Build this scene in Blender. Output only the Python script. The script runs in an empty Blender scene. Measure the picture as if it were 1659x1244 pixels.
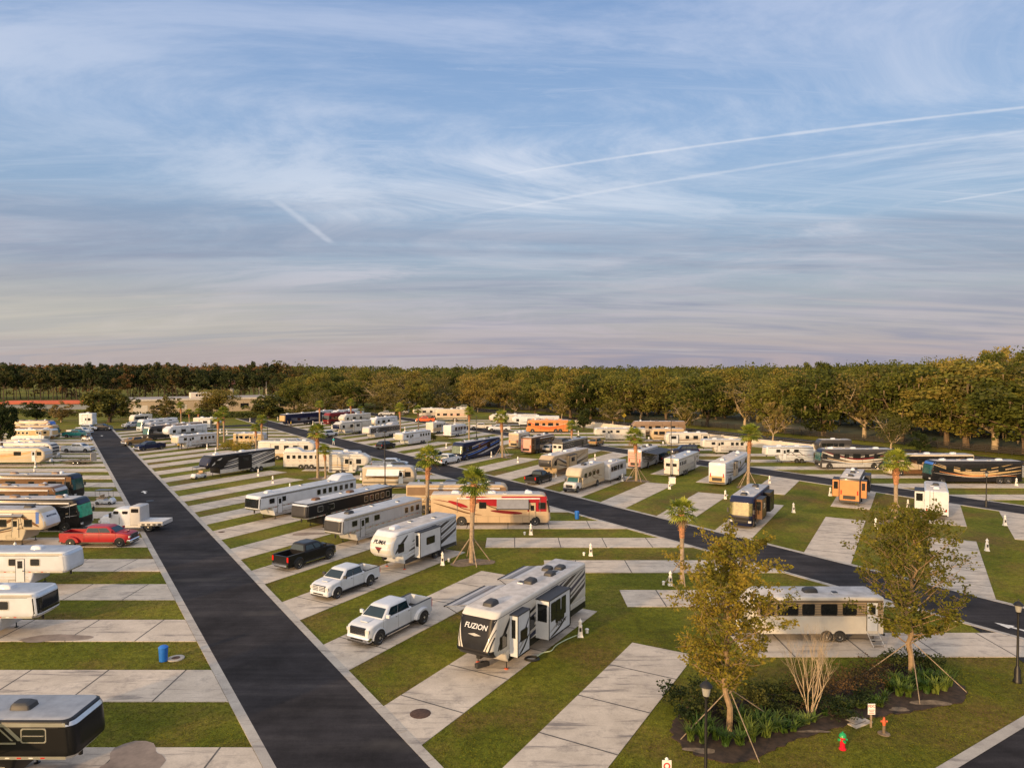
import bpy, bmesh, math, random
from math import sin, cos, pi, sqrt, atan2, radians
from mathutils import Vector, Matrix
R = random.Random(11)
S = bpy.context.scene
COL = S.collection
# ---------------------------------------------------------------- camera model (1659 x 1244 photograph)
FPX, CXP, CYP, YH, CH = 1150.0, 829.5, 622.0, 595.0, 18.0
PIT = math.atan((CYP - YH) / FPX)
def ray(x, y):
    u = (x - CXP) / FPX; v = (CYP - y) / FPX
    return Vector((u, cos(PIT) + v * sin(PIT), -sin(PIT) + v * cos(PIT)))
def G(x, y):
    d = ray(x, y); t = -CH / d.z
    return Vector((d.x * t, d.y * t, 0))
def PX(p):
    y = p[1]; z = p[2] - CH
    dep = y * cos(PIT) - z * sin(PIT); up = y * sin(PIT) + z * cos(PIT)
    return (CXP + FPX * p[0] / dep, CYP - FPX * up / dep)
RD = Vector((-0.54283, 0.83984, 0)); ND = Vector((0.83984, 0.54283, 0))   # along / across the park roads
D1 = Vector((0.49567, 0.86851, 0)); D0 = Vector((1, 0, 0))                # the two pad directions
def SN(s, n, z=0.0):
    v = RD * s + ND * n; return Vector((v.x, v.y, z))
def st(p): return (p.dot(RD), p.dot(ND))
# ---------------------------------------------------------------- materials
class MatDict(dict):
    def __missing__(s, k): return P(k[6:] if k.startswith('paint_') else k)
M = MatDict()
def newmat(name):
    m = bpy.data.materials.new(name); m.use_nodes = True; M[name] = m
    return m, m.node_tree.nodes, m.node_tree.links, m.node_tree.nodes['Principled BSDF']
def pm(name, col, rough=0.45, metal=0.0, var=0.08, scale=2.0, coat=0.0, bump=0.0, bscale=20, spec=None, emit=None):
    m, N, L, B = newmat(name)
    B.inputs['Roughness'].default_value = rough; B.inputs['Metallic'].default_value = metal
    if coat: B.inputs['Coat Weight'].default_value = coat; B.inputs['Coat Roughness'].default_value = 0.08
    if spec is not None: B.inputs['Specular IOR Level'].default_value = spec
    if emit: B.inputs['Emission Color'].default_value = (*emit[:3], 1); B.inputs['Emission Strength'].default_value = emit[3]
    tc = N.new('ShaderNodeTexCoord'); nz = N.new('ShaderNodeTexNoise'); nz.inputs['Scale'].default_value = scale; nz.inputs['Detail'].default_value = 5
    nz.inputs['Roughness'].default_value = 0.65
    L.new(tc.outputs['Object'], nz.inputs['Vector'])
    mr = N.new('ShaderNodeMapRange'); mr.inputs['From Min'].default_value = 0.3; mr.inputs['From Max'].default_value = 0.7
    mr.inputs['To Min'].default_value = 1 - var * 1.6; mr.inputs['To Max'].default_value = 1 + var * 0.6
    L.new(nz.outputs['Fac'], mr.inputs['Value'])
    mx = N.new('ShaderNodeMix'); mx.data_type = 'RGBA'; mx.blend_type = 'MULTIPLY'; mx.inputs['Factor'].default_value = 1
    mx.inputs['A'].default_value = (*col, 1); L.new(mr.outputs['Result'], mx.inputs['B']); L.new(mx.outputs['Result'], B.inputs['Base Color'])
    if bump:
        b = N.new('ShaderNodeBump'); n2 = N.new('ShaderNodeTexNoise'); n2.inputs['Scale'].default_value = bscale; n2.inputs['Detail'].default_value = 4
        L.new(tc.outputs['Object'], n2.inputs['Vector']); L.new(n2.outputs['Fac'], b.inputs['Height']); b.inputs['Strength'].default_value = bump
        L.new(b.outputs['Normal'], B.inputs['Normal'])
    return m
PAL = dict(white=(.52, .56, .62), offwhite=(.5, .49, .46), cream=(.44, .38, .28), gold=(.42, .3, .14), tan=(.42, .32, .2), beige=(.44, .38, .3), black=(.012, .012, .014),
    charcoal=(.045, .045, .05), grey=(.3, .3, .31), silver=(.5, .5, .5), red=(.3, .003, .012), maroon=(.16, .015, .02), orange=(.5, .2, .06), navy=(.008, .013, .045),
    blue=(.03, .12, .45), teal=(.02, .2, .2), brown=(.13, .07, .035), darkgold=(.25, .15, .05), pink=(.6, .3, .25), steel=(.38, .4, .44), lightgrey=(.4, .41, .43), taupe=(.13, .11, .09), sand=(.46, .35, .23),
    redorange=(.7, .1, .02), bronze=(.2, .13, .08))
def P(c):
    k = 'paint_' + c
    if k not in M:
        dk = max(PAL[c]) < .2
        pm(k, PAL[c], rough=.3 if dk else .42, var=.09, scale=.9, coat=.1 if dk else .2, spec=.25 if dk else .45)
    return M[k]
pm('roof_membrane', (.46, .45, .45), .85, var=.22, scale=1.3)
pm('roof_alu', (.42, .45, .49), .55, .2, var=.15, scale=1.2)
pm('roof_grey', (.33, .34, .36), .6, var=.15, scale=1.5)
pm('glass_dark', (.012, .014, .016), .07, var=.1, spec=.7)
pm('glass_teal', (.008, .075, .075), .12, var=.2)
pm('glass_sage', (.13, .17, .12), .15, var=.3)
pm('glass_blue', (.006, .02, .03), .05, var=.2, spec=.6)
pm('glass_bronze', (.008, .01, .016), .35, var=.3, spec=.15)
pm('glass_gold', (.13, .12, .035), .38, var=.5, scale=3)  # golden sky reflection put into the base colour of the glass
pm('glass_green', (.03, .35, .22), .2, var=.3)
pm('rubber', (.018, .018, .018), .75, var=.15)
pm('alloy', (.62, .62, .62), .25, .85, var=.1, scale=6)
pm('chrome', (.75, .75, .76), .15, 1, var=.05)
pm('aluminium', (.6, .61, .62), .3, .8, var=.08)
pm('black_metal', (.014, .014, .015), .45, .3, var=.1)
pm('dark_plastic', (.03, .03, .032), .55, var=.15)
pm('lamp_red', (.5, .01, .008), .2)
pm('lamp_clear', (.5, .5, .5), .1)
pm('lantern_glass', (.3, .3, .28), .15)
pm('awning_grey', (.2, .21, .24), .75, var=.1)
pm('awning_black', (.02, .022, .03), .6, var=.1)
pm('awning_white', (.66, .66, .66), .7, var=.1)
pm('pedestal_white', (.74, .72, .68), .5, var=.12, scale=5)
pm('pvc_white', (.75, .75, .72), .4)
pm('bin_blue', (.012, .13, .5), .4, var=.1)
pm('hydrant_red', (.6, .01, .03), .35, var=.1)
pm('hydrant_green', (.01, .3, .09), .35, var=.1)
pm('valve_orange', (.6, .12, .05), .5, var=.2)
pm('wood_pole', (.3, .23, .16), .8, var=.3, scale=4)
pm('iron_brown', (.09, .05, .035), .8, .3, var=.3, scale=8)
pm('sign_white', (.72, .7, .68), .5)
pm('sign_red', (.5, .03, .03), .5)
pm('sign_yellow', (.8, .5, .02), .4)
pm('skin', (.45, .27, .19), .5)
pm('cloth_teal', (.02, .45, .45), .8); pm('cloth_yellow', (.6, .42, .03), .8); pm('cloth_dark', (.02, .022, .03), .8); pm('cloth_white', (.6, .6, .6), .8)
pm('wall_render', (.55, .5, .44), .85, var=.12, scale=.35, bump=.15, bscale=3)
pm('building_wall', (.42, .34, .24), .85, var=.1, scale=.2); pm('building_trim', (.6, .55, .48), .8, var=.1); pm('roof_flat', (.3, .28, .27), .9, var=.2, scale=.1)
pm('roof_red', (.38, .09, .05), .8, var=.15, scale=.1); pm('wall_bluegrey', (.16, .19, .24), .8)
pm('paint_line', (.66, .66, .64), .7, var=.25, scale=3); pm('paint_yellow', (.6, .42, .08), .7, var=.2, scale=3)
pm('seat_tan', (.4, .28, .16), .7)
pm('hose', (.45, .55, .35), .5); pm('cord_black', (.01, .01, .01), .5)
pm('bark_fence', (.02, .017, .014), .85)
def ramp(N, stops):
    c = N.new('ShaderNodeValToRGB'); e = c.color_ramp.elements
    e[0].position, e[0].color = stops[0][0], (*stops[0][1], 1); e[1].position, e[1].color = stops[-1][0], (*stops[-1][1], 1)
    for p, k in stops[1:-1]:
        x = e.new(p); x.color = (*k, 1)
    return c
def noise(N, L, vec, scale, detail=6, rough=.6):
    n = N.new('ShaderNodeTexNoise'); n.inputs['Scale'].default_value = scale; n.inputs['Detail'].default_value = detail; n.inputs['Roughness'].default_value = rough
    L.new(vec, n.inputs['Vector']); return n.outputs['Fac']
def mixc(N, L, fac, a, b, mode='MIX'):
    m = N.new('ShaderNodeMix'); m.data_type = 'RGBA'; m.blend_type = mode
    for i, v in (('Factor', fac), ('A', a), ('B', b)):
        if isinstance(v, (int, float)): m.inputs[i].default_value = v
        elif isinstance(v, tuple): m.inputs[i].default_value = (*v, 1)
        else: L.new(v, m.inputs[i])
    return m.outputs['Result']
def mrange(N, L, v, a, b, c, d):
    m = N.new('ShaderNodeMapRange'); L.new(v, m.inputs['Value'])
    for k, x in zip(('From Min', 'From Max', 'To Min', 'To Max'), (a, b, c, d)): m.inputs[k].default_value = x
    return m.outputs['Result']
def ground_mats():
    # turf
    m, N, L, B = newmat('turf'); B.inputs['Roughness'].default_value = .95; B.inputs['Specular IOR Level'].default_value = .15
    g = N.new('ShaderNodeNewGeometry').outputs['Position']
    base = ramp(N, [(0.28, (.06, .068, .005)), (.45, (.108, .125, .01)), (.6, (.16, .162, .018)), (.75, (.23, .19, .035))]); L.new(noise(N, L, g, .16, 7, .62), base.inputs['Fac'])
    brown = mrange(N, L, noise(N, L, g, .13, 8, .68), .46, .62, 0, .9)
    c = mixc(N, L, brown, base.outputs['Color'], (.15, .105, .028))
    fine = mrange(N, L, noise(N, L, g, 9, 4, .7), .25, .75, .45, 1.5); fine2 = mrange(N, L, noise(N, L, g, 2.2, 6, .75), .3, .7, .5, 1.45)
    cc = N.new('ShaderNodeCombineColor'); [L.new(fine, cc.inputs[i]) for i in range(3)]
    cd = N.new('ShaderNodeCombineColor'); [L.new(fine2, cd.inputs[i]) for i in range(3)]
    c = mixc(N, L, 1.0, c, cc.outputs['Color'], 'MULTIPLY'); c = mixc(N, L, 1.0, c, cd.outputs['Color'], 'MULTIPLY'); L.new(c, B.inputs['Base Color'])
    b = N.new('ShaderNodeBump'); b.inputs['Strength'].default_value = .9; b.inputs['Distance'].default_value = .12; L.new(noise(N, L, g, 14, 5, .7), b.inputs['Height']); L.new(b.outputs['Normal'], B.inputs['Normal'])
    # asphalt
    m, N, L, B = newmat('asphalt'); B.inputs['Roughness'].default_value = .9; B.inputs['Specular IOR Level'].default_value = .12
    g = N.new('ShaderNodeNewGeometry').outputs['Position']
    mp = N.new('ShaderNodeMapping'); mp.inputs['Rotation'].default_value = (0, 0, -atan2(RD.y, RD.x)); mp.inputs['Scale'].default_value = (.06, 1.1, 1); L.new(g, mp.inputs['Vector'])
    base = ramp(N, [(.3, (.016, .0155, .018)), (.55, (.025, .024, .027)), (.75, (.04, .038, .04))]); L.new(noise(N, L, mp.outputs['Vector'], 1.2, 8, .65), base.inputs['Fac'])
    f = mrange(N, L, noise(N, L, g, 22, 3, .8), .3, .7, .7, 1.3); cc = N.new('ShaderNodeCombineColor'); [L.new(f, cc.inputs[i]) for i in range(3)]
    f3 = mrange(N, L, noise(N, L, g, .22, 8, .68), .35, .7, .7, 1.8); cd = N.new('ShaderNodeCombineColor'); [L.new(f3, cd.inputs[i]) for i in range(3)]
    c = mixc(N, L, 1.0, base.outputs['Color'], cc.outputs['Color'], 'MULTIPLY'); c = mixc(N, L, 1.0, c, cd.outputs['Color'], 'MULTIPLY')
    wv = N.new('ShaderNodeTexWave'); wv.wave_type = 'RINGS'; wv.inputs['Scale'].default_value = .035; wv.inputs['Distortion'].default_value = 6; wv.inputs['Detail'].default_value = 2; wv.inputs['Detail Scale'].default_value = .25; L.new(g, wv.inputs['Vector'])
    tr = N.new('ShaderNodeMath'); tr.operation = 'MULTIPLY'; L.new(mrange(N, L, wv.outputs['Fac'], .94, 1.0, 0, 1), tr.inputs[0]); L.new(mrange(N, L, noise(N, L, g, .12, 4, .6), .5, .62, 0, .5), tr.inputs[1]); c = mixc(N, L, tr.outputs[0], c, (.075, .07, .068))
    L.new(c, B.inputs['Base Color'])
    # concrete
    for nm, lo, hi in (('concrete', (.38, .335, .28), (.55, .49, .415)), ('kerb_concrete', (.3, .28, .26), (.42, .4, .36))):
        m, N, L, B = newmat(nm); B.inputs['Roughness'].default_value = .85; B.inputs['Specular IOR Level'].default_value = .3
        g = N.new('ShaderNodeNewGeometry').outputs['Position']
        base = ramp(N, [(.3, lo), (.7, hi)]); L.new(noise(N, L, g, .5, 8, .65), base.inputs['Fac'])
        st1 = mrange(N, L, noise(N, L, g, .8, 9, .75), .52, .66, 0, .52); c = mixc(N, L, st1, base.outputs['Color'], (.17, .155, .15))
        mp = N.new('ShaderNodeMapping'); mp.inputs['Rotation'].default_value = (0, 0, -1.05); mp.inputs['Scale'].default_value = (.25, 2.2, 1); L.new(g, mp.inputs['Vector'])
        st2 = mrange(N, L, noise(N, L, mp.outputs['Vector'], .7, 8, .7), .54, .65, 0, .75); c = mixc(N, L, st2, c, (.13, .12, .12))
        f = mrange(N, L, noise(N, L, g, 16, 4, .75), .3, .7, .88, 1.1); cc = N.new('ShaderNodeCombineColor'); [L.new(f, cc.inputs[i]) for i in range(3)]
        c = mixc(N, L, 1.0, c, cc.outputs['Color'], 'MULTIPLY'); L.new(c, B.inputs['Base Color'])
    pm('joint_dark', (.1, .095, .09), .9, var=.4, scale=1.5)
    pm('stain', (.25, .2, .165), .9, var=.25, scale=1.2)
    # mulch, field
    pm('mulch', (.045, .028, .018), .95, var=.5, scale=2.5, bump=.8, bscale=9)
    pm('sandy', (.2, .15, .1), .95, var=.4, scale=3, bump=.4, bscale=12)
    m, N, L, B = newmat('pasture'); B.inputs['Roughness'].default_value = 1
    g = N.new('ShaderNodeNewGeometry').outputs['Position']
    base = ramp(N, [(.35, (.055, .07, .022)), (.55, (.1, .09, .04)), (.7, (.16, .11, .065))]); L.new(noise(N, L, g, .03, 7, .6), base.inputs['Fac']); L.new(base.outputs['Color'], B.inputs['Base Color'])
ground_mats()
def leafmat(name, stops, scale=.5, rough=.75, trans=.25):
    m, N, L, B = newmat(name); B.inputs['Roughness'].default_value = rough; B.inputs['Specular IOR Level'].default_value = .2
    tc = N.new('ShaderNodeTexCoord').outputs['Object']; oi = N.new('ShaderNodeObjectInfo')
    ad = N.new('ShaderNodeVectorMath'); L.new(tc, ad.inputs[0]); L.new(oi.outputs['Location'], ad.inputs[1])
    n = noise(N, L, ad.outputs[0], scale, 5, .7)
    a = N.new('ShaderNodeMath'); a.operation = 'MULTIPLY_ADD'; L.new(oi.outputs['Random'], a.inputs[0]); a.inputs[1].default_value = .4; L.new(n, a.inputs[2])
    b = N.new('ShaderNodeMath'); b.operation = 'SUBTRACT'; L.new(a.outputs[0], b.inputs[0]); b.inputs[1].default_value = .2
    c = ramp(N, stops); L.new(b.outputs[0], c.inputs['Fac']); L.new(c.outputs['Color'], B.inputs['Base Color'])
    if trans:
        t = N.new('ShaderNodeBsdfTranslucent'); L.new(c.outputs['Color'], t.inputs['Color']); mx = N.new('ShaderNodeMixShader'); mx.inputs[0].default_value = trans
        L.new(B.outputs[0], mx.inputs[1]); L.new(t.outputs[0], mx.inputs[2]); L.new(mx.outputs[0], N['Material Output'].inputs['Surface'])
leafmat('leaf_oak', [(.22, (.025, .034, .006)), (.4, (.075, .09, .014)), (.55, (.15, .145, .024)), (.75, (.27, .2, .05))], .3)
leafmat('leaf_turf', [(.25, (.09, .1, .01)), (.5, (.16, .165, .016)), (.75, (.26, .21, .04))], .5, .9, .3)
leafmat('leaf_gold', [(.28, (.06, .065, .014)), (.5, (.13, .115, .028)), (.72, (.24, .17, .06))], .6)
leafmat('leaf_pine', [(.26, (.016, .026, .009)), (.48, (.042, .056, .016)), (.62, (.09, .08, .025)), (.8, (.19, .09, .04))], .25)
leafmat('leaf_dark', [(.26, (.014, .026, .007)), (.5, (.045, .06, .014)), (.75, (.12, .115, .025))], .5)
leafmat('leaf_near', [(.2, (.06, .07, .01)), (.4, (.16, .155, .02)), (.58, (.28, .22, .03)), (.8, (.4, .25, .05))], .7, trans=.4)
leafmat('leaf_moss', [(.3, (.1, .08, .045)), (.7, (.22, .16, .09))], .8)
leafmat('leaf_palm', [(.3, (.09, .13, .015)), (.5, (.2, .24, .03)), (.75, (.36, .36, .06))], 1.2, .5, .25)
leafmat('leaf_grass', [(.3, (.03, .07, .012)), (.5, (.07, .12, .02)), (.75, (.16, .2, .04))], 1.5, .5, .2)
leafmat('leaf_rust', [(.3, (.035, .03, .012)), (.6, (.12, .07, .025))], 2)
pm('bark', (.15, .105, .065), .9, var=.35, scale=2, bump=.5, bscale=6); pm('bark_mid', (.27, .19, .11), .85, var=.3, scale=3, bump=.3, bscale=8); pm('bark_pale', (.42, .33, .22), .85, var=.25, scale=2, bump=.3, bscale=8)
pm('bark_dark', (.07, .05, .035), .9, var=.3, scale=2); pm('bark_palm', (.3, .23, .16), .9, var=.3, scale=5, bump=.5, bscale=14); pm('palm_boots', (.42, .2, .1), .9, var=.45, scale=7, bump=.7, bscale=14)
# ---------------------------------------------------------------- mesh builder
class MB:
    def __init__(s): s.v = []; s.f = []; s.m = []; s.ms = []
    def mi(s, m):
        if isinstance(m, str): m = M[m]
        if m not in s.ms: s.ms.append(m)
        return s.ms.index(m)
    def add(s, vs, fs, m):
        o = len(s.v); s.v += [tuple(p) for p in vs]; k = s.mi(m)
        for f in fs: s.f.append([o + i for i in f]); s.m.append(k)
    def poly(s, pts, m): s.add(pts, [list(range(len(pts)))], m)
    def box(s, x0, x1, y0, y1, z0, z1, m):
        s.add([(x0, y0, z0), (x1, y0, z0), (x1, y1, z0), (x0, y1, z0), (x0, y0, z1), (x1, y0, z1), (x1, y1, z1), (x0, y1, z1)],
              [(3, 2, 1, 0), (4, 5, 6, 7), (0, 1, 5, 4), (1, 2, 6, 5), (2, 3, 7, 6), (3, 0, 4, 7)], m)
    def rings(s, rs, m, capm=None, cap0=True, cap1=True):
        n = len(rs[0]); o = len(s.v); k = s.mi(m); kc = s.mi(capm) if capm else k
        for r in rs: s.v += [tuple(p) for p in r]
        for i in range(len(rs) - 1):
            for j in range(n):
                a = o + i * n + j; b = o + i * n + (j + 1) % n; s.f.append([a, b, b + n, a + n]); s.m.append(k)
        if cap0: s.f.append([o + j for j in range(n)][::-1]); s.m.append(k)
        if cap1: s.f.append([o + (len(rs) - 1) * n + j for j in range(n)]); s.m.append(kc)
    def tube(s, pts, rad, m, n=6, cap=True):
        pts = [Vector(p) for p in pts]; rs = []
        if not isinstance(rad, (list, tuple)): rad = [rad] * len(pts)
        for i, p in enumerate(pts):
            d = (pts[min(i + 1, len(pts) - 1)] - pts[max(i - 1, 0)])
            d = d.normalized() if d.length > 1e-6 else Vector((0, 0, 1))
            a = Vector((0, 0, 1)) if abs(d.z) < .9 else Vector((1, 0, 0)); u = d.cross(a).normalized(); w = d.cross(u)
            rs.append([p + (u * cos(2 * pi * k / n) + w * sin(2 * pi * k / n)) * rad[i] for k in range(n)])
        s.rings(rs, m, None, cap, cap)
    def lathe(s, prof, m, n=14, c=(0, 0)):
        s.rings([[(c[0] + r * cos(2 * pi * k / n), c[1] + r * sin(2 * pi * k / n), z) for k in range(n)] for r, z in prof], m)
    def plan(s, levels, m, roof=None, seg=3):
        """levels: (z, xrear, xfront, halfwidth, rfront, rrear) -> stacked rounded plans"""
        rs = []
        for z, xr, xf, hw, rf, rr in levels:
            rf = max(min(rf, hw - .01), .01); rr = max(min(rr, hw - .01), .01); r = []
            for cx, cy, rad, a0 in ((xf - rf, hw - rf, rf, 90), (xr + rr, hw - rr, rr, 180), (xr + rr, -hw + rr, rr, 270), (xf - rf, -hw + rf, rf, 0)):
                a1 = a0 + 90
                if a0 == 90: a0, a1 = 0, 90
                elif a0 == 180: a0, a1 = 90, 180
                elif a0 == 270: a0, a1 = 180, 270
                else: a0, a1 = 270, 360
                for k in range(seg + 1):
                    a = radians(a0 + (a1 - a0) * k / seg); r.append((cx + rad * cos(a), cy + rad * sin(a), z))
            rs.append(r)
        s.rings(rs, m, roof)
    def build(s, name, parent=None, loc=None, flat=False, ang=38):
        me = bpy.data.meshes.new(name); me.from_pydata(s.v, [], s.f); me.update()
        for m in s.ms: me.materials.append(m)
        me.polygons.foreach_set('material_index', s.m)
        if not flat:
            me.polygons.foreach_set('use_smooth', [True] * len(me.polygons))
            try: me.set_sharp_from_angle(angle=radians(ang))
            except Exception: pass
        me.update(); return link(name, me, parent, loc)
def link(name, me, parent=None, loc=None):
    o = bpy.data.objects.new(name, me); COL.objects.link(o)
    if parent: o.parent = parent
    if loc is not None: o.location = loc
    return o
def tag(o, label=None, cat=None, group=None, kind=None):
    for k, v in (('label', label), ('category', cat), ('group', group), ('kind', kind)):
        if v: o[k] = v
    return o
def thing(name, label, cat, group=None, loc=(0, 0, 0), rz=0):
    o = bpy.data.objects.new(name, None); COL.objects.link(o); o.location = loc; o.rotation_euler = (0, 0, rz); o.empty_display_size = .3
    return tag(o, label, cat, group)
def copy_tree(o, parent=None):
    c = o.copy(); COL.objects.link(c); c.parent = parent
    for ch in o.children: copy_tree(ch, c)
    return c
def text(name, body, size, mat, parent, loc, rot, ext=.006, shear=0.0, sx=1.0):
    cu = bpy.data.curves.new(name, 'FONT'); cu.body = body; cu.size = size; cu.extrude = ext; cu.align_x = 'CENTER'; cu.align_y = 'CENTER'; cu.offset = size * .012; cu.shear = shear
    t = bpy.data.objects.new(name, cu); COL.objects.link(t); dg = bpy.context.evaluated_depsgraph_get()
    me = bpy.data.meshes.new_from_object(t.evaluated_get(dg)); bpy.data.objects.remove(t); bpy.data.curves.remove(cu)
    me.materials.clear(); me.materials.append(M[mat] if isinstance(mat, str) else mat)
    o = link(name, me, parent, loc); o.rotation_euler = rot; o.scale = (sx, 1, 1); return o
def struct(name, mb): return tag(mb.build(name, flat=True), kind='structure')
# ---------------------------------------------------------------- ground, roads, pads
g = MB(); g.poly([(-2500, -200, 0), (2500, -200, 0), (2500, 3500, 0), (-2500, 3500, 0)], 'turf'); struct('grass_ground', g)
def strip(mb, s0, s1, n0, n1, z, m, k=1):
    for i in range(k):
        a = s0 + (s1 - s0) * i / k; b = s0 + (s1 - s0) * (i + 1) / k
        mb.poly([SN(a, n0, z), SN(b, n0, z), SN(b, n1, z), SN(a, n1, z)][::-1], m)
ROADS = [(8.2, 14.0, 2, 236), (54.0, 60.6, 15.6, 262), (99.7, 105.4, 15.6, 285)]
for i, (n0, n1, s0, s1) in enumerate(ROADS):
    a = MB(); strip(a, s0, s1, n0, n1, .030, 'asphalt'); struct('road', a)
    a = MB()
    for x0, x1 in ((n0 - .5, n0), (n1, n1 + .5)):
        q = s0
        while q < s1:
            e = min(q + 3.0, s1)
            p = [SN(q, x0, 0), SN(e - .03, x0, 0), SN(e - .03, x1, 0), SN(q, x1, 0)]
            h0, h1 = (.045, .036) if x0 < n0 else (.036, .045)
            zz = [h0, h0, h1, h1]; top = [Vector((v.x, v.y, z)) for v, z in zip(p, zz)]
            a.add([*p, *top], [(7, 6, 5, 4), (0, 1, 5, 4), (2, 3, 7, 6), (1, 2, 6, 5), (3, 0, 4, 7)], 'kerb_concrete'); q = e
    struct('kerb', a)
a = MB(); strip(a, 2, 15.55, 14.0, 130, .026, 'asphalt'); struct('road', a)
a = MB(); strip(a, 15.55, 16.1, 14.5, 53.4, .04, 'kerb_concrete', 12); strip(a, 15.55, 16.1, 61.1, 99, .04, 'kerb_concrete', 12); struct('kerb', a)
# flare where the second road meets the front road
a = MB(); a.poly([SN(15.5, 46.5, .022), SN(24, 53.6, .022), SN(24, 54.1, .022), SN(15.5, 54.1, .022)], 'asphalt'); struct('road', a)
# far cross road
a = MB(); c0, c1, c2 = G(60, 703), G(187, 697.5), G(470, 688.5)
def ribbon(mb, pts, w, z, m):
    for i in range(len(pts) - 1):
        d = (pts[i + 1] - pts[i]).normalized(); nn = Vector((-d.y, d.x, 0)) * w / 2
        mb.poly([pts[i] - nn + Vector((0, 0, z)), pts[i + 1] - nn + Vector((0, 0, z)), pts[i + 1] + nn + Vector((0, 0, z)), pts[i] + nn + Vector((0, 0, z))], m)
ribbon(a, [G(146, 697), G(300, 693.5), G(440, 687.5), G(560, 684)], 7, .022, 'asphalt'); struct('road', a)
# ---- pads
def in_grid(mb, c, u, w0, w1, l0, l1, z, m):
    nn = Vector((u.y, -u.x, 0))
    q = [c + u * l0 + nn * w0, c + u * l1 + nn * w0, c + u * l1 + nn * w1, c + u * l0 + nn * w1]
    mb.poly([Vector((p.x, p.y, z)) for p in q], m)
PADS = []
def pad(mb, c, u, L, cutn, W=4.1, start=None, z=.034, seed=0):
    """pad whose road end is cut along the road at n = cutn, running L metres along u (both ends on the pad's own axis)"""
    nn = Vector((u.y, -u.x, 0)); rr = random.Random(seed); PADS.append((c.copy(), u.copy(), L, W, cutn))
    def cut(off):                       # distance along u where n == cutn for the lateral offset
        p = c + nn * off; return (cutn - p.dot(ND)) / u.dot(ND)
    a0, a1 = cut(-W / 2), cut(W / 2)
    top = [c + nn * (-W / 2) + u * a0, c + nn * (W / 2) + u * a1, c + nn * (W / 2) + u * L, c + nn * (-W / 2) + u * L]
    v = [Vector((p.x, p.y, 0)) for p in top] + [Vector((p.x, p.y, z)) for p in top]
    mb.add(v, [(4, 5, 6, 7), (0, 1, 5, 4), (1, 2, 6, 5), (2, 3, 7, 6), (3, 0, 4, 7)], 'concrete')
    sgn = 1 if L > 0 else -1
    x = max(a0, a1) + 1.5 if L > 0 else min(a0, a1) - 1.5
    while abs(x) < abs(L) - 2:
        j = [c + nn * (-W / 2) + u * (x - .045), c + nn * (-W / 2) + u * (x + .045), c + nn * (W / 2) + u * (x + .045), c + nn * (W / 2) + u * (x - .045)]
        mb.poly([Vector((p.x, p.y, z + .004)) for p in j], 'joint_dark'); x += sgn * 4.6
def row(name, cs, u, L, cutn, seed, W=4.1):
    mb = MB()
    for i, c in enumerate(cs): pad(mb, c, u, L(i) if callable(L) else L, cutn, W, seed=seed + i)
    struct(name, mb)
# row A: right of the first road
SA = [23.2, 32.7, 42.66, 52.6, 62.6, 71.56, 80.66, 89.17, 97.4, 105.7, 115.3, 124.7, 133.7, 143.2, 151.4, 159.3, 168, 177, 186, 195, 204, 213, 222]
row('pavement', [SN(s, 14.5) for s in SA], D1, 20.3, 14.48, 100)
# row B: left of the second road (pads run along X)
YB = [45.7, 54.95, 63.8, 72.5, 80.75, 89.8, 98.6, 107.5, 116, 125, 134, 143, 152, 161, 170, 179, 188, 197, 206]
def atY(y, n, u=D0):  # point at height y on line n
    return Vector(((n - y * ND.y) / ND.x, y, 0))
row('pavement', [atY(y, 53.5) for y in YB], Vector((-1, 0, 0)), 19.5, 53.52, 200, 4.0)
# row Z: left of the first road
YZ = [31.2, 39.8, 48.2, 56.5, 64.2, 72.6, 79.4, 86.2, 92.9, 100.5, 108.4, 115.8, 123.9, 130.2, 137.0, 143.7, 149.8, 155.9, 161.5, 168.6, 175, 183, 191]
row('pavement', [atY(y, 7.7) for y in YZ], Vector((-1, 0, 0)), 26, 7.68, 300, 4.0)
# row C: right of the second road
SC = [17.5, 27.9, 39.8, 50.9, 59.9, 70.4, 79.5, 88.5, 97.5, 106.5, 115.5, 124.5, 133.5, 142.5, 151.5, 160.5, 169.5, 178.5, 187.5, 196.5, 205.5, 214.5, 223.5, 232.5]
row('pavement', [SN(s, 61.1) for s in SC], D1, 20, 61.12, 400, 4.3)
# row D: left of the third road
SD = [s + .5186 * (99.2 - 85.5) for s in (31.5, 41.2, 52.5, 65.0, 75.5, 85.5, 95, 104.5, 113.5, 122.5, 131.5, 140.5, 149.5, 158.5, 167.5, 176.5, 185.5, 194.5, 203.5, 212.5)]
row('pavement', [SN(s, 99.2) for s in SD], -D1, 15.5, 99.18, 500, 4.6)
# row E: right of the third road
YE = [88.5, 98, 107.5, 117, 126.5, 136, 145.5, 155, 164.5, 174, 183.5, 193, 202.5, 212, 221.5, 231, 240]
row('pavement', [atY(y, 105.9) for y in YE], D0, 23, 105.92, 600, 4.0)
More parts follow.
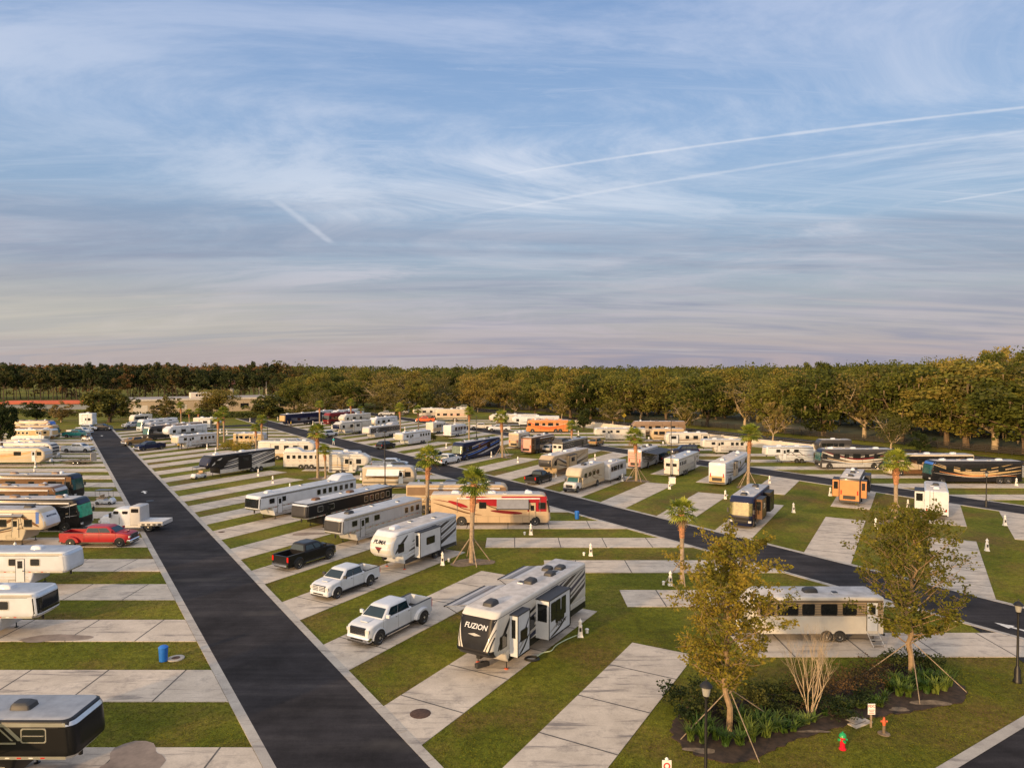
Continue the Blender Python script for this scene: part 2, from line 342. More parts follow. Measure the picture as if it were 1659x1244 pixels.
# road paint, manholes
def arrow(mb, p, d, z, sc=1.0):
    w = Vector((-d.y, d.x, 0)); q = lambda a, b: p + d * a * sc + w * b * sc + Vector((0, 0, z))
    mb.poly([q(-1.2, -.12), q(.2, -.12), q(.2, .12), q(-1.2, .12)][::-1], 'paint_line'); mb.poly([q(.2, -.4), q(1.2, 0), q(.2, .4)][::-1], 'paint_line')
a = MB()
for x, y, d in ((234, 797.5, RD), (165, 706, RD), (681, 759.5, RD), (1645, 1018, RD), (998, 734, RD), (1400, 800, RD)): arrow(a, G(x, y), d, .036, 1.1)
struct('road_markings', a)
def disc(x, y, r, z, m, name, label, cat, ring=None):
    mb = MB(); mb.lathe([(r, 0), (r, z), (r - .02, z + .006)], m, 18)
    o = mb.build(name, loc=G(x, y)); tag(o, label, cat)
    if ring: k = MB(); k.lathe([(r * .5, z + .006), (r * .5, z + .014)], ring, 14); tag(k.build('lid', o))
    return o
disc(681, 1156.5, .55, .04, 'iron_brown', 'manhole_cover', 'rusty brown round manhole cover on the concrete pad before the toy hauler trailer', 'manhole cover')
disc(285, 1066.5, .5, .05, 'kerb_concrete', 'manhole_cover', 'pale concrete manhole ring with dark lid in the grass beside the blue bin', 'manhole cover', 'iron_brown')
disc(243, 811.5, .5, .036, 'black_metal', 'manhole_cover', 'black manhole cover in the asphalt of the long left road beyond the flatbed truck', 'manhole cover')
disc(359, 862, .35, .04, 'iron_brown', 'manhole_cover', 'small dark manhole cover on the empty pad in front of the black gooseneck trailer', 'manhole cover')
def blot(x, y, rx, ry, seed, z=.040):
    r = random.Random(seed); c = G(x, y); pts = []
    for k in range(26):
        a = 2 * pi * k / 26; f = 1 + .22 * sin(2 * a + seed) + .15 * sin(3 * a + seed * 2) + r.uniform(-.05, .05); pts.append((c.x + rx * f * cos(a), c.y + ry * f * sin(a), z))
    return pts
a = MB()
for x, y, rx, ry, sd in ((90, 1034, 1.9, .75, 1), (215, 1232, 1.6, 1.3, 4), (500, 865, 1.6, .8, 7)): a.poly(blot(x, y, rx, ry, sd), 'stain')
struct('pavement_stains', a)
# highway, verge and pasture beyond the perimeter wall
a = MB(); strip(a, -60, 620, 145.5, 157.5, .03, 'asphalt')
strip(a, -60, 620, 148.3, 148.5, .036, 'paint_line'); strip(a, -60, 620, 154.8, 155.0, .036, 'paint_line'); strip(a, -60, 620, 151.5, 151.65, .036, 'paint_yellow'); strip(a, -60, 620, 151.85, 152.0, .036, 'paint_yellow'); struct('road', a)
a = MB(); strip(a, -80, 360, 167, 420, .02, 'pasture'); struct('pasture_ground', a)
# ---------------------------------------------------------------- vehicle parts
MESH = {}
def wheel_mesh(r, w, key):
    if key in MESH: return MESH[key]
    a = MB(); n = 18
    prof = [(r * .62, -w / 2), (r * .93, -w / 2), (r, -w / 2 + .04), (r, w / 2 - .04), (r * .93, w / 2), (r * .62, w / 2)]
    a.rings([[(rr * cos(2 * pi * k / n), y, rr * sin(2 * pi * k / n)) for k in range(n)] for rr, y in prof], 'rubber')
    t = a.build('tyre'); me = t.data; bpy.data.objects.remove(t)
    a = MB(); n = 14
    prof = [(r * .62, -w / 2 + .01), (r * .6, w / 2 + .005), (r * .5, w / 2 - .03), (r * .22, w / 2 - .05), (r * .18, w / 2 + .02), (.02, w / 2 + .03)]
    a.rings([[(rr * cos(2 * pi * k / n), y, rr * sin(2 * pi * k / n)) for k in range(n)] for rr, y in prof], 'alloy')
    for k in range(8):
        an = 2 * pi * k / 8; x, z = r * .43 * cos(an), r * .43 * sin(an); s_ = r * .07
        a.poly([(x - s_, w / 2 + .002, z - s_), (x - s_, w / 2 + .002, z + s_), (x + s_, w / 2 + .002, z + s_), (x + s_, w / 2 + .002, z - s_)], 'black_metal')
    t = a.build('rim'); mr = t.data; bpy.data.objects.remove(t)
    MESH[key] = (me, mr); return MESH[key]
def wheel(root, x, y, r=.42, w=.26):
    me, mr = wheel_mesh(r, w, (r, w)); o = link('wheel', me, root, (x, y, r)); o.rotation_euler = (0, 0, pi if y < 0 else 0)
    link('rim', mr, o); return o
def arch(mb, x, yo, r, z=None, m='rubber'):
    """dark wheel opening, a half disc set 12 mm proud of both body sides"""
    z = r * .9 if z is None else z
    for s in (-1, 1):
        p = [(x + r * cos(a), s * yo, z + r * sin(a)) for a in [pi * k / 12 for k in range(13)]] + [(x - r, s * yo, z - .25), (x + r, s * yo, z - .25)]
        mb.poly(p if s < 0 else p[::-1], m)
def cat(pts, n=14):
    out = []; P_ = [pts[0]] + list(pts) + [pts[-1]]
    for i in range(1, len(P_) - 2):
        for k in range(n):
            t = k / n; a, b, c, d = P_[i - 1], P_[i], P_[i + 1], P_[i + 2]
            out.append(tuple(.5 * (2 * b[j] + (c[j] - a[j]) * t + (2 * a[j] - 5 * b[j] + 4 * c[j] - d[j]) * t * t + (3 * b[j] - a[j] - 3 * c[j] + d[j]) * t ** 3) for j in range(2)))
    out.append(P_[-2]); return out
def band(mb, pts, w, y, m, zl, xl, taper=True, sides=(-1, 1)):
    """a paint swoosh on the side walls: centre line in (x, z)"""
    c = cat(pts, 7); n = len(c); up = []; lo = []
    for i, (x, z) in enumerate(c):
        t = i / (n - 1); ww = w * (sin(pi * min(max(t, .02), .98)) ** .55 if taper else 1) / 2
        a = c[max(i - 1, 0)]; b = c[min(i + 1, n - 1)]; dx, dz = b[0] - a[0], b[1] - a[1]; l = sqrt(dx * dx + dz * dz) or 1
        nx, nz = -dz / l, dx / l
        cl = lambda px, pz: (min(max(px, xl[0]), xl[1]), min(max(pz, zl[0]), zl[1]))
        up.append(cl(x + nx * ww, z + nz * ww)); lo.append(cl(x - nx * ww, z - nz * ww))
    for s in sides:
        vs = [(px, s * y, pz) for px, pz in up] + [(px, s * y, pz) for px, pz in lo]
        mb.add(vs, [((i, i + 1, n + i + 1, n + i) if s > 0 else (n + i, n + i + 1, i + 1, i)) for i in range(n - 1)], m)
def rect(mb, x0, x1, z0, z1, y, m, sides=(-1, 1)):
    for s in sides:
        p = [(x0, s * y, z0), (x1, s * y, z0), (x1, s * y, z1), (x0, s * y, z1)]; mb.poly(p if s < 0 else p[::-1], m)
def window(root, x, z, w, h, y, s, frame='black_metal', glass='glass_dark', t=.022, name='window'):
    a = MB(); c = .06
    def oct_(o, yy):
        x0, x1, z0, z1 = x - w / 2 - o, x + w / 2 + o, z - h / 2 - o, z + h / 2 + o
        return [(x0 + c, yy, z0), (x1 - c, yy, z0), (x1, yy, z0 + c), (x1, yy, z1 - c), (x1 - c, yy, z1), (x0 + c, yy, z1), (x0, yy, z1 - c), (x0, yy, z0 + c)]
    a.rings([oct_(.04, s * y), oct_(.04, s * (y + t))] if s < 0 else [oct_(.04, s * y), oct_(.04, s * (y + t))], frame)
    g_ = oct_(-.01, s * (y + t + .006)); a.poly(g_ if s < 0 else g_[::-1], glass)
    return a.build(name, root, flat=True)
def door(root, x, y, s, z0=.85, h=1.9, w=.7, m='paint_white', win=True):
    a = MB(); a.box(x - w / 2, x + w / 2, min(s * y, s * (y + .03)), max(s * y, s * (y + .03)), z0, z0 + h, m)
    d = a.build('door', root, flat=True)
    a = MB(); yy = s * (y + .034)
    for q in ((x - w / 2 - .03, x - w / 2, z0, z0 + h), (x + w / 2, x + w / 2 + .03, z0, z0 + h), (x - w / 2, x + w / 2, z0 + h, z0 + h + .03)):
        a.box(q[0], q[1], min(s * y, yy), max(s * y, yy), q[2], q[3], 'black_metal')
    a.build('door_frame', d, flat=True)
    if win:
        a = MB(); a.box(x - .2, x + .2, min(yy, yy + s * .006), max(yy, yy + s * .006), z0 + 1.1, z0 + 1.7, 'glass_dark'); a.build('window', d, flat=True)
    a = MB(); a.box(x + w / 2 - .12, x + w / 2 - .04, min(yy, yy + s * .05), max(yy, yy + s * .05), z0 + .85, z0 + .95, 'chrome'); a.build('handle', d, flat=True)
    return d
def ac(root, x, y, z, m='dark_plastic', L=.95, W=.7, H=.3):
    a = MB(); a.plan([(z, x - L / 2, x + L / 2, W / 2, .12, .12), (z + H * .7, x - L / 2 + .04, x + L / 2 - .06, W / 2 - .03, .12, .12), (z + H, x - L / 2 + .12, x + L / 2 - .25, W / 2 - .12, .1, .1)], m)
    o = a.build('air_conditioner', root); o.location.y = y; return o
def vent(root, x, y, z, m='paint_white'):
    a = MB(); a.box(x - .2, x + .2, y - .2, y + .2, z, z + .1, m); a.box(x - .17, x + .17, y - .17, y + .17, z + .1, z + .13, 'dark_plastic'); a.build('roof_vent', root, flat=True)
def slide(root, x0, x1, z0, z1, y, s, out=.7, m='paint_white', roof='awning_black', wins=(), endwin=False, deco=None):
    a = MB(); ys = sorted((s * (y - .02), s * (y + out))); a.box(x0, x1, ys[0], ys[1], z0, z1, m)
    if deco: deco(a, s * 1, y + out + .008)
    o = a.build('slide_out', root, flat=True)
    a = MB(); t = .03; yo = s * (y + out)
    for q in ((x0 - t, x1 + t, z1 - .02, z1 + .05), ): a.box(q[0], q[1], min(s * y, yo + s * t), max(s * y, yo + s * t), q[2], q[3], roof)
    for q in ((x0 - .025, x0 + .05, z0, z1), (x1 - .05, x1 + .025, z0, z1), (x0, x1, z0 - .02, z0 + .06)): a.box(q[0], q[1], min(yo, yo + s * .02), max(yo, yo + s * .02), q[2], q[3], 'black_metal')
    a.build('trim', o, flat=True)
    for (wx, wz, ww, wh) in wins: window(o, wx, wz, ww, wh, y + out, s)
    if endwin is not False:
        e = endwin; xx = x1 if e > 0 else x0; a = MB(); a.box(min(xx, xx + e * .02), max(xx, xx + e * .02), *sorted((s * (y + .15), s * (y + out - .15))), z0 + (z1 - z0) * .45, z1 - .25, 'glass_dark'); a.build('window', o, flat=True)
    return o
def awning(root, x0, x1, y, z, s, out=2.3, drop=.45, m='awning_grey', arms=True, stripes=None):
    a = MB(); n = 8; t = .03
    for k in range(n):
        f0, f1 = k / n, (k + 1) / n; mm = (stripes[k % len(stripes)] if stripes else m)
        y0, y1 = s * (y + out * f0), s * (y + out * f1); za, zb = z - drop * f0, z - drop * f1
        v = [(x0, y0, za), (x1, y0, za), (x1, y1, zb), (x0, y1, zb)]; vv = v + [(p[0], p[1], p[2] - t) for p in v]
        a.add(vv, [(0, 1, 2, 3), (7, 6, 5, 4), (0, 3, 7, 4), (1, 5, 6, 2), (0, 4, 5, 1), (3, 2, 6, 7)], mm)
    o = a.build('awning', root, flat=True)
    a = MB(); yo = s * (y + out); a.tube([(x0 - .08, yo, z - drop), (x1 + .08, yo, z - drop)], .05, 'black_metal'); a.build('roller', o)
    if arms:
        for xx in (x0 + .05, x1 - .05):
            a = MB(); a.tube([(xx, s * y, z - 1.5), (xx, s * (y + out * .55), z - .95), (xx, yo, z - drop)], .025, 'black_metal', 4); a.build('arm', o)
    return o
def jack(root, x, y, z, foot='black_metal', r=.035):
    a = MB(); a.tube([(x, y, z), (x, y, .06)], r, 'black_metal', 6); a.lathe([(.14, 0), (.14, .03), (.05, .06)], foot, 10, (x, y)); a.build('leg', root, flat=True)
def side_graphics(mb, style, cols, L, z0, z1, y, x0, x1):
    zl = (z0 + .02, z1 - .02); xl = (x0, x1); W_ = x1 - x0; H_ = z1 - z0
    q = lambda *p: [(x0 + W_ * a, z0 + H_ * b) for a, b in p]
    if style == 'swoosh':
        S_ = [((0, .55), (.3, .35), (.55, .3), (.8, .6), (1, .95)), ((.0, .8), (.25, .55), (.5, .42), (.75, .62), (.95, .98)), ((.05, .2), (.35, .22), (.6, .2), (.85, .4), (1, .6)),
              ((0, .38), (.3, .18), (.55, .12), (.85, .3), (1, .42)), ((.1, .95), (.3, .72), (.55, .55), (.78, .8))]
        for i, p in enumerate(S_): band(mb, q(*p), H_ * (.15, .09, .07, .05, .05)[i], y + .001 * i, cols[i % len(cols)], zl, xl)
    elif style == 'rays':
        for i in range(7):
            b = -.1 + i * .15; band(mb, q((1.05 - .03 * i, b - .15), (.65, b + .02), (.25, b + .4), (-.12, b + .8)), H_ * (.15, .06, .12, .05, .13, .06, .09)[i], y + .001 * (i % 3), cols[i % len(cols)], zl, xl)
    elif style == 'lines':
        rect(mb, x0, x1, z0 + H_ * .02, z0 + H_ * .1, y - .001, M['dark_plastic'])
        for i, (b, w) in enumerate(((.4, .1), (.26, .05), (.56, .035))): band(mb, q((.02, b), (.35, b + .02), (.65, b - .03), (.98, b + .12)), H_ * w, y + .001 * i, cols[i % len(cols)], zl, xl)
    elif style == 'curl':
        band(mb, q((.1, .25), (.3, .4), (.5, .85), (.62, .6), (.55, .42)), H_ * .06, y, cols[0], zl, xl); band(mb, q((.25, .2), (.5, .3), (.68, .68), (.78, .5), (.98, .35)), H_ * .06, y + .001, cols[0], zl, xl)
        band(mb, q((0, .75), (.2, .78), (.45, .85), (.6, .8)), H_ * .03, y + .002, cols[-1], zl, xl)
    elif style == 'two':
        rect(mb, x0, x1, z0, z0 + H_ * .45, y, cols[0])
    elif style == 'sheets':
        for k in range(1, int(L / 1.2)): rect(mb, x0 + k * 1.2, x0 + k * 1.2 + .02, z0 + .03, z1 - .03, y, cols[0])
def frontpatch(root, name, xf, hw, rf, y0, y1, z0, z1, m, eps=.02, ny=12, nz=5, inset=0, thick=0):
    """a panel wrapped on the nose of a body; xf(z) = nose profile, rf = plan corner radius"""
    a = MB(); vs = []
    for j in range(nz + 1):
        z = z0 + (z1 - z0) * j / nz
        for i in range(ny + 1):
            y = y0 + (y1 - y0) * i / ny; k = hw - rf; d = max(0, abs(y) - k); x = xf(z) - rf + sqrt(max(rf * rf - d * d, 0)) + eps
            yy = y + (eps * (1 if y > 0 else -1) * (d / rf) if d else 0); vs.append((x, yy, z))
    n = ny + 1; a.add(vs, [(j * n + i, j * n + i + 1, (j + 1) * n + i + 1, (j + 1) * n + i) for j in range(nz) for i in range(ny)], m)
    return a.build(name, root)
def frontshape(root, name, F, hw, rf, w0, w1, z0, z1, m, eps=.03, nz=8, ny=10, sides=(1, -1)):
    """a panel between the half-widths w0(t) and w1(t), t running from z0 to z1, wrapped on the nose"""
    a = MB()
    for q in sides:
        vs = []
        for j in range(nz + 1):
            t = j / nz; z = z0 + (z1 - z0) * t
            for i in range(ny + 1):
                y = min(w0(t) + (w1(t) - w0(t)) * i / ny, hw - .005); d = max(0, abs(y) - (hw - rf)); vs.append((F(z) - rf + sqrt(max(rf * rf - d * d, 0)) + eps, q * (y + eps * d / rf), z))
        n = ny + 1; a.add(vs, [((j * n + i, j * n + i + 1, (j + 1) * n + i + 1, (j + 1) * n + i) if q > 0 else (j * n + i, (j + 1) * n + i, (j + 1) * n + i + 1, j * n + i + 1)) for j in range(nz) for i in range(ny)], m)
    return a.build(name, root)
def lerpf(tab):
    def f(z):
        if z <= tab[0][0]: return tab[0][1]
        for (a, b), (c, d) in zip(tab, tab[1:]):
            if z <= c: return b + (d - b) * (z - a) / (c - a)
        return tab[-1][1]
    return f
def extras(root, mb, L, hw, H, zmid, s_slide=True, ladder=True, xo=0.0):
    """rolled awning on the door side, ladder at the back, outline of a closed slide-out on the other side"""
    xr, xf = -L / 2, L / 2 - xo; y = -(hw + .09)
    a = MB(); a.tube([(xr + L * .22, y, H - .42), (xf - 1.2, y, H - .42)], .075, 'awning_white', 8); a.build('awning_roll', root)
    for x in (xr + L * .22, xf - 1.2): a = MB(); a.tube([(x, y + .03, H - .42), (x, y + .05, zmid)], .022, 'aluminium', 4); a.build('awning_arm', root)
    if s_slide:
        for x0, x1 in ((xr + L * .12, xr + L * .28), (xr + L * .42, xr + L * .66)):
            for q in ((x0, x1, H - .5, H - .46), (x0, x1, zmid - .6, zmid - .56), (x0, x0 + .04, zmid - .56, H - .5), (x1 - .04, x1, zmid - .56, H - .5)): rect(mb, *q, hw + .017, M['dark_plastic'], (1,))
    if ladder:
        a = MB()
        for q in (.35, .75): a.tube([(xr - .08, q, 1.0), (xr - .08, q, H + .05)], .02, 'aluminium', 4)
        for k in range(7): a.tube([(xr - .08, .35, 1.15 + k * .33), (xr - .08, .75, 1.15 + k * .33)], .014, 'aluminium', 4)
        a.build('ladder', root)
def axles(root, mb, xs, y, r=.4, w=.26, body_y=None):
    for x in xs:
        if mb: arch(mb, x, (body_y or y) + .012, r * 1.22, r)
        for s in (-1, 1): wheel(root, x, s * (y - w / 2 + .05), r, w)
# ---------------------------------------------------------------- vehicle kinds (front = +x, centred, on the ground)
def class_a(root, L, s, base='cream', low=None, up=None, style='swoosh', cols=('black', 'tan'), glass='glass_dark', H=3.5, W=2.55, acm='dark_plastic', nac=3, slides=(), aw=None, roof='roof_membrane', cap=None, rear=None, solar=False, nwin=5, mask=None, rearh=None):
    rearh = rearh or (H - .32 if rear else 1.3)
    hw = W / 2; xr, xf = -L / 2, L / 2; b = MB(); F = lerpf([(.3, xf - .2), (.7, xf), (1.4, xf - .02), (2.9, xf - .28), (3.4, xf - .6), (H, xf - 1.0)])
    lv = [(.32, xr + .1, F(.32), hw - .05, .35, .12), (.7, xr, F(.7), hw, .38, .12), (1.4, xr, F(1.4), hw, .38, .12), (2.9, xr, F(2.9), hw, .38, .12), (H - .15, xr, F(H - .15), hw, .38, .12),
          (H - .06, xr + .02, F(H - .08) - .03, hw - .03, .36, .15), (H, xr + .08, F(H) - .1, hw - .11, .3, .15)]
    b.plan(lv, P(base), M[roof], 4)
    if low: rect(b, xr + .15, xf - .45, .34, 1.05, hw + .004, P(low))
    if up: rect(b, xr + .15, xf - .45, H - 1.25, H - .26, hw + .004, P(up))
    if style: side_graphics(b, style, [P(c) for c in cols], L, .75, H - .35, hw + .008, xr + .2, xf - .42)
    for k in range(1, int(L / 1.3)): rect(b, xr + k * 1.3, xr + k * 1.3 + .015, .36, .98, hw + .012, 'black_metal')
    rect(b, xr + .2, xf - .5, 1.03, 1.045, hw + .012, 'black_metal')
    ax = [xf - 1.75, xr + 3.5] + ([xr + 2.25] if L > 11 else []); axles(root, b, ax, hw, .48, .3)
    extras(root, b, L, hw, H, 1.5, not slides, False)
    body = b.build('body', root)
    if rear or True:
        a = MB(); x = xr - .012
        a.poly([(x, -hw + .12, .5), (x, hw - .12, .5), (x, hw - .12, rearh), (x, -hw + .12, rearh)][::-1], P(rear or low or base)); [a.poly([(x - .004, -hw + .14, z_), (x - .004, hw - .14, z_ + .1), (x - .004, hw - .14, z_ + .16), (x - .004, -hw + .14, z_ + .05)][::-1], P(cols[0])) for z_ in ((1.9, 2.3, 2.7) if rearh > 2 else ())]; a.poly([(x - .006, -.75, .75), (x - .006, .75, .75), (x - .006, .75, 1.25), (x - .006, -.75, 1.25)][::-1], 'black_metal'); a.box(xr - .12, xr + .02, -hw + .1, hw - .1, .38, .6, 'dark_plastic'); a.build('rear_panel', root, flat=True)
        for q in (-1, 1): a = MB(); a.box(xr - .03, xr, q * (hw - .3) - .07, q * (hw - .3) + .07, 1.35, 1.9, 'lamp_red'); a.build('taillight', root, flat=True)
    if cap: frontpatch(root, 'front_cap', F, hw, .38, -hw + .01, hw - .01, 2.95, H - .2, P(cap), .012, 14, 4)
    if mask: frontpatch(root, 'front_mask', F, hw, .38, -hw + .01, hw - .01, .55, 2.9, P(mask), .008, 14, 5)
    frontpatch(root, 'windshield', F, hw, .38, -hw + .06, hw - .06, 1.5, 2.85, M[glass], .022, 14, 5)
    frontpatch(root, 'grille', F, hw, .38, -.75, .75, .62, 1.0, M['black_metal'], .02, 6, 2)
    for q in (-1, 1):
        frontpatch(root, 'headlight', F, hw, .38, *sorted((q * .85, q * 1.15)), .72, .95, M['lamp_clear'], .03, 4, 2)
        a = MB(); a.box(xf - .25, xf - .1, q * (hw + .12) - .09, q * (hw + .12) + .09, 1.75, 2.2, 'dark_plastic'); a.tube([(xf - .4, q * hw, 2.5), (xf - .2, q * (hw + .14), 2.5), (xf - .18, q * (hw + .12), 2.15)], .025, 'black_metal', 4); a.build('side_mirror', root, flat=True)
    x = xf - 2.6
    for q in (-1, 1):
        window(root, xf - .95, 2.25, .75, .7, hw, q, glass='glass_dark')
        for k in range(nwin):
            xx = xf - 3.0 - k * (L - 4.2) / nwin
            if any(sl[0] - .3 < xx < sl[1] + .3 and q == s * sl[2] for sl in slides): continue
            window(root, xx, 2.3, (1.1, .75, 1.3, .7, 1.0)[k % 5], (.75, .65, .75, .6, .7)[k % 5], hw, q)
    door(root, xf - 2.05, hw, -1, .6, 2.0, .72, P(base))
    for k in range(nac): ac(root, xr + L * (.2 + .62 * k / max(nac - 1, 1)), 0, H - .03, acm)
    vent(root, xr + L * .33, .5, H - .02); vent(root, xr + L * .62, -.5, H - .02)
    if solar: a = MB(); a.box(xr + L * .4, xr + L * .6, -.5, .5, H + .02, H + .06, 'glass_blue'); a.build('solar_panel', root, flat=True)
    a = MB(); a.lathe([(.3, H - .02), (.3, H + .1), (.22, H + .28), (.05, H + .36)], 'paint_white', 12, (xf - 2.6, .2)); a.build('satellite_dome', root)
    for sl in slides:
        slide(root, sl[0], sl[1], .95, H - .35, hw, s * sl[2], sl[3], P(sl[4]), wins=[((sl[0] + sl[1]) / 2, 2.35, min(1.2, (sl[1] - sl[0]) * .5), .6)], endwin=sl[5] if len(sl) > 5 else False)
    if aw: awning(root, aw[0], aw[1], hw, H - .35, s * aw[2], aw[3], aw[4], aw[5])
    return body
def fifth(root, L, s, base='white', low='charcoal', style='swoosh', cols=('black', 'grey'), cap='white', H=3.5, W=2.5, over=2.1, zs=1.75, nax=2, slides=(), aw=None, horse=False, nose='round', nwin=3, legfoot='black_metal', acm='paint_white', nac=2, roof='roof_membrane', hay=False, hwin=5, uplow=None, dr=True):
    hw = W / 2; xr, xf = -L / 2, L / 2; xl = xf - over; b = MB(); zb = .55 if not horse else .42
    if horse and roof == 'roof_membrane': roof = 'roof_alu'
    if nose == 'round': F = lerpf([(zs, xf - .45), (zs + .35, xf - .1), (zs + .8, xf), (zs + 1.3, xf - .15), (H - .35, xf - .55), (H, xf - 1.1)]); rf = .55
    elif nose == 'rake': F = lerpf([(zs, xf - .3), (zs + .3, xf), (zs + .9, xf - .12), (H - .3, xf - .55), (H, xf - 1.0)]); rf = .35
    else: F = lerpf([(zs, xf - .2), (zs + .2, xf), (H - .25, xf - .12), (H, xf - .3)]); rf = .42
    zz = [zs, zs + .18, zs + .35, zs + .8, zs + 1.3]; zz = [z for z in zz if z < H - .4]
    lv = [(zb, xr, xl - .25, hw, .12, .06), (zs - .5, xr, xl, hw, .12, .06), (zs, xr, xl + .15, hw, .15, .06)] + [(z + (.001 if z == zs else 0), xr, F(z), hw - (.04 if z == zs else 0), rf, .06) for z in zz] + [
        (H - .3, xr, F(H - .3), hw, rf, .08), (H - .1, xr, F(H - .1), hw, rf * .9, .08), (H - .04, xr + .02, F(H - .06), hw - .03, rf * .9, .1), (H, xr + .06, F(H) - .06, hw - .09, rf * .8, .12)]
    b.plan(lv, P(base), M[roof], 5)
    if low: rect(b, xr + .08, xl - .2, zb + .01, zs - .55, hw + .004, P(low))
    if uplow: rect(b, xr + .08, xf - .7, zs + .05, H - .35, hw + .004, P(uplow))
    if style: side_graphics(b, style, [P(c) for c in cols], L, zb + .2, H - .35, hw + .008, xr + .12, xl - .2)
    if style in ('swoosh', 'rays'): band(b, [(xl - .6, H - .5), (xl + .4, zs + .9), (xf - .75, zs + .3)], .3, hw + .012, P(cols[0]), (zs + .1, H - .3), (xl - 1, xf - .6))
    for zz_ in (H - .3,): rect(b, xr + .1, xf - rf - .3, zz_, zz_ + .03, hw + .014, M['dark_plastic'])
    for k in range(int((xl - xr - 1) / 1.9)):
        x_ = xl - .9 - k * 1.9
        for q0, q1, q2, q3 in ((x_ - 1.0, x_, zb + .12, zb + .14), (x_ - 1.0, x_, zs - .6, zs - .58), (x_ - 1.0, x_ - .98, zb + .12, zs - .58), (x_ - .02, x_, zb + .12, zs - .58)): rect(b, q0, q1, q2, q3, hw + .014, M['dark_plastic'])
    xa = xr + L * .3
    axles(root, b, [xa + (k - (nax - 1) / 2) * .95 for k in range(nax)], hw, .38, .24)
    if not horse: extras(root, b, L, hw, H, 1.4, not slides, True, over)
    if horse:
        for k in range(int((L - 1) / .5)): rect(b, xr + .3 + k * .5, xr + .48 + k * .5, zs + .04, zs + .09, hw + .016, M['lamp_red' if k % 2 else 'sign_white'])
        rect(b, xr + .08, xf - .42, zs + .0, zs + .13, hw + .012, M['aluminium']); rect(b, xr + .08, xf - .42, H - .26, H - .1, hw + .012, M['aluminium'])
        for k in range(4): rect(b, xr + .08, xl - .3, zb + .1 + k * .17, zb + .15 + k * .17, hw + .01, M['aluminium'])
    b.build('body', root)
    if cap: frontpatch(root, 'front_cap', F, hw, rf, -hw + .01, hw - .01, zs + .12, H - .35, P(cap) if cap in PAL else M[cap], .012, 16, 6)
    if horse:
        for za, zb_ in ((zs + .0, zs + .13), (H - .26, H - .1)): frontpatch(root, 'nose_trim', F, hw, rf, -hw + .005, hw - .005, za, zb_, M['aluminium'], .02, 16, 2)
    # pin box or gooseneck coupler
    a = MB()
    if horse: a.tube([(xf - .55, 0, zs + .02), (xf - .55, 0, .95)], .09, 'black_metal', 8); a.tube([(xf - .9, 0, zs), (xf - .6, 0, 1.3)], .05, 'black_metal', 5)
    else: a.box(xf - 1.7, xf - .6, -.2, .2, zs - .16, zs + .01, 'black_metal'); a.box(xf - 1.0, xf - .6, -.14, .14, zs - .34, zs - .14, 'black_metal')
    a.build('hitch_coupler', root, flat=True)
    for q in (-1, 1): jack(root, xl - .45, q * (hw - .25), zb + .4, legfoot)
    if horse:
        wx = [xr + .9 + k * 1.0 for k in range(hwin)]
        for q in (-1, 1):
            for x in wx: window(root, x, zs + .75, .58, .62, hw, q, frame='aluminium')
            for k in range(nwin): window(root, xl + .25 - k * 1.7, zs + .85, .85 if k else .75, .55, hw, q, frame='aluminium')
    else:
        for q in (-1, 1):
            for k in range(nwin):
                xx = xl + .35 - k * (L - 3.5) / nwin
                if any(sl[0] - .3 < xx < sl[1] + .3 and q == s * sl[2] for sl in slides): continue
                window(root, xx, zs + .65, (.75, 1.2, .9, .8)[k % 4], .7, hw, q)
    if dr: door(root, xl - .95, hw, -1 if not horse else s, zb + .25, 1.85, .68, P(base))
    a = MB(); a.box(xr - .02, xr, -hw + .15, hw - .15, zb + .1, H - .5, P(base) if not horse else 'paint_silver' if 'paint_silver' in M else P('silver')); a.box(xr - .1, xr, -hw + .05, hw - .05, zb - .1, zb + .05, 'black_metal')
    a.poly([(xr - .025, -.01, zb + .1), (xr - .025, .01, zb + .1), (xr - .025, .01, H - .5), (xr - .025, -.01, H - .5)][::-1], 'black_metal'); a.build('rear_door', root, flat=True)
    if horse:
        for q in (-1, 1): a = MB(); a.box(xr - .04, xr - .02, q * .55 - .35, q * .55 + .35, zs + .35, zs + .85, 'glass_dark'); a.build('window', root, flat=True)
    for q in (-1, 1): a = MB(); a.box(xr - .035, xr, q * (hw - .12) - .05, q * (hw - .12) + .05, 1.1, 1.35, 'lamp_red'); a.build('taillight', root, flat=True)
    for k in range(nac): ac(root, xl - .3 - k * L * .38, 0, H - .03, acm)
    vent(root, xr + L * .25, .4, H - .02); vent(root, xr + L * .5, -.45, H - .02)
    if hay: a = MB(); a.plan([(H - .02, xr + .1, xr + 3.4, hw - .25, .1, .1), (H + .55, xr + .3, xr + 2.6, hw - .35, .3, .1), (H + .62, xr + .5, xr + 2.3, hw - .5, .3, .1)], P(base)); a.build('hay_pod', root)
    for sl in slides:
        slide(root, sl[0], sl[1], .85, H - .45, hw, s * sl[2], sl[3], P(sl[4]), wins=[((sl[0] + sl[1]) / 2, zs + .7, min(1.2, (sl[1] - sl[0]) * .5), .6)], endwin=sl[5] if len(sl) > 5 else False)
    if aw: awning(root, aw[0], aw[1], hw, H - .4, s * aw[2], aw[3], aw[4], aw[5])
    return F
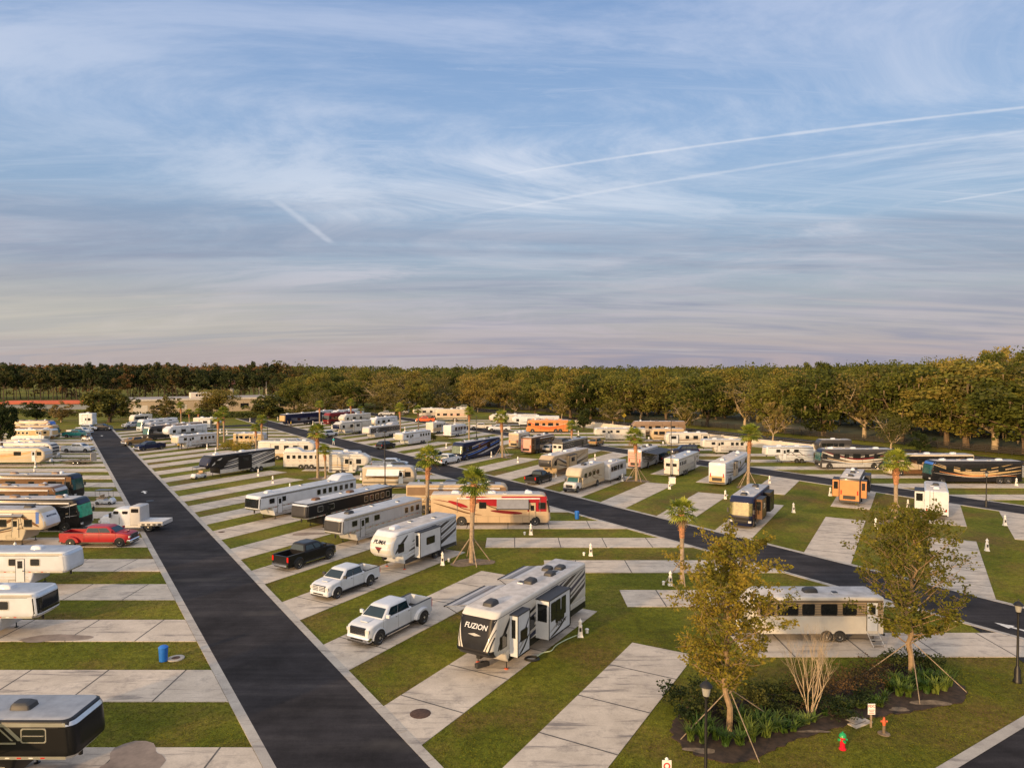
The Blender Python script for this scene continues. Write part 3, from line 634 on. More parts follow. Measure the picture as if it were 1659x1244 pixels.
def travel(root, L, s, base='white', low=None, style='lines', cols=('charcoal', 'tan'), cap=None, H=3.1, W=2.45, nax=2, slides=(), aw=None, nwin=4, acm='paint_white', siding=None, dr=None, steps=False, roof='roof_membrane', bulge=.5):
    hw = W / 2; xr, xf = -L / 2, L / 2; b = MB(); F = lerpf([(.55, xf - bulge), (1.2, xf - .1), (1.8, xf), (2.5, xf - .15), (H - .2, xf - bulge * .9), (H, xf - bulge * 1.4)]); rf = .3
    lv = [(z, xr, F(z), hw, rf, .06) for z in (.55, .9, 1.2, 1.8, 2.2, 2.5, H - .22)] + [(H - .08, xr, F(H - .08), hw, rf, .06), (H - .03, xr + .02, F(H - .03), hw - .03, rf, .08), (H, xr + .06, F(H) - .05, hw - .09, rf, .1)]
    b.plan(lv, P(base), M[roof], 4)
    if low: rect(b, xr + .08, xf - .6, .57, 1.1, hw + .004, P(low))
    if siding:
        z = 1.78; rect(b, xr + .06, xf - .42, 1.72, H - .2, hw + .004, P('taupe'))
        while z < H - .3: rect(b, xr + .06, xf - .42, z, z + .035, hw + .008, P(siding)); z += .11
    if style: side_graphics(b, style, [P(c) for c in cols], L, .8, H - .3, hw + .008, xr + .12, xf - .55)
    extras(root, b, L, hw, H, 1.3, False, False, .3) if dr is None else None
    axles(root, b, [xr + L * .38 + (k - (nax - 1) / 2) * .85 for k in range(nax)], hw, .35, .22)
    b.build('body', root)
    if cap: frontpatch(root, 'front_cap', F, hw, rf, -hw + .01, hw - .01, 1.0, H - .3, P(cap) if cap in PAL else M[cap], .012, 12, 6)
    a = MB()
    for q in (-1, 1): a.tube([(xf - .2, q * .6, .5), (xf + 1.1, 0, .5)], .05, 'black_metal', 5)
    a.build('tongue', root); a = MB(); a.lathe([(.16, .5), (.18, .6), (.18, 1.0), (.08, 1.1)], 'paint_white', 10, (xf + .35, .17)); a.lathe([(.16, .5), (.18, .6), (.18, 1.0), (.08, 1.1)], 'paint_white', 10, (xf + .35, -.17)); a.build('gas_bottles', root)
    jack(root, xf + .8, 0, .7)
    for q in (-1, 1):
        jack(root, xf - .9, q * (hw - .2), .6); jack(root, xr + .6, q * (hw - .2), .6)
        for k in range(nwin):
            xx = xf - 1.1 - k * (L - 2) / nwin
            if any(sl[0] - .3 < xx < sl[1] + .3 and q == s * sl[2] for sl in slides) or (dr is not None and q == s and abs(xx - dr) < .8): continue
            window(root, xx, 2.15, (.85, 1.3, .75, 1.0)[k % 4], .65, hw, q)
    d = dr if dr is not None else xf - 2.1
    door(root, d, hw, s if dr is not None else -1, .75, 1.85, .68, P('white'))
    if steps:
        a = MB()
        for k in range(3): a.box(d - .35, d + .35, *sorted((s * (hw + .1 + .28 * k), s * (hw + .32 + .28 * k))), .55 - .2 * k, .58 - .2 * k, 'aluminium')
        for q in (-.36, .36): a.tube([(d + q, s * hw, .7), (d + q, s * (hw + .95), .05)], .02, 'aluminium', 4)
        a.build('steps', root, flat=True)
    ac(root, xr + L * .5, 0, H - .03, acm); ac(root, xr + L * .2, 0, H - .03, acm) if L > 9 else None; vent(root, xr + L * .33, .4, H - .02)
    a = MB(); a.box(xr - .1, xr, -hw + .05, hw - .05, .4, .55, 'black_metal'); a.build('bumper', root, flat=True)
    for q in (-1, 1): a = MB(); a.box(xr - .03, xr, q * (hw - .15) - .05, q * (hw - .15) + .05, 1.0, 1.3, 'lamp_red'); a.build('taillight', root, flat=True)
    for sl in slides: slide(root, sl[0], sl[1], .8, H - .4, hw, s * sl[2], sl[3], P(sl[4]), wins=[((sl[0] + sl[1]) / 2, 2.15, min(1.2, (sl[1] - sl[0]) * .5), .6)])
    if aw: awning(root, aw[0], aw[1], hw, H - .3, s * aw[2], aw[3], aw[4], aw[5])
def pickup(root, L, s, col='white', dually=False, H=1.92, hood=1.32, trim='chrome', bedcover=False, cap_top=None, kind='pickup', glass='glass_blue', wr=.41, bed=None):
    """pickup, or a closed estate car when kind == 'suv'"""
    hw = 1.0 if kind == 'pickup' else .95; xr, xf = -L / 2, L / 2; m = P(col); b = MB(); n = 4; belt = hood + .04 if kind == 'pickup' else hood
    bl = bed or (2.05 if kind == 'pickup' else 0); xc = xr + bl; z0 = .42
    def sec(x, w, za, zb, rt=.12, rb=.1):
        r = []
        for cy, cz, rad, a0 in ((w - rt, zb - rt, rt, 0), (-w + rt, zb - rt, rt, 90), (-w + rb, za + rb, rb, 180), (w - rb, za + rb, rb, 270)):
            for k in range(n): a = radians(a0 + 90 * k / (n - 1)); r.append((x, cy + rad * cos(a), cz + rad * sin(a)))
        return r
    secs = [sec(xc if bl else xr, hw * (1 if bl else .93), z0 + .03, belt if bl else belt - .08), sec(xc + .15 if bl else xr + .2, hw, z0, belt), sec(0, hw, z0, belt), sec(xf - 1.75, hw, z0, belt - .02), sec(xf - 1.2, hw, z0, hood - .01), sec(xf - .5, hw * .99, z0, hood - .08), sec(xf - .15, hw * .95, z0 + .02, hood - .18), sec(xf, hw * .86, z0 + .08, hood - .3)]
    b.rings(secs[::-1], m)
    # greenhouse: base and roof outline
    xa, xb = xf - 1.35, (xc + .06 if bl else xr + .12); ra, rb_ = xa - .85, xb + (.22 if bl else .5); wb, wt = hw - .04, hw - .26; zt = H; zm = zt - .1
    def gring(x0, x1, w, z, r): return (z, x0, x1, w, r, r)
    b.plan([gring(xb, xa, wb, belt - .03, .12), gring(rb_ - .06, ra + .12, wt + .03, zm, .2), gring(rb_ + .03, ra - .02, wt - .06, zt - .02, .2), gring(rb_ + .2, ra - .2, wt - .2, zt, .2)], m)
    axf, axr = xf - .95, xr + (1.25 if kind == 'pickup' else .95)
    if bl:
        for q in (-1, 1): b.box(xr + .03, xc + .02, *sorted((q * (hw - .13), q * hw)), .5, belt - .05, m)
        b.box(xr + .03, xc, -hw + .13, hw - .13, .5, .8, 'black_metal'); b.box(xr, xr + .09, -hw + .03, hw - .03, .52, belt - .06, m)
        for q in (-1, 1): b.box(xr + .03, xc, *sorted((q * (hw - .14), q * (hw + .005))), belt - .05, belt - .02, 'dark_plastic')
        if bedcover: b.box(xr + .06, xc - .02, -hw + .1, hw - .1, belt - .1, belt + .0, 'dark_plastic')
    for ax_ in ((axf,) if dually else (axf, axr)):
        for q in (-1, 1):
            r0, r1 = [[(ax_ + rr_ * cos(a_), q * yy_, wr + rr_ * sin(a_)) for a_ in [pi * k / 12 for k in range(13)]] for rr_, yy_ in ((wr * 1.42, hw + .002), (wr * 1.22, hw + .05))]
            b.add(r0 + r1, [((i, i + 1, 14 + i, 13 + i) if q < 0 else (13 + i, 14 + i, i + 1, i)) for i in range(12)], m)
    arch(b, axf, hw + .012, wr * 1.24, wr); 
    if not dually: arch(b, axr, hw + .012, wr * 1.22, wr)
    else:
        for q in (-1, 1):
            pts = [(axr + .85 * cos(a), wr + .05 + .62 * sin(a)) for a in [pi * k / 10 for k in range(11)]]
            r0 = [(x, q * (hw - .02), z) for x, z in pts]; r1 = [(axr + (x - axr) * .93, q * (hw + .22), .35 + (z - .35) * .93) for x, z in pts]
            b.add(r0 + r1, [(i, i + 1, 12 + i, 11 + i) if q < 0 else (11 + i, 12 + i, i + 1, i) for i in range(10)] + [tuple(range(11, 22)) if q < 0 else tuple(range(21, 10, -1))], m)
            p = [(axr + wr * 1.15 * cos(a), q * (hw + .232), wr + wr * 1.05 * sin(a)) for a in [pi * k / 12 for k in range(13)]]; b.poly(p if q < 0 else p[::-1], 'rubber')
    b.box(xr + .1, xf - .2, -hw + .12, hw - .12, .28, .5, 'black_metal')
    for x_ in ([xc + .1, (xa + xc) / 2 - .05, xa - .02] if bl else [xr + 1.5, 0.0, xa - .05]): rect(b, x_, x_ + .018, .55, belt - .05, hw + .006, M['black_metal'])
    for x_ in (((xa + xc) / 2 + .1, xc + .25) if bl else (.15, xr + 1.65)): rect(b, x_, x_ + .16, belt - .2, belt - .16, hw + .016, M['dark_plastic'])
    if kind == 'pickup': rect(b, axr + wr * 1.3, axf - wr * 1.3, .42, .5, hw + .008, M['dark_plastic'])
    b.box(xf - 1.5, xf - .6, -.3, .3, hood - .04, hood + .015, m)
    b.build('body', root)
    for x in (axf, axr):
        for q in (-1, 1): wheel(root, x, q * (hw - .08 if not (dually and x == axr) else hw + .12), wr, .27)
    # glass
    def side(q, u0, u1, z_lo=.06, z_hi=.03):
        a = MB(); f = lambda u, t: (xb + (xa - xb) * u + ((rb_ - .06 + (ra + .12 - rb_ + .06) * u) - (xb + (xa - xb) * u)) * t, q * (wb + (wt + .03 - wb) * t + .012), belt - .03 + (zm - belt + .03) * t)
        p = [f(u0, .14), f(u1, .14), f(u1 - .0, .88), f(u0, .88)]; o_ = .02; w_ = [f(u0 - o_, .06), f(u1 + o_, .06), f(u1 + o_, .94), f(u0 - o_, .94)]; p = [(v[0], v[1] + q * .008, v[2]) for v in p]; a.poly(w_ if q < 0 else w_[::-1], 'black_metal'); a.poly(p if q < 0 else p[::-1], glass); a.build('window', root, flat=True)
    for q in (-1, 1):
        for u0, u1 in (((.08, .47), (.52, .84)) if kind == 'pickup' else ((.06, .3), (.34, .62), (.66, .9))): side(q, u0, u1)
        a = MB(); a.box(xa - .42, xa - .28, *sorted((q * hw, q * (hw + .26))), belt + .02, belt + .24, m if trim == 'chrome' else 'dark_plastic'); a.build('side_mirror', root, flat=True)
        a = MB(); a.box(xf - .3, xf + .005, *sorted((q * hw * .62, q * hw * .93)), hood - .5, hood - .3, 'lamp_clear'); a.build('headlight', root, flat=True)
        a = MB(); a.box(xr - .015, xr + .05, *sorted((q * (hw - .17), q * (hw + .004))), .85, belt - .12, 'lamp_red'); a.build('taillight', root, flat=True)
    def end(x0, x1, wz0, wz1, nm):
        a = MB(); t0, t1 = .1, .9; X = lambda t: x0 + (x1 - x0) * t; sg = 1 if nm == 'windshield' else -1; Z = lambda t: belt - .03 + (zm - belt + .03) * t; Wd = lambda t: (wz0 + (wz1 - wz0) * t) - .12
        p = [(X(t0) + sg * .012, -Wd(t0), Z(t0) + .012), (X(t0) + sg * .012, Wd(t0), Z(t0) + .012), (X(t1) + sg * .012, Wd(t1), Z(t1) + .012), (X(t1) + sg * .012, -Wd(t1), Z(t1) + .012)]; a.poly(p if sg > 0 else p[::-1], glass); a.build(nm, root, flat=True)
    end(xa, ra + .12, wb, wt + .03, 'windshield'); end(xb, rb_ - .06, wb, wt + .03, 'rear_window')
    a = MB(); a.box(xf - .1, xf + .03, -hw * .62, hw * .62, hood - .66, hood - .2, 'black_metal')
    for k in range(4): a.box(xf + .03, xf + .045, -hw * .6, hw * .6, hood - .62 + k * .115, hood - .565 + k * .115, trim if trim != 'body' else m)
    a.box(xf + .03, xf + .05, -.04, .04, hood - .64, hood - .22, trim if trim != 'body' else m)
    a.build('grille', root, flat=True)
    a = MB(); a.box(xf - .3, xf + .07, -hw * .8, hw * .8, .3, .42, 'dark_plastic'); a.box(xf + .06, xf + .105, -hw * .5, hw * .5, .48, .58, 'black_metal'); a.plan([(.4, xf - .35, xf + .06, hw * .95, .15, .05), (.62, xf - .35, xf + .1, hw * .97, .18, .05), (.7, xf - .35, xf + .04, hw * .95, .15, .05)], trim if trim != 'body' else m)
    a.build('bumper', root); a = MB(); a.box(xr - .14, xr + .02, -hw * .9, hw * .9, .45, .62, trim if trim != 'body' else m); a.build('bumper', root, flat=True)
    for q in (-1, 1):
        a = MB(); a.box(xf - 1.9 - 2.1, xf - 1.6, *sorted((q * (hw - .05), q * (hw + .1))), .36, .42, 'chrome' if trim == 'chrome' else 'black_metal')
        if kind == 'pickup': a.build('running_board', root, flat=True)
def class_c(root, L, s, base='cream', H=3.4, style='swoosh', cols=('brown', 'tan'), truck=True, slides=(), glass='glass_teal', nwin=4, low='tan'):
    hw = 1.25; xr, xf = -L / 2, L / 2; xh = xf - (2.1 if truck else 1.5); b = MB(); F = lerpf([(2.05, xh + .75), (2.3, xh + 1.0), (2.9, xh + .8), (H, xh + .3)])
    b.plan([(.5, xr, xh, hw, .05, .08), (2.05, xr, xh, hw, .05, .08), (2.051, xr, F(2.05), hw - .05, .4, .08), (2.3, xr, F(2.3), hw, .4, .08), (2.9, xr, F(2.9), hw, .4, .08), (H - .12, xr, F(H - .1), hw - .03, .4, .1), (H, xr + .15, F(H) - .2, hw - .2, .3, .1)], P(base), M['roof_membrane'], 4)
    if low: rect(b, xr + .1, xh - .05, .52, 1.0, hw + .004, P(low))
    side_graphics(b, style, [P(c) for c in cols], L, .8, H - .3, hw + .008, xr + .12, xh - .1)
    # cab
    zb = 1.45 if truck else 1.25; b.plan([(.55, xh - .1, xf, 1.0, .25, .05), (zb - .25, xh - .1, xf - .05, 1.0, .3, .05), (zb, xh - .1, xf - .35, .93, .3, .05)], P('silver' if truck else base), None, 3)
    b.plan([(zb - .05, xh - .1, xh + (1.05 if truck else .95), 1.0, .12, .05), (2.08, xh - .1, xh + .65, .9, .12, .05)], P(base), None, 3)
    arch(b, xf - .75, 1.012, .56, .46); arch(b, xr + L * .28, hw + .012, .56, .46); b.build('body', root)
    for x in (xf - .75, xr + L * .28):
        for q in (-1, 1): wheel(root, x, q * ((1.0 if x > 0 else hw) - .08), .46, .27)
    x0 = xh + (1.05 if truck else .95); a = MB(); p = [(x0 - .02, -.85, zb), (x0 - .02, .85, zb), (x0 - .37, .78, 2.03), (x0 - .37, -.78, 2.03)]; a.poly(p, glass); a.build('windshield', root, flat=True)
    for q in (-1, 1):
        a = MB(); p = [(xh + .15, q * 1.0, zb + .02), (xh + .95, q * .995, zb + .02), (xh + .6, q * .92, 2.0), (xh + .15, q * .92, 2.0)]; a.poly(p if q < 0 else p[::-1], 'glass_dark'); a.build('window', root, flat=True)
        for k in range(nwin): window(root, xh - .9 - k * (L - 4) / nwin, 2.2, .8, .55, hw, q)
        a = MB(); a.box(xf - .15, xf + .01, *sorted((q * .6, q * .88)), .85, 1.1, 'lamp_clear'); a.build('headlight', root, flat=True)
        a = MB(); a.box(xh + .75, xh + .87, *sorted((q * 1.05, q * 1.3)), zb, zb + .4, 'dark_plastic'); a.build('side_mirror', root, flat=True)
        a = MB(); a.box(xr - .03, xr, q * 1.0 - .07, q * 1.0 + .07, 1.0, 1.3, 'lamp_red'); a.build('taillight', root, flat=True)
    a = MB(); a.box(xf - .02, xf + .03, -.5, .5, .75, 1.15, 'black_metal')
    for k in range(4): a.box(xf + .03, xf + .045, -.48, .48, .8 + k * .09, .84 + k * .09, 'chrome')
    a.build('grille', root, flat=True); a = MB(); a.plan([(.42, xf - .3, xf + .15, 1.0, .2, .05), (.7, xf - .3, xf + .15, 1.0, .2, .05)], 'chrome'); a.build('bumper', root); a = MB(); a.box(xr - .15, xr, -1.1, 1.1, .45, .65, 'black_metal'); a.build('bumper', root, flat=True)
    ac(root, 0, 0, H - .03, 'dark_plastic'); ac(root, xr + L * .2, 0, H - .03, 'paint_white'); vent(root, xr + L * .4, .4, H - .02)
    a = MB()
    for q in (-.18, .18): a.tube([(xr - .06, q + .5, .8), (xr - .06, q + .5, H)], .02, 'aluminium', 4)
    for k in range(8): a.tube([(xr - .06, .32, 1.0 + k * .3), (xr - .06, .68, 1.0 + k * .3)], .015, 'aluminium', 4)
    a.build('ladder', root)
    for sl in slides: slide(root, sl[0], sl[1], .95, H - .35, hw, s * sl[2], sl[3], P(sl[4]), wins=[((sl[0] + sl[1]) / 2, 2.3, min(1.0, (sl[1] - sl[0]) * .5), .5)], endwin=sl[5] if len(sl) > 5 else False)
def hauler_truck(root, L, s):
    b = MB(); m = P('white'); xf, xr = L / 2, -L / 2
    b.plan([(.7, xf - 1.35, xf, .8, .3, .05), (1.25, xf - 1.35, xf - .05, .8, .3, .05), (1.62, xf - 1.35, xf - .3, .62, .3, .05)], m)
    for q in (-1, 1):
        pts = [(xf - .85 + .62 * cos(a), .5 + .62 * sin(a)) for a in [pi * k / 8 for k in range(9)]]; b.rings([[(x, q * .6, z) for x, z in pts], [(x, q * 1.08, z - .03) for x, z in pts]] if q < 0 else [[(x, q * 1.08, z - .03) for x, z in pts], [(x, q * .6, z) for x, z in pts]], m)
    b.plan([(.7, xf - 3.6, xf - 1.3, 1.0, .1, .05), (1.6, xf - 3.6, xf - 1.3, 1.0, .1, .05), (2.4, xf - 3.6, xf - 1.75, .92, .15, .1), (2.5, xf - 3.5, xf - 1.9, .8, .15, .1)], m)
    b.plan([(.75, xf - 4.75, xf - 3.58, 1.05, .1, .15), (2.7, xf - 4.7, xf - 3.5, 1.0, .1, .15), (2.78, xf - 4.6, xf - 3.6, .9, .1, .1)], P('lightgrey'))
    b.box(xr, xf - 4.7, -1.15, 1.15, .95, 1.12, P('silver')); b.box(xr, xf - 4.5, -1.15, 1.15, .7, .96, P('silver')) ; b.box(xr + .3, xf - .3, -.4, .4, .45, .75, 'black_metal')
    for k in range(4):
        for q in (-1, 1): b.box(xr + .15 + k * .6, xr + .5 + k * .6, *sorted((q * 1.15, q * 1.16)), .74, .9, 'black_metal')
    b.box(xf - 4.74, xf - 1.2, -1.06, 1.06, .45, .72, P('silver')); b.build('body', root)
    for x in (xf - .85, xr + 1.6):
        for q in (-1, 1): wheel(root, x, q * .92, .45, .28)
    for q in (-1, 1):
        window(root, xf - 2.0, 1.95, .5, .5, .94, q); window(root, xf - 3.0, 1.95, .55, .5, .94, q); window(root, xf - 4.1, 2.3, .75, .35, 1.0, q)
        a = MB(); a.box(xf - .25, xf - .02, *sorted((q * .6, q * .85)), .95, 1.2, 'lamp_clear'); a.build('headlight', root, flat=True)
        a = MB(); a.box(xf - 1.6, xf - 1.45, *sorted((q * 1.1, q * 1.35)), 1.6, 2.1, 'dark_plastic'); a.tube([(xf - 1.5, q * .9, 2.1), (xf - 1.5, q * 1.2, 2.1)], .02, 'chrome', 4); a.build('side_mirror', root, flat=True)
        a = MB(); a.box(xf - 2.42, xf - 2.38, *sorted((q * 1.0, q * 1.012)), .8, 1.6, 'black_metal'); a.build('door_seam', root, flat=True)
    a = MB(); p = [(xf - 1.28, -.85, 1.62), (xf - 1.28, .85, 1.62), (xf - 1.72, .8, 2.35), (xf - 1.72, -.8, 2.35)]; a.poly(p, 'glass_blue'); a.build('windshield', root, flat=True)
    a = MB(); a.box(xf - .02, xf + .03, -.45, .45, .85, 1.35, 'chrome'); a.box(xf - .1, xf + .12, -.95, .95, .5, .75, 'chrome'); a.build('grille', root, flat=True)
def golf_cart(root, col='white'):
    b = MB(); b.plan([(.25, -1.15, 1.15, .55, .2, .1), (.5, -1.15, 1.2, .58, .25, .1), (.55, -1.1, 1.1, .5, .2, .1)], P(col)); b.plan([(.5, .7, 1.2, .55, .25, .1), (.85, .65, .9, .5, .1, .1)], P(col)); b.plan([(.5, -.95, .05, .55, .1, .1), (.78, -.9, 0, .52, .1, .1)], P(col)); b.build('body', root)
    a = MB(); a.box(-.4, .1, -.5, .5, .78, .9, 'seat_tan'); a.box(-.5, -.4, -.5, .5, .85, 1.25, 'seat_tan'); a.box(-1.1, -.6, -.5, .5, .78, .88, 'seat_tan'); a.build('seat', root, flat=True)
    a = MB(); a.plan([(1.88, -1.15, .85, .6, .15, .15), (1.94, -1.1, .8, .56, .15, .15)], P('charcoal')); a.build('roof', root)
    a = MB()
    for x, z in ((.78, .8), (-1.05, .55)):
        for q in (-1, 1): a.tube([(x, q * .5, z), (x - .12 if x > 0 else x, q * .53, 1.9)], .02, 'black_metal', 5)
    a.build('roof_posts', root); a = MB(); a.tube([(.75, .25, .75), (.4, .25, 1.05)], .02, 'black_metal', 5); a.lathe([(.17, 1.04), (.17, 1.07)], 'black_metal', 10, (.38, .25)); a.build('steering_wheel', root)
    for x in (.8, -.8):
        for q in (-1, 1): wheel(root, x, q * .5, .23, .18)
def flat_trailer(root, L):
    b = MB(); b.box(-L / 2, L / 2, -.95, .95, .48, .56, 'wood_pole')
    for q in (-1, 1): b.box(-L / 2, L / 2, *sorted((q * .95, q * 1.02)), .42, .62, 'black_metal'); b.tube([(-L / 2, q * .98, .62), (-L / 2, q * .98, .95), (L / 2, q * .98, .95), (L / 2, q * .98, .62)], .025, 'black_metal', 4); b.box(-.9, .9, *sorted((q * .98, q * 1.22)), .75, .8, 'black_metal')
    b.build('deck', root, flat=True); a = MB()
    for q in (-1, 1): a.tube([(-L / 2, q * .6, .5), (-L / 2 - 1.2, 0, .5)], .05, 'black_metal', 5)
    a.build('tongue', root); a = MB(); a.box(L / 2, L / 2 + .06, -.9, .9, .5, 2.1, P('beige')); a.build('ramp_gate', root, flat=True)
    for x in (-.42, .42):
        for q in (-1, 1): wheel(root, x, q * 1.08, .34, .2)
# ---------------------------------------------------------------- placing
VEH = []     # (short unique description, location) used for the labels of posts, palms and lamps
def near_pt(px, py): return G(px, py)
def place(name, label, cat_, fn, x, y, u, front, L, W=2.5, short=None, group=None, xr=None, back=0.0, **kw):
    """x, y = pixel of the near ground line at the left end; the long side runs along u; front 'L' or 'R'"""
    p = G(x, y) - u * back; nrm = Vector((u.y, -u.x, 0))
    if xr is not None:                       # length from the pixel column of the right end
        lo, hi = 1.0, 30.0
        for _ in range(40):
            mid = (lo + hi) / 2; q = p + u * mid
            if PX(q)[0] < xr: lo = mid
            else: hi = mid
        L = lo
    if u is D0 and xr is not None:          # the outermost corner belongs to the far side
        if PX(p)[0] > CXP:
            q = p - nrm * W; sh = (PX(q)[0] - x) * q.y / FPX; p = p - u * sh; L += sh
        else:
            q = p + u * L - nrm * W; e_ = (PX(q)[0] - xr) * q.y / FPX
            if x < -40: p = p - u * e_
            else: L -= e_
    c = p + u * (L / 2) - nrm * (W / 2); h = u if front == 'R' else -u; s = -1 if front == 'R' else 1
    root = thing(name, label, cat_, group, (c.x, c.y, .034), atan2(h.y, h.x))
    fn(root, L, s, **kw) if fn not in (golf_cart, flat_trailer) else fn(root, *([L] if fn is flat_trailer else []), **kw)
    VEH.append((short or label, c)); return root
# ================================================================ the vehicles
V = place
# ---- near rows, right of the first road
p0 = G(823, 1088)
FL = 13.2
q0 = PX(p0 - D1 * 1.9)
rt = V('fifth_wheel_trailer', 'large white and black toy hauler trailer with FUZION lettering, striped awnings open and slide-outs out', 'camper trailer', fifth, q0[0], q0[1], D1, 'L', FL, short='the big FUZION toy hauler',
       base='offwhite', low='charcoal', style='rays', cols=('black', 'black', 'navy'), cap=None, nose='rake', over=1.7, zs=1.3, H=3.75, nax=3, nwin=3, legfoot='valve_orange', acm='dark_plastic', nac=2,
       slides=((3.0, 4.5, 1, .55, 'white', 1), (-1.9, 1.2, 1, .95, 'white', 1)), aw=(-.8, 3.9, -1, 2.6, .55, 'awning_grey'))
awning(rt, -6.2, -2.4, 1.25, 3.3, -1, 2.4, .4, 'awning_grey')
for a_ in [c for c in rt.children if c.name.startswith('awning')]:
    x0_, x1_, yy_ = (-.8, 3.9, 2.6) if 'k' not in a_ else (0, 0, 0)
def stripe_awning(o, x0, x1, s, y, z, out, drop):
    a = MB()
    for i, (c0, c1, m) in enumerate(((.0, .12, 'paint_charcoal'), (.2, .26, 'paint_charcoal'), (.34, .52, 'paint_lightgrey'), (.6, .66, 'paint_charcoal'), (.8, .9, 'paint_lightgrey'))):
        f = lambda c: (s * (y + out * c), z - drop * c + .012); (ya, za), (yb, zb) = f(c0), f(c1); a.poly([(x0, ya, za), (x1, ya, za), (x1, yb, zb), (x0, yb, zb)], m)
    a.build('stripes', o, flat=True)
aws = [c for c in rt.children if c.name.startswith('awning')]
stripe_awning(aws[0], -.8, 3.9, -1, 1.25, 3.35, 2.6, .55); stripe_awning(aws[1], -6.2, -2.4, -1, 1.25, 3.3, 2.4, .4)
F_ = lerpf([(1.3, FL / 2 - .3), (1.6, FL / 2), (2.2, FL / 2 - .12), (3.45, FL / 2 - .55), (3.75, FL / 2 - 1.0)])
frontshape(rt, 'front_cap', F_, 1.25, .35, lambda t: 0, lambda t: .68 + .54 * t ** .8, 1.72, 3.45, M['glass_bronze'], .014)
frontshape(rt, 'front_skirt', F_, 1.25, .35, lambda t: 0, lambda t: 1.245, 1.32, 1.74, M['paint_black'], .02)
for q in (1, -1): frontshape(rt, 'nose_stripe', F_, 1.25, .35, lambda t: .8 + .42 * t, lambda t: .86 + .385 * t, 1.74, 2.9, M['paint_black'], .022, sides=(q,))
for q in (1, -1): frontshape(rt, 'nose_stripe', F_, 1.25, .35, lambda t: 1.0 + .2 * t, lambda t: 1.08 + .16 * t, 1.74, 2.5, M['paint_black'], .024, sides=(q,))
for q in (-1, 1):
    a = MB(); a.box(FL / 2 - .12, FL / 2 - .02, *sorted((q * .95, q * 1.1)), 1.6, 1.72, 'glass_blue'); a.build('marker_light', rt, flat=True)
a = MB(); rect(a, -FL / 2 + .08, FL / 2 - 2.0, .56, 1.0, 1.262, M['paint_black']); a.build('skirt_band', rt, flat=True)
slp = atan2(F_(2.6) - F_(3.3), .7)
text('lettering', 'FUZION', .42, 'paint_white', rt, (F_(2.95) + .05, 0, 2.95), (pi / 2 - slp, 0, pi / 2), sx=1.0, shear=.2)
text('lettering', 'FUZION', .38, 'paint_black', rt, (-.5, 1.25 + .95 + .012, 1.5), (pi / 2, 0, pi), sx=1.0)
a = MB(); a.poly([(F_(2.5) + .05, -.45, 2.52), (F_(2.5) + .05, 0, 2.44), (F_(2.5) + .05, .45, 2.52), (F_(2.5) + .05, 0, 2.62)], 'paint_lightgrey'); a.build('badge', rt, flat=True)
for x_ in (-.9, -.1, .6): window(rt, x_, 2.5, .6, 1.1, 1.25 + .95, 1, t=.02)
for x_, y_ in ((-2.6, .35), (-3.6, -.35), (-4.3, .3)): ac(rt, x_, y_, 3.72, 'dark_plastic', .85, .65, .28)
sl_ = [c for c in rt.children if c.name.startswith('slide_out')]
for o_, x0_, x1_, yy_ in ((sl_[0], 3.05, 4.45, 1.25 + .55), (sl_[1], -1.85, 1.15, 1.25 + .95)):
    a = MB(); n_ = 3
    for k in range(n_): band(a, [(x1_ - .1, .95 + .35 * k), ((x0_ + x1_) / 2, 1.25 + .42 * k), (x0_ + .05, 1.85 + .5 * k)], .16, yy_ + .01 + .001 * k, P(('black', 'grey', 'navy')[k]), (.95, 2.9 if x0_ > 0 else 1.6), (x0_ + .05, x1_ - .05), True, (1,))
    a.build('stripes', o_, flat=True)
# things on the ground beside it
a = MB(); a.plan([(.03, -.45, .45, .16, .05, .05), (.26, -.45, .45, .16, .05, .05), (.3, -.35, .35, .12, .05, .05)], 'dark_plastic'); a.box(-.1, .1, -.05, .05, .3, .36, 'black_metal')
o = a.build('tote_tank', loc=G(781, 1080)); o.rotation_euler = (0, 0, .6); tag(o, 'black waste tote lying on the concrete under the nose of the FUZION trailer', 'tote')
a = MB()
for k in range(5): a.tube([(.42 * cos(t) * (1 + .1 * sin(k)), .3 * sin(t), .06 + .02 * k) for t in [2 * pi * j / 16 for j in range(17)]], .035, 'cord_black', 5)
o = a.build('power_cord', loc=G(862, 1069)); tag(o, 'coiled black power cord on the pad edge beside the FUZION trailer', 'cord')
def hosepath(name, label, pts, r, m, z=.05):
    c = [G(*p) for p in pts]; b = Vector(c[0]); a = MB(); pp = cat([(v.x - b.x, v.y - b.y) for v in c], 6); a.tube([(x, y, z) for x, y in pp], r, m, 5); tag(a.build(name, loc=b), label, 'hose')
hosepath('garden_hose', 'pale green garden hose snaking over grass to the utility pedestal by the FUZION trailer', [(866, 1066), (880, 1058), (893, 1055), (900, 1047), (915, 1038), (934, 1030)], .035, 'hose')
# ---- trucks
V('pickup_truck', 'large white dual rear wheel pickup with wide silver grille parked nose to the road', 'pickup', pickup, *PX(G(616, 1045) - D1 * 1.0), D1, 'L', 6.7, 2.05, short='the white dual-wheel pickup', dually=True, H=2.15, hood=1.48, wr=.47, bed=2.35)
V('pickup_truck', 'white pickup with painted grille and open bed in front of the PUMA trailer', 'pickup', pickup, *PX(G(546.7, 970.5) - D1 * .95), D1, 'L', 6.0, 2.0, short='the white pickup by the PUMA trailer', trim='body', H=2.0, hood=1.34, wr=.44, bed=1.9)
V('pickup_truck', 'black pickup parked tail to the road with red tail lights', 'pickup', pickup, *PX(G(484.5, 922) - D1 * 1.25), D1, 'R', 6.0, 2.0, short='the black pickup near the left road', col='navy' if False else 'black', H=2.02, hood=1.36, wr=.44, bed=1.9)
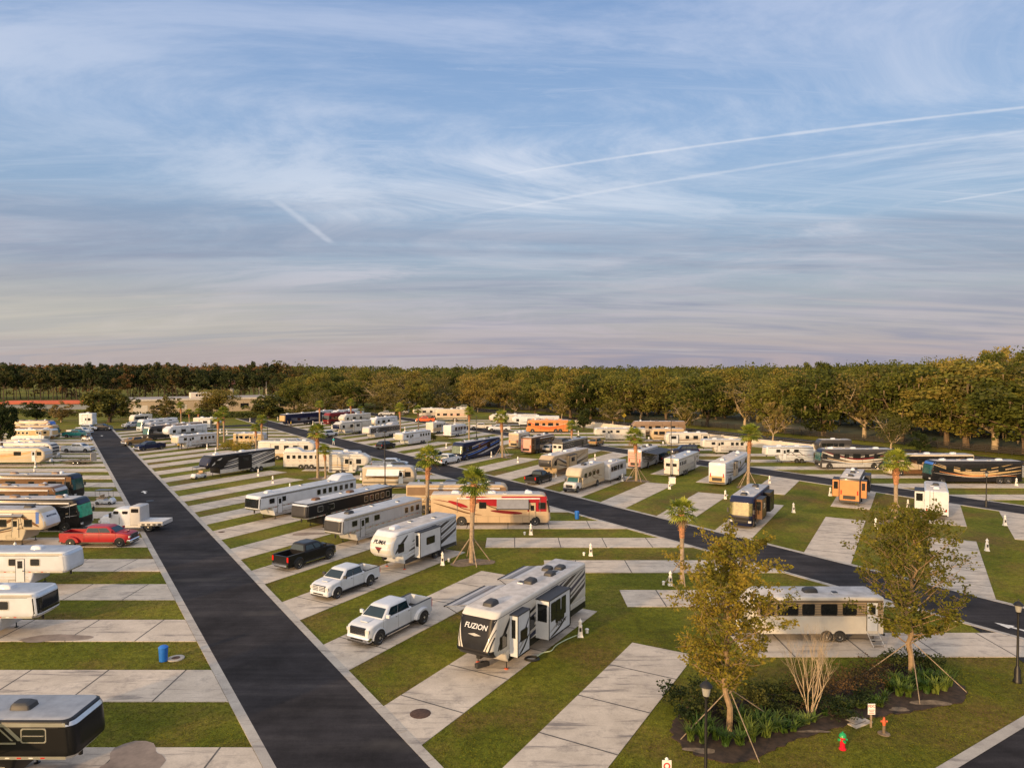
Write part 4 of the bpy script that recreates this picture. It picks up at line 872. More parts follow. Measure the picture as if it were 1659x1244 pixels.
# ---- Puma
p0 = G(654.5, 925); q0 = PX(p0 - D1 * 1.95)
pr = V('fifth_wheel_trailer', 'white fifth wheel trailer with PUMA lettering and orange jack feet on a concrete pad', 'camper trailer', fifth, q0[0], q0[1], D1, 'L', 10.2, short='the PUMA trailer',
       base='white', low='charcoal', style='rays', cols=('charcoal', 'grey'), cap='offwhite', nose='round', over=1.9, zs=1.45, H=3.55, nwin=3, legfoot='valve_orange', slides=((-1.6, 1.6, 1, .6, 'white', 1),), nac=1)
FP = lerpf([(1.45, 5.1 - .45), (1.8, 5.1 - .1), (2.25, 5.1), (2.75, 5.1 - .15), (3.2, 5.1 - .55), (3.55, 5.1 - 1.1)])
text('lettering', 'PUMA', .5, 'paint_black', pr, (FP(2.8) + .06, 0, 2.78), (pi / 2 - .5, 0, pi / 2), sx=1.0, shear=.2)
a = MB(); f = lambda y, z: (FP(z) + .035 - .12 * y * y, y, z)
for k, (w, z) in enumerate(((.55, 2.3), (.42, 2.2), (.28, 2.1))): a.poly([f(-w, z + .12), f(-w * .6, z + .05), f(0, z - .3), f(w * .6, z + .05), f(w, z + .12), f(0, z - .15)], ('paint_charcoal', 'paint_maroon', 'paint_charcoal')[k])
a.build('emblem', pr, flat=True)
# ---- horse trailers behind
def HT(label, short, x, y, L, base, low, cap, uplow=None, over=2.3, H=3.5, **kw):
    p = G(x, y); q = PX(p - D1 * over * .75)
    return V('horse_trailer', label, 'horse trailer', fifth, q[0], q[1], D1, 'L', L, 2.45, short=short, base=base, low=low, style=kw.pop('style', None), cap=cap, uplow=uplow, horse=True, nose='steep', over=over, zs=1.4, H=H, **kw)
HT('grey gooseneck horse trailer with small windows parked behind the black pickup', 'the grey horse trailer', 573.8, 884.5, 13.6, 'lightgrey', 'grey', 'charcoal', nax=3, hwin=3, nwin=3, acm='dark_plastic', nac=1, style='sheets', cols=('grey',), zs=1.5) if False else \
V('horse_trailer', 'grey gooseneck horse trailer with small windows parked beside the black gooseneck trailer', 'horse trailer', fifth, *PX(G(573.8, 884.5) - D1 * 1.9), D1, 'L', 13.2, 2.45, short='the grey horse trailer', base='lightgrey', low='grey', style='sheets', cols=('grey',), cap='charcoal', horse=True, nose='steep', over=2.2, zs=1.4, H=3.05, nax=3, hwin=3, nwin=3, acm='dark_plastic', nac=1)
V('horse_trailer', 'long black gooseneck horse trailer with silver framed windows and roof rack', 'horse trailer', fifth, *PX(G(519.5, 857) - D1 * 2.2), D1, 'L', 14.6, 2.45, short='the black gooseneck trailer', base='black', low='charcoal', style=None, cap='charcoal', horse=True, nose='steep', over=2.4, zs=1.4, H=3.05, nax=3, hwin=5, nwin=2, acm='brown', nac=2, hay=False)
V('horse_trailer', 'long white and silver gooseneck horse trailer with a hay pod on its roof end', 'horse trailer', fifth, *PX(G(436.7, 843.5) - D1 * 1.7), D1, 'L', 16.5, 2.45, short='the long white horse trailer', base='white', low='grey', style=None, cap='glass_dark', horse=True, nose='steep', over=2.3, zs=1.4, H=3.05, nax=3, hwin=7, nwin=2, nac=1, hay=True)
V('fifth_wheel_trailer', 'black and white toy hauler trailer with sweeping stripes and one slide-out, beside a golf cart', 'camper trailer', fifth, *PX(G(354.4, 773.5) - D1 * 2.0), D1, 'L', 0, 2.5, xr=446, short='the black and white striped toy hauler', base='black', low='offwhite', style='rays', cols=('offwhite', 'lightgrey'), cap='navy', nose='rake', over=2.1, zs=1.75, H=3.6, nax=3, slides=((-1.5, 1.0, 1, .3, 'black'),), nwin=2)
V('golf_cart', 'white golf cart with dark roof parked left of the black and white toy hauler', 'golf cart', golf_cart, 315, 777.5, D1, 'L', 2.4, 1.2, short='the golf cart by the toy hauler')
V('horse_trailer', 'white gooseneck horse trailer with four square windows near the end of the left road', 'horse trailer', fifth, *PX(G(297.4, 728.5) - D1 * 1.5), D1, 'L', 0, 2.45, xr=351, short='the white four-window horse trailer', base='white', low='grey', style='lines', cols=('grey',), cap='cream', horse=True, nose='steep', over=2.2, zs=1.4, H=3.05, nax=2, hwin=4, nwin=2)
V('pickup_truck', 'dark blue pickup parked in front of the white four-window horse trailer', 'pickup', pickup, 225, 732, D1, 'L', 6.3, 2.0, short='the dark blue pickup', col='navy', dually=True)
V('fifth_wheel_trailer', 'white rounded fifth wheel behind the four-window horse trailer', 'camper trailer', fifth, 272, 716, D1, 'L', 0, xr=336, short='the rounded white fifth wheel', base='white', style='lines', cap='white', H=3.6)
V('pickup_truck', 'black pickup painted dark gold as if sunlit by the left road', 'pickup', pickup, 204, 723, D1, 'L', 6.2, 2.0, short='the black pickup by the left road', col='darkgold')  # gold of the sunlight put into the paint of the black body
V('motorhome', 'dark bus-size motorhome with teal windscreen second row from the far end', 'motorhome', class_a, 240, 714, D1, 'L', 0, xr=318, short='the dark motorhome', base='charcoal', style='lines', cols=('silver', 'tan'), glass='glass_teal', cap='silver')
V('fifth_wheel_trailer', 'brown fifth wheel trailer squeezed between the dark motorhome and the rounded white fifth wheel', 'camper trailer', fifth, 262, 712, D1, 'L', 0, xr=328, short='the brown fifth wheel', base='bronze', low='black', style='lines', cols=('beige', 'black'), cap='bronze', H=3.6)
V('motorhome', 'white motorhome with teal windscreen near the far cross road', 'motorhome', class_a, 229, 701, D1, 'L', 0, xr=288, short='the white far motorhome', base='white', style='lines', cols=('grey', 'maroon'), glass='glass_teal')
V('motorhome', 'silver coach motorhome parked between the white and the dark motorhomes', 'motorhome', class_a, 241, 706, D1, 'L', 0, xr=290, short='the silver coach', base='steel', style='lines', cols=('silver', 'navy'), glass='glass_blue', H=3.5)
V('pickup_truck', 'blue grey pickup on the grass side of the far cross road', 'pickup', pickup, 203, 694.5, D1, 'L', 6.0, 2.0, short='the blue grey pickup', col='steel')
V('fifth_wheel_trailer', 'small white trailer with blue windows under the round trees', 'camper trailer', travel, 216, 689, D1, 'L', 0, xr=247, short='the small blue-window trailer', base='offwhite', cols=('blue', 'maroon'), style='lines')
V('fifth_wheel_trailer', 'white camper trailer with a slide-out behind the far palm trees', 'camper trailer', fifth, 313, 697.5, D0, 'R', 0, xr=360, short='the white camper behind the palms', base='offwhite', style='lines', cols=('pink', 'grey'), slides=((-1.5, 1.5, 1, .5, 'white'),), H=3.6)
# ---- row B (between the first and the second road)
rm = V('motorhome', 'cream and red motorhome with a grey window awning and red cab', 'motorhome', class_a, 698, 851.5, D0, 'R', 13.6, short='the cream and red motorhome', base='sand', style=None, glass='glass_dark', cap='red', roof='roof_membrane', nac=3, acm='paint_white', nwin=2, aw=(.7, 4.3, 1, .75, 1.15, 'awning_grey'), low=None)
a = MB(); zl = (.4, 3.3); xl = (-6.6, 6.3); y_ = 1.284
band(a, [(1.2, 3.15), (4.2, 2.9), (6.3, 2.6)], 1.5, y_, P('red'), (1.5, 3.32), xl, False); rect(a, 4.2, 6.35, 1.6, 3.3, y_ + .002, P('red'))
band(a, [(-2.8, 3.3), (0, 2.7), (2.6, 2.4)], .9, y_ + .003, P('red'), zl, xl); band(a, [(-6.5, 2.6), (-4.5, 2.0), (-2.5, 1.4), (-1, 1.2)], .16, y_ + .004, P('brown'), zl, xl); band(a, [(-6.5, 3.0), (-4.5, 2.6), (-3, 1.9), (-1.5, 1.7)], .1, y_ + .005, P('maroon'), zl, xl)
band(a, [(-4.8, 2.8), (-3.6, 2.4), (-2.6, 2.1)], .4, y_ + .006, P('red'), zl, xl); band(a, [(0, 1.7), (2, 1.5), (3.6, 1.4)], .35, y_ + .005, P('maroon'), zl, xl); band(a, [(-3.2, 3.1), (-1.5, 2.8), (.5, 2.0), (2.5, 1.9)], .12, y_ + .007, P('brown'), zl, xl)
a.build('stripes', rm, flat=True)
V('motorhome', 'long tan camper behind the cream and red motorhome', 'motorhome', class_a, 658, 832, D0, 'R', 0, xr=826, short='the long tan camper', base='tan', style='lines', cols=('offwhite', 'brown'), up='bronze', nwin=3, roof='roof_grey', H=3.5)
V('travel_trailer', 'cream travel trailer with a pale awning half open behind the tall black pole', 'travel trailer', travel, 587, 792, D0, 'R', 0, xr=676, short='the cream travel trailer with awning', base='beige', style='lines', cols=('brown', 'white'), aw=(-3.2, 1.6, 1, 1.0, .9, 'awning_white'), H=3.2)
V('pickup_truck', 'white pickup hitched at the nose of the cream fifth wheel', 'pickup', pickup, 602, 761, D0, 'R', 6.3, 2.0, short='the white hitched pickup')
V('suv', 'dark car half hidden behind the white hitched pickup', 'car', pickup, 628, 766, D0, 'R', 4.8, 1.9, short='the dark car', kind='suv', col='charcoal', H=1.7, hood=1.1)
V('pickup_truck', 'pickup with white cab seen over the roof of the long tan camper', 'pickup', pickup, 694, 803, D0, 'R', 6.2, 2.0, short='the pickup behind the tan camper', col='charcoal', H=2.0)
V('fifth_wheel_trailer', 'cream fifth wheel with thin curved lines hitched to a white pickup', 'camper trailer', fifth, 532, 771, D0, 'R', 0, xr=603, short='the cream hitched fifth wheel', base='offwhite', low=None, style='lines', cols=('tan', 'brown'), cap='offwhite', H=3.6, nwin=2)
V('horse_trailer', 'white gooseneck horse trailer with six feed windows and three axles', 'horse trailer', fifth, 459, 760, D0, 'R', 0, 2.45, xr=588, short='the six-window horse trailer', base='offwhite', low='lightgrey', style=None, cap='offwhite', horse=True, nose='steep', over=2.4, zs=1.4, H=3.05, nax=3, hwin=6, nwin=2, hay=True)
V('fifth_wheel_trailer', 'long white trailer with tan lower front behind the six-window horse trailer', 'camper trailer', fifth, 418, 745, D0, 'R', 0, xr=516, short='the long white and tan trailer', base='offwhite', low='tan', style=None, cap='offwhite', H=3.6, nwin=4)
V('horse_trailer', 'tan horse trailer painted sunlit gold, left of the pair of leaning palms', 'horse trailer', fifth, 378, 724, D0, 'R', 0, 2.45, xr=434, short='the tan sunlit trailer', base='gold', low='beige', style=None, cap='lightgrey', horse=True, nose='steep', H=3.05, zs=1.4, hwin=3)  # orange evening light baked into the gold wall colour
V('pickup_truck', 'silver car behind the roof of the long white and tan trailer', 'car', pickup, 460, 723, D0, 'R', 4.9, 1.9, short='the silver car', col='steel', kind='suv', H=1.7, hood=1.1)
# ---- row C (right of the second road)
cm = V('motorhome', 'dark blue motorhome facing the camera with gold reflection painted on front glass and open slide-outs', 'motorhome', class_a, 1218, 859, D1, 'L', 10.6, short='the dark blue motorhome facing the camera', base='navy', style='lines', cols=('grey', 'tan'), glass='glass_gold', cap='navy', mask='black', roof='roof_membrane', nac=2, slides=((1.2, 3.6, 1, .75, 'brown', 1), (-3.8, -1.2, 1, .75, 'black', 1)), acm='dark_plastic', low='bronze')
V('motorhome', 'cream truck-nosed motorhome with silver bonnet towing a black and white horse trailer', 'motorhome', class_c, 935, 800, D1, 'L', 10.2, 2.5, short='the truck-nosed motorhome', base='cream', style='curl', cols=('brown', 'tan'), slides=())
V('horse_trailer', 'short black and white horse trailer towed behind the truck-nosed motorhome', 'horse trailer', travel, 987, 784, D1, 'L', 0, 2.3, xr=1014, short='the short black and white horse trailer', base='lightgrey', style='two', cols=('white',), cap='lightgrey', H=3.0, bulge=.2)
V('pickup_truck', 'black pickup parked tail to the second road in front of the tan toy hauler', 'pickup', pickup, 868, 787, D1, 'R', 5.9, 2.0, short='the black pickup by the second road', col='black')
V('fifth_wheel_trailer', 'tan fifth wheel with dark rounded nose behind a black pickup', 'camper trailer', fifth, *PX(G(901, 774) - D1 * 1.9), D1, 'L', 0, xr=953, short='the tan fifth wheel with dark nose', base='tan', low='brown', style='swoosh', cols=('charcoal', 'offwhite'), cap='charcoal', nose='round', H=3.6, slides=((-1.5, 1.6, 1, .5, 'tan'),))
bm_ = V('motorhome', 'navy blue motorhome with silver slashes and a pale front window, in the middle distance', 'motorhome', class_a, 748, 748, D1, 'L', 0, xr=810, short='the navy motorhome', base='navy', style='rays', cols=('lightgrey', 'black', 'blue'), glass='glass_sage', mask='black', nwin=3, nac=3)
V('pickup_truck', 'white pickup parked tail first in front of the navy motorhome', 'pickup', pickup, 716, 755.5, D1, 'R', 6.2, 2.0, short='the white pickup by the navy motorhome', dually=False)
V('suv', 'pale blue car just left of the white pickup by the navy motorhome', 'car', pickup, 702, 748, D1, 'R', 5.0, 1.9, short='the pale blue car', col='steel', kind='suv', H=1.75, hood=1.1)
V('suv', 'black estate car parked alone on a pad by the second road', 'car', pickup, 619, 728.5, D1, 'R', 4.9, 1.9, short='the black estate car', col='black', kind='suv', H=1.7, hood=1.1)
V('horse_trailer', 'white gooseneck horse trailer with silver lower half right of the black estate car', 'horse trailer', fifth, *PX(G(659.5, 723) - D1 * 1.7), D1, 'L', 0, 2.45, xr=698, short='the white and silver horse trailer', base='white', low='silver', style=None, cap='cream', horse=True, nose='steep', H=3.05, zs=1.4, nax=2, hwin=4, nwin=2)
V('horse_trailer', 'black and white gooseneck horse trailer with a raised roof box', 'horse trailer', fifth, *PX(G(605, 711.5) - D1 * 1.7), D1, 'L', 0, 2.45, xr=648, short='the black and white gooseneck trailer', base='lightgrey', uplow='charcoal', low=None, style=None, cap='offwhite', horse=True, nose='steep', H=3.05, zs=1.4, nax=2, hwin=4, nwin=2, hay=True)
V('fifth_wheel_trailer', 'white fifth wheel with a round dark ringed nose by a white estate car', 'camper trailer', fifth, *PX(G(558, 706) - D1 * 2.0), D1, 'L', 0, xr=602, short='the ringed-nose fifth wheel', base='offwhite', low='lightgrey', style='lines', cols=('tan', 'grey'), cap='navy', H=3.6, nax=3, slides=((-2, 1, 1, .4, 'offwhite'),))
V('suv', 'white estate car at the nose of the ringed-nose fifth wheel', 'car', pickup, 526, 709, D1, 'R', 5.0, 1.9, short='the white estate car', col='white', kind='suv', H=1.8, hood=1.1)
V('horse_trailer', 'white two-storey looking trailer beside a thin black lamp pole', 'camper trailer', fifth, 607, 698, D1, 'L', 0, xr=644, short='the white tall trailer', base='white', style='lines', cols=('grey',), cap='offwhite', H=3.6)
V('fifth_wheel_trailer', 'off-white fifth wheel right behind the two small palms', 'camper trailer', fifth, 557, 692, D1, 'L', 0, xr=601, short='the off-white fifth wheel by the two palms', base='offwhite', style='lines', cols=('charcoal', 'grey'), cap='offwhite', H=3.6)
V('motorhome', 'dark red motorhome far off beside a palm trunk', 'motorhome', class_a, 532, 688.5, D1, 'L', 0, xr=574, short='the dark red motorhome', base='maroon', style='lines', cols=('gold', 'black'), glass='glass_dark', H=3.7)
V('fifth_wheel_trailer', 'dark navy toy hauler with a nose painted sunlit orange far up the second road', 'camper trailer', fifth, 461, 691, D1, 'L', 0, xr=522, short='the navy toy hauler', base='navy', low='charcoal', style='lines', cols=('grey',), cap='gold', nose='steep', H=3.6, zs=1.2)  # gold cap colour stands for low sun striking the navy nose
V('fifth_wheel_trailer', 'white trailer standing behind the dark red motorhome', 'camper trailer', fifth, 545, 683, D1, 'L', 0, xr=590, short='the white trailer behind the dark red one', base='white', style='lines', cols=('grey',), H=3.6)
V('fifth_wheel_trailer', 'pale trailer with blue-grey windows between the navy toy hauler and the red motorhome', 'camper trailer', travel, 518, 681, D1, 'L', 0, xr=541, short='the pale far trailer', base='steel', style='lines', cols=('white',), H=3.15)
# ---- row D (left of the third road)
V('horse_trailer', 'white horse trailer seen from its rear doors with a black pole standing before it', 'horse trailer', fifth, 1099.5, 774, D1, 'R', 0, 2.45, xr=1133, short='the white horse trailer behind the tall pole', base='offwhite', low='lightgrey', style=None, cap='white', horse=True, nose='steep', H=3.05, zs=1.4, nax=3, hwin=4, nwin=1, over=2.0, nac=1)
V('motorhome', 'white and beige motorhome seen from behind with scroll stripes and a small slide-out', 'motorhome', class_a, 1175, 788.5, D1, 'R', 0, xr=1214, short='the white and beige motorhome seen from behind', base='white', style='swoosh', cols=('charcoal', 'grey', 'navy'), rear='gold', rearh=1.5, nac=2, acm='paint_white', slides=((-3.6, -2.0, 1, .4, 'beige', -1),), nwin=3)
V('motorhome', 'black and white motorhome with its dark awning spread towards a dark pickup', 'motorhome', class_a, 1039, 762, D1, 'R', 0, xr=1068, short='the black and white motorhome with dark awning', base='lightgrey', up='black', style='swoosh', cols=('charcoal', 'black'), rear='pink', aw=(-4.5, 4.5, 1, 2.6, .3, 'awning_black'), roof='roof_grey', acm='dark_plastic')
V('motorhome', 'orange and black motorhome seen from behind with open slide-outs on both sides', 'motorhome', class_a, 1393, 820, D1, 'R', 11.0, short='the orange motorhome seen from behind', base='charcoal', style='swoosh', cols=('orange', 'black', 'beige'), rear='orange', nac=3, acm='dark_plastic', slides=((-4.9, -3.4, 1, .7, 'orange', -1), (.5, 3.6, 1, .8, 'charcoal', -1), (-4.9, -2.5, -1, .8, 'orange', -1)), nwin=2)
V('motorhome', 'white square-backed motorhome with ladder and one slide-out to its left', 'motorhome', class_c, 1537, 844, D1, 'R', 9.6, 2.5, short='the white square-backed motorhome', base='white', style='lines', cols=('grey', 'tan'), low='bronze', slides=((-3.6, -.6, -1, 1.0, 'white', -1),), truck=False)
V('motorhome', 'cream and grey motorhome seen from behind beside a palm in the middle distance', 'motorhome', class_a, 840, 728, D1, 'R', 0, xr=860, short='the cream and grey motorhome', base='beige', style='swoosh', cols=('blue', 'lightgrey'), rear='tan', roof='roof_membrane', acm='paint_white')
V('motorhome', 'tan and brown motorhome seen from behind right of the middle palm', 'motorhome', class_a, 861, 737, D1, 'R', 0, xr=900, short='the tan and brown motorhome', base='brown', style='swoosh', cols=('tan', 'charcoal', 'beige'), rear='pink', slides=((-4.5, -2.5, 1, .3, 'charcoal'),))
V('horse_trailer', 'black horse trailer seen from its barred rear doors, pale roof', 'horse trailer', fifth, 912, 741, D1, 'R', 0, 2.45, xr=953, short='the black horse trailer', base='charcoal', low='steel', style=None, cap='lightgrey', horse=True, nose='steep', H=3.05, zs=1.4, hwin=5, nwin=1, acm='dark_plastic', hay=True)
V('suv', 'small pale car tucked between the brown motorhome and the black horse trailer', 'car', pickup, 891, 734, D1, 'R', 4.7, 1.9, short='the small pale car', col='lightgrey', kind='suv', H=1.6, hood=1.0)
V('pickup_truck', 'dark pickup parked under the dark awning of the black and white motorhome', 'pickup', pickup, 1073, 752, D1, 'R', 5.9, 2.0, short='the dark pickup under the awning', col='black')
V('travel_trailer', 'square white trailer with blue lines seen end-on beside a bush', 'travel trailer', travel, 731, 709.5, D1, 'R', 0, xr=757, short='the square white trailer', base='white', style='lines', cols=('navy', 'grey'), H=3.15)
V('travel_trailer', 'white and grey trailer just left of the square white trailer', 'travel trailer', travel, 702, 704, D1, 'R', 0, xr=724, short='the white and grey trailer', base='offwhite', style='two', cols=('tan',), H=3.15)
# ---- row E (right of the third road)
V('motorhome', 'bright orange motorhome with red and white stripes, two axles at the rear', 'motorhome', class_a, 852, 701, D0, 'L', 0, xr=921, short='the bright orange motorhome', base='orange', style='swoosh', cols=('redorange', 'beige', 'redorange'), glass='glass_dark', rear='orange', roof='roof_membrane', acm='paint_orange', nwin=4)
V('pickup_truck', 'white pickup left of the bright orange motorhome and behind the other white one', 'pickup', pickup, 762, 696, D0, 'L', 6.2, 2.0, short='the farther white pickup', col='offwhite')
V('pickup_truck', 'white pickup nearest the bright orange motorhome', 'pickup', pickup, 791, 699, D0, 'L', 6.2, 2.0, short='the white pickup by the orange motorhome')
V('fifth_wheel_trailer', 'white fifth wheel with black curls rising behind the bright orange motorhome', 'camper trailer', fifth, 829, 694, D0, 'L', 0, xr=905, short='the curled white fifth wheel', base='white', style='curl', cols=('black', 'red'), cap='offwhite', H=3.6)
V('fifth_wheel_trailer', 'white trailer behind the two white pickups', 'camper trailer', fifth, 792, 690.5, D0, 'L', 0, xr=870, short='the white trailer behind the pickups', base='offwhite', style='lines', cols=('grey',), cap='pink', H=3.6)
V('fifth_wheel_trailer', 'beige fifth wheel at the left of two long beige trailers in the far row', 'camper trailer', fifth, 668, 678, D0, 'L', 0, xr=719, short='the left beige trailer', base='offwhite', low='beige', style='lines', cols=('tan', 'pink'), cap='gold', H=3.6)
V('travel_trailer', 'long beige trailer with three dark windows in the far row', 'travel trailer', travel, 705, 682, D0, 'L', 0, xr=758, short='the long beige trailer', base='beige', style='lines', cols=('pink', 'tan'), H=4.0)
V('pickup_truck', 'red pickup parked before the left beige trailer', 'pickup', pickup, 673, 684.5, D0, 'L', 6.2, 2.0, short='the far red pickup', col='redorange')
V('pickup_truck', 'light blue pickup far off on the grass near the treeline', 'pickup', pickup, 613, 674, D0, 'L', 6.0, 2.0, short='the light blue pickup', col='steel')
V('travel_trailer', 'small white trailer at the foot of the forest left of the beige trailers', 'travel trailer', travel, 650, 671, D0, 'L', 0, xr=663, short='the small white far trailer', base='white', style='lines', H=3.15)
V('suv', 'white van at the foot of the forest above the beige trailers', 'car', pickup, 739, 664, D0, 'L', 5.2, 1.9, short='the far white van', col='white', kind='suv', H=2.0, hood=1.3)
V('horse_trailer', 'long white and grey gooseneck trailer with a raised white nose near the perimeter wall', 'horse trailer', fifth, 961, 714, D0, 'L', 0, 2.5, xr=1046, short='the white and grey gooseneck trailer', base='offwhite', uplow=None, low='grey', style='two', cols=('grey',), cap='offwhite', horse=True, nose='steep', over=2.6, H=3.05, zs=1.4, hwin=0, nwin=3)
V('motorhome', 'long brown and white camper with a flat white roof against the perimeter wall', 'motorhome', class_a, 1020, 707, D0, 'L', 0, xr=1110, short='the long brown and white camper', base='bronze', style='lines', cols=('offwhite', 'grey'), roof='roof_membrane', H=3.9)
V('travel_trailer', 'tan trailer with rounded front in front of the long brown and white camper', 'travel trailer', travel, 1052, 716, D0, 'L', 0, xr=1108, short='the tan rounded trailer', base='tan', style='lines', cols=('brown', 'offwhite'), H=3.15)
V('travel_trailer', 'cream trailer with rounded front and one slide-out above the dark blue estate car', 'travel trailer', travel, 1075, 724, D0, 'L', 0, xr=1147, short='the cream rounded trailer', base='offwhite', style='lines', cols=('brown', 'grey'), slides=((2, 4, 1, .3, 'white'), (-5, -3.2, 1, .3, 'offwhite')), H=3.15)
V('horse_trailer', 'white gooseneck horse trailer behind the palm on the third road', 'horse trailer', fifth, 1133, 736, D0, 'L', 0, 2.45, xr=1209, short='the white gooseneck behind the palm', base='offwhite', style='lines', cols=('grey',), cap='offwhite', horse=True, nose='steep', over=2.5, H=3.05, zs=1.4, hwin=3, nwin=2, low=None)
V('suv', 'brown and gold estate car at the left edge of the third road', 'car', pickup, 966, 723.5, D1, 'R', 4.9, 1.9, short='the brown estate car', col='darkgold', kind='suv', H=1.75, hood=1.1)
V('suv', 'dark blue estate car parked behind the white horse trailer on the third road', 'car', pickup, 1089, 737, D0, 'L', 5.6, 1.95, short='the dark blue estate car', col='navy', kind='suv', H=1.9, hood=1.2)
V('horse_trailer', 'white gooseneck trailer with a big black swirl on its side', 'horse trailer', fifth, 1233, 750, D0, 'L', 0, 2.5, xr=1318, short='the swirl-sided white trailer', base='white', style='curl', cols=('charcoal', 'charcoal'), cap='offwhite', horse=True, nose='steep', over=2.6, H=3.05, zs=1.4, hwin=0, nwin=3, low=None)
V('motorhome', 'black, maroon and white striped motorhome with teal front window beyond the third road', 'motorhome', class_a, 1318, 760, D0, 'L', 0, xr=1448, short='the maroon striped motorhome', base='charcoal', style='swoosh', cols=('offwhite', 'maroon', 'tan', 'white'), glass='glass_teal', cap='navy', low='lightgrey', nac=3, acm='paint_white')
V('motorhome', 'cream and brown motorhome partly behind the palm beyond the third road', 'motorhome', class_a, 1428, 771, D0, 'L', 0, xr=1578, short='the cream and brown motorhome', base='cream', up='black', low='brown', style='swoosh', cols=('beige', 'brown', 'cream'), glass='glass_teal', cap='offwhite', acm='paint_white')
V('motorhome', 'black motorhome with orange and gold swooshes at the right edge beyond the third road', 'motorhome', class_a, 1507, 784, D0, 'L', 14.2, short='the black and gold motorhome', base='black', style='swoosh', cols=('gold', 'tan', 'orange', 'beige'), glass='glass_teal', cap='blue', rear=None, acm='paint_white', nwin=5)
V('travel_trailer', 'low dark-roofed trailer against the perimeter wall behind the striped motorhomes', 'travel trailer', travel, 1318, 738, D0, 'L', 0, xr=1380, short='the dark-roofed trailer', base='charcoal', style='lines', cols=('grey',), roof='roof_membrane', H=3.2)
# ---- trailer behind the planting bed
V('travel_trailer', 'long brown-sided travel trailer with white door and lower wall behind the golden trees', 'travel trailer', travel, 1196, 1041, D0, 'L', 0, xr=1432, short='the brown and white travel trailer', base='offwhite', low=None, style=None, siding='tan', cap=None, dr=-3.6, steps=True, acm='dark_plastic', H=2.95, nwin=5, roof='roof_membrane')
# ---- row Z (left of the first road)
z1 = V('horse_trailer', 'black and silver gooseneck horse trailer with an open awning at the bottom left corner', 'horse trailer', fifth, -140, 1284, D0, 'R', 0, 2.5, xr=177, short='the black and silver trailer in the bottom left corner', base='black', low='silver', style=None, cap='black', horse=True, nose='steep', over=2.7, zs=1.4, H=3.05, hwin=0, nwin=2, acm='dark_plastic', nac=2, roof='roof_grey', aw=None)
Lz = 2 * max(v.co.x for c in z1.children if c.name.startswith('body') for v in c.data.vertices) ; xz = Lz / 2
for c in [c for c in z1.children if c.name.startswith('window') and c.data.vertices[0].co.x > xz - 5.5]: bpy.data.objects.remove(c)
window(z1, xz - 1.75, 2.42, 1.0, .55, 1.25, -1, 'aluminium'); a = MB(); a.box(xz - 2.2, xz - 1.3, -1.295, -1.275, 2.4, 2.43, 'aluminium'); a.build('window_bar', z1, flat=True)
a = MB()
for k, w_ in enumerate((.1, .22)): a.poly([(xz - 3.5 + .28 * k, -1.264, 2.95), (xz - 3.5 + w_ + .28 * k, -1.264, 2.95), (xz - 2.7 + w_ + .28 * k, -1.264, 2.2), (xz - 2.7 + .28 * k, -1.264, 2.2)][::-1], 'aluminium')
a.poly([(xz - 4.4, -1.264, 2.05), (xz - 2.5, -1.264, 2.05), (xz - 2.5, -1.264, 2.13), (xz - 4.4, -1.264, 2.13)], 'aluminium'); a.build('stripes', z1, flat=True)
awning(z1, xz - 8.5, xz - 3.3, 1.25, 3.1, -1, 2.2, .8, 'awning_black')
a = MB()
for k in range(4): a.box(xz - 3.9, xz - 3.2, -1.55 - .2 * k, -1.35 - .2 * k, .95 - .22 * k, .99 - .22 * k, 'aluminium')
for q in (-3.92, -3.18): a.tube([(xz + q, -1.3, 1.1), (xz + q, -2.2, .1)], .025, 'sign_yellow' if q > -3.5 else 'aluminium', 4)
a.build('steps', z1, flat=True)
L1 = None
V('horse_trailer', 'white and silver gooseneck horse trailer with dark glass nose at the left edge', 'horse trailer', fifth, -130, 1036, D0, 'R', 0, 2.45, xr=101, short='the arrow-striped gooseneck trailer', base='white', low='silver', style='lines', cols=('black', 'lightgrey'), cap='glass_dark', horse=True, nose='steep', over=2.6, zs=1.4, H=3.05, hwin=3, nwin=2)
V('horse_trailer', 'white gooseneck horse trailer with an open side door at the left edge', 'horse trailer', fifth, -120, 956, D0, 'R', 0, 2.45, xr=140, short='the white gooseneck with open door', base='white', low='lightgrey', style=None, cap='white', horse=True, nose='steep', over=2.9, zs=1.4, H=3.05, hwin=2, nwin=3, acm='paint_white', nac=3)
V('pickup_truck', 'bright red dual rear wheel pickup parked nose to the left road', 'pickup', pickup, 96, 886.5, D0, 'R', 7.0, 2.0, short='the red pickup', col='red', dually=True, H=2.0, hood=1.4, wr=.44, bed=2.4)
V('hauler_truck', 'white and silver crew-cab flatbed truck reaching into the left road', 'truck', hauler_truck, 157, 862, D0, 'L', 7.2, 2.2, short='the flatbed truck')
mo = V('fifth_wheel_trailer', 'cream and brown fifth wheel with a blue and white rounded nose lettered MONTANA', 'camper trailer', fifth, -90, 884, D0, 'R', 0, xr=101, short='the MONTANA fifth wheel', base='cream', low=None, style='swoosh', cols=('brown', 'tan', 'charcoal'), cap='white', nose='rake', over=2.2, zs=1.6, H=3.6, nwin=3, acm='dark_plastic', aw=(-1.5, 3.6, 1, .35, .25, 'awning_grey'))
V('motorhome', 'black and silver motorhome with green front window beside the flatbed truck', 'motorhome', class_a, -90, 861, D0, 'R', 0, xr=153, short='the black and silver motorhome', base='black', style='swoosh', cols=('lightgrey', 'charcoal', 'tan'), glass='glass_green', cap='navy', nac=3, acm='bronze', aw=(-3, 3.4, 1, .5, .05, 'awning_white'))
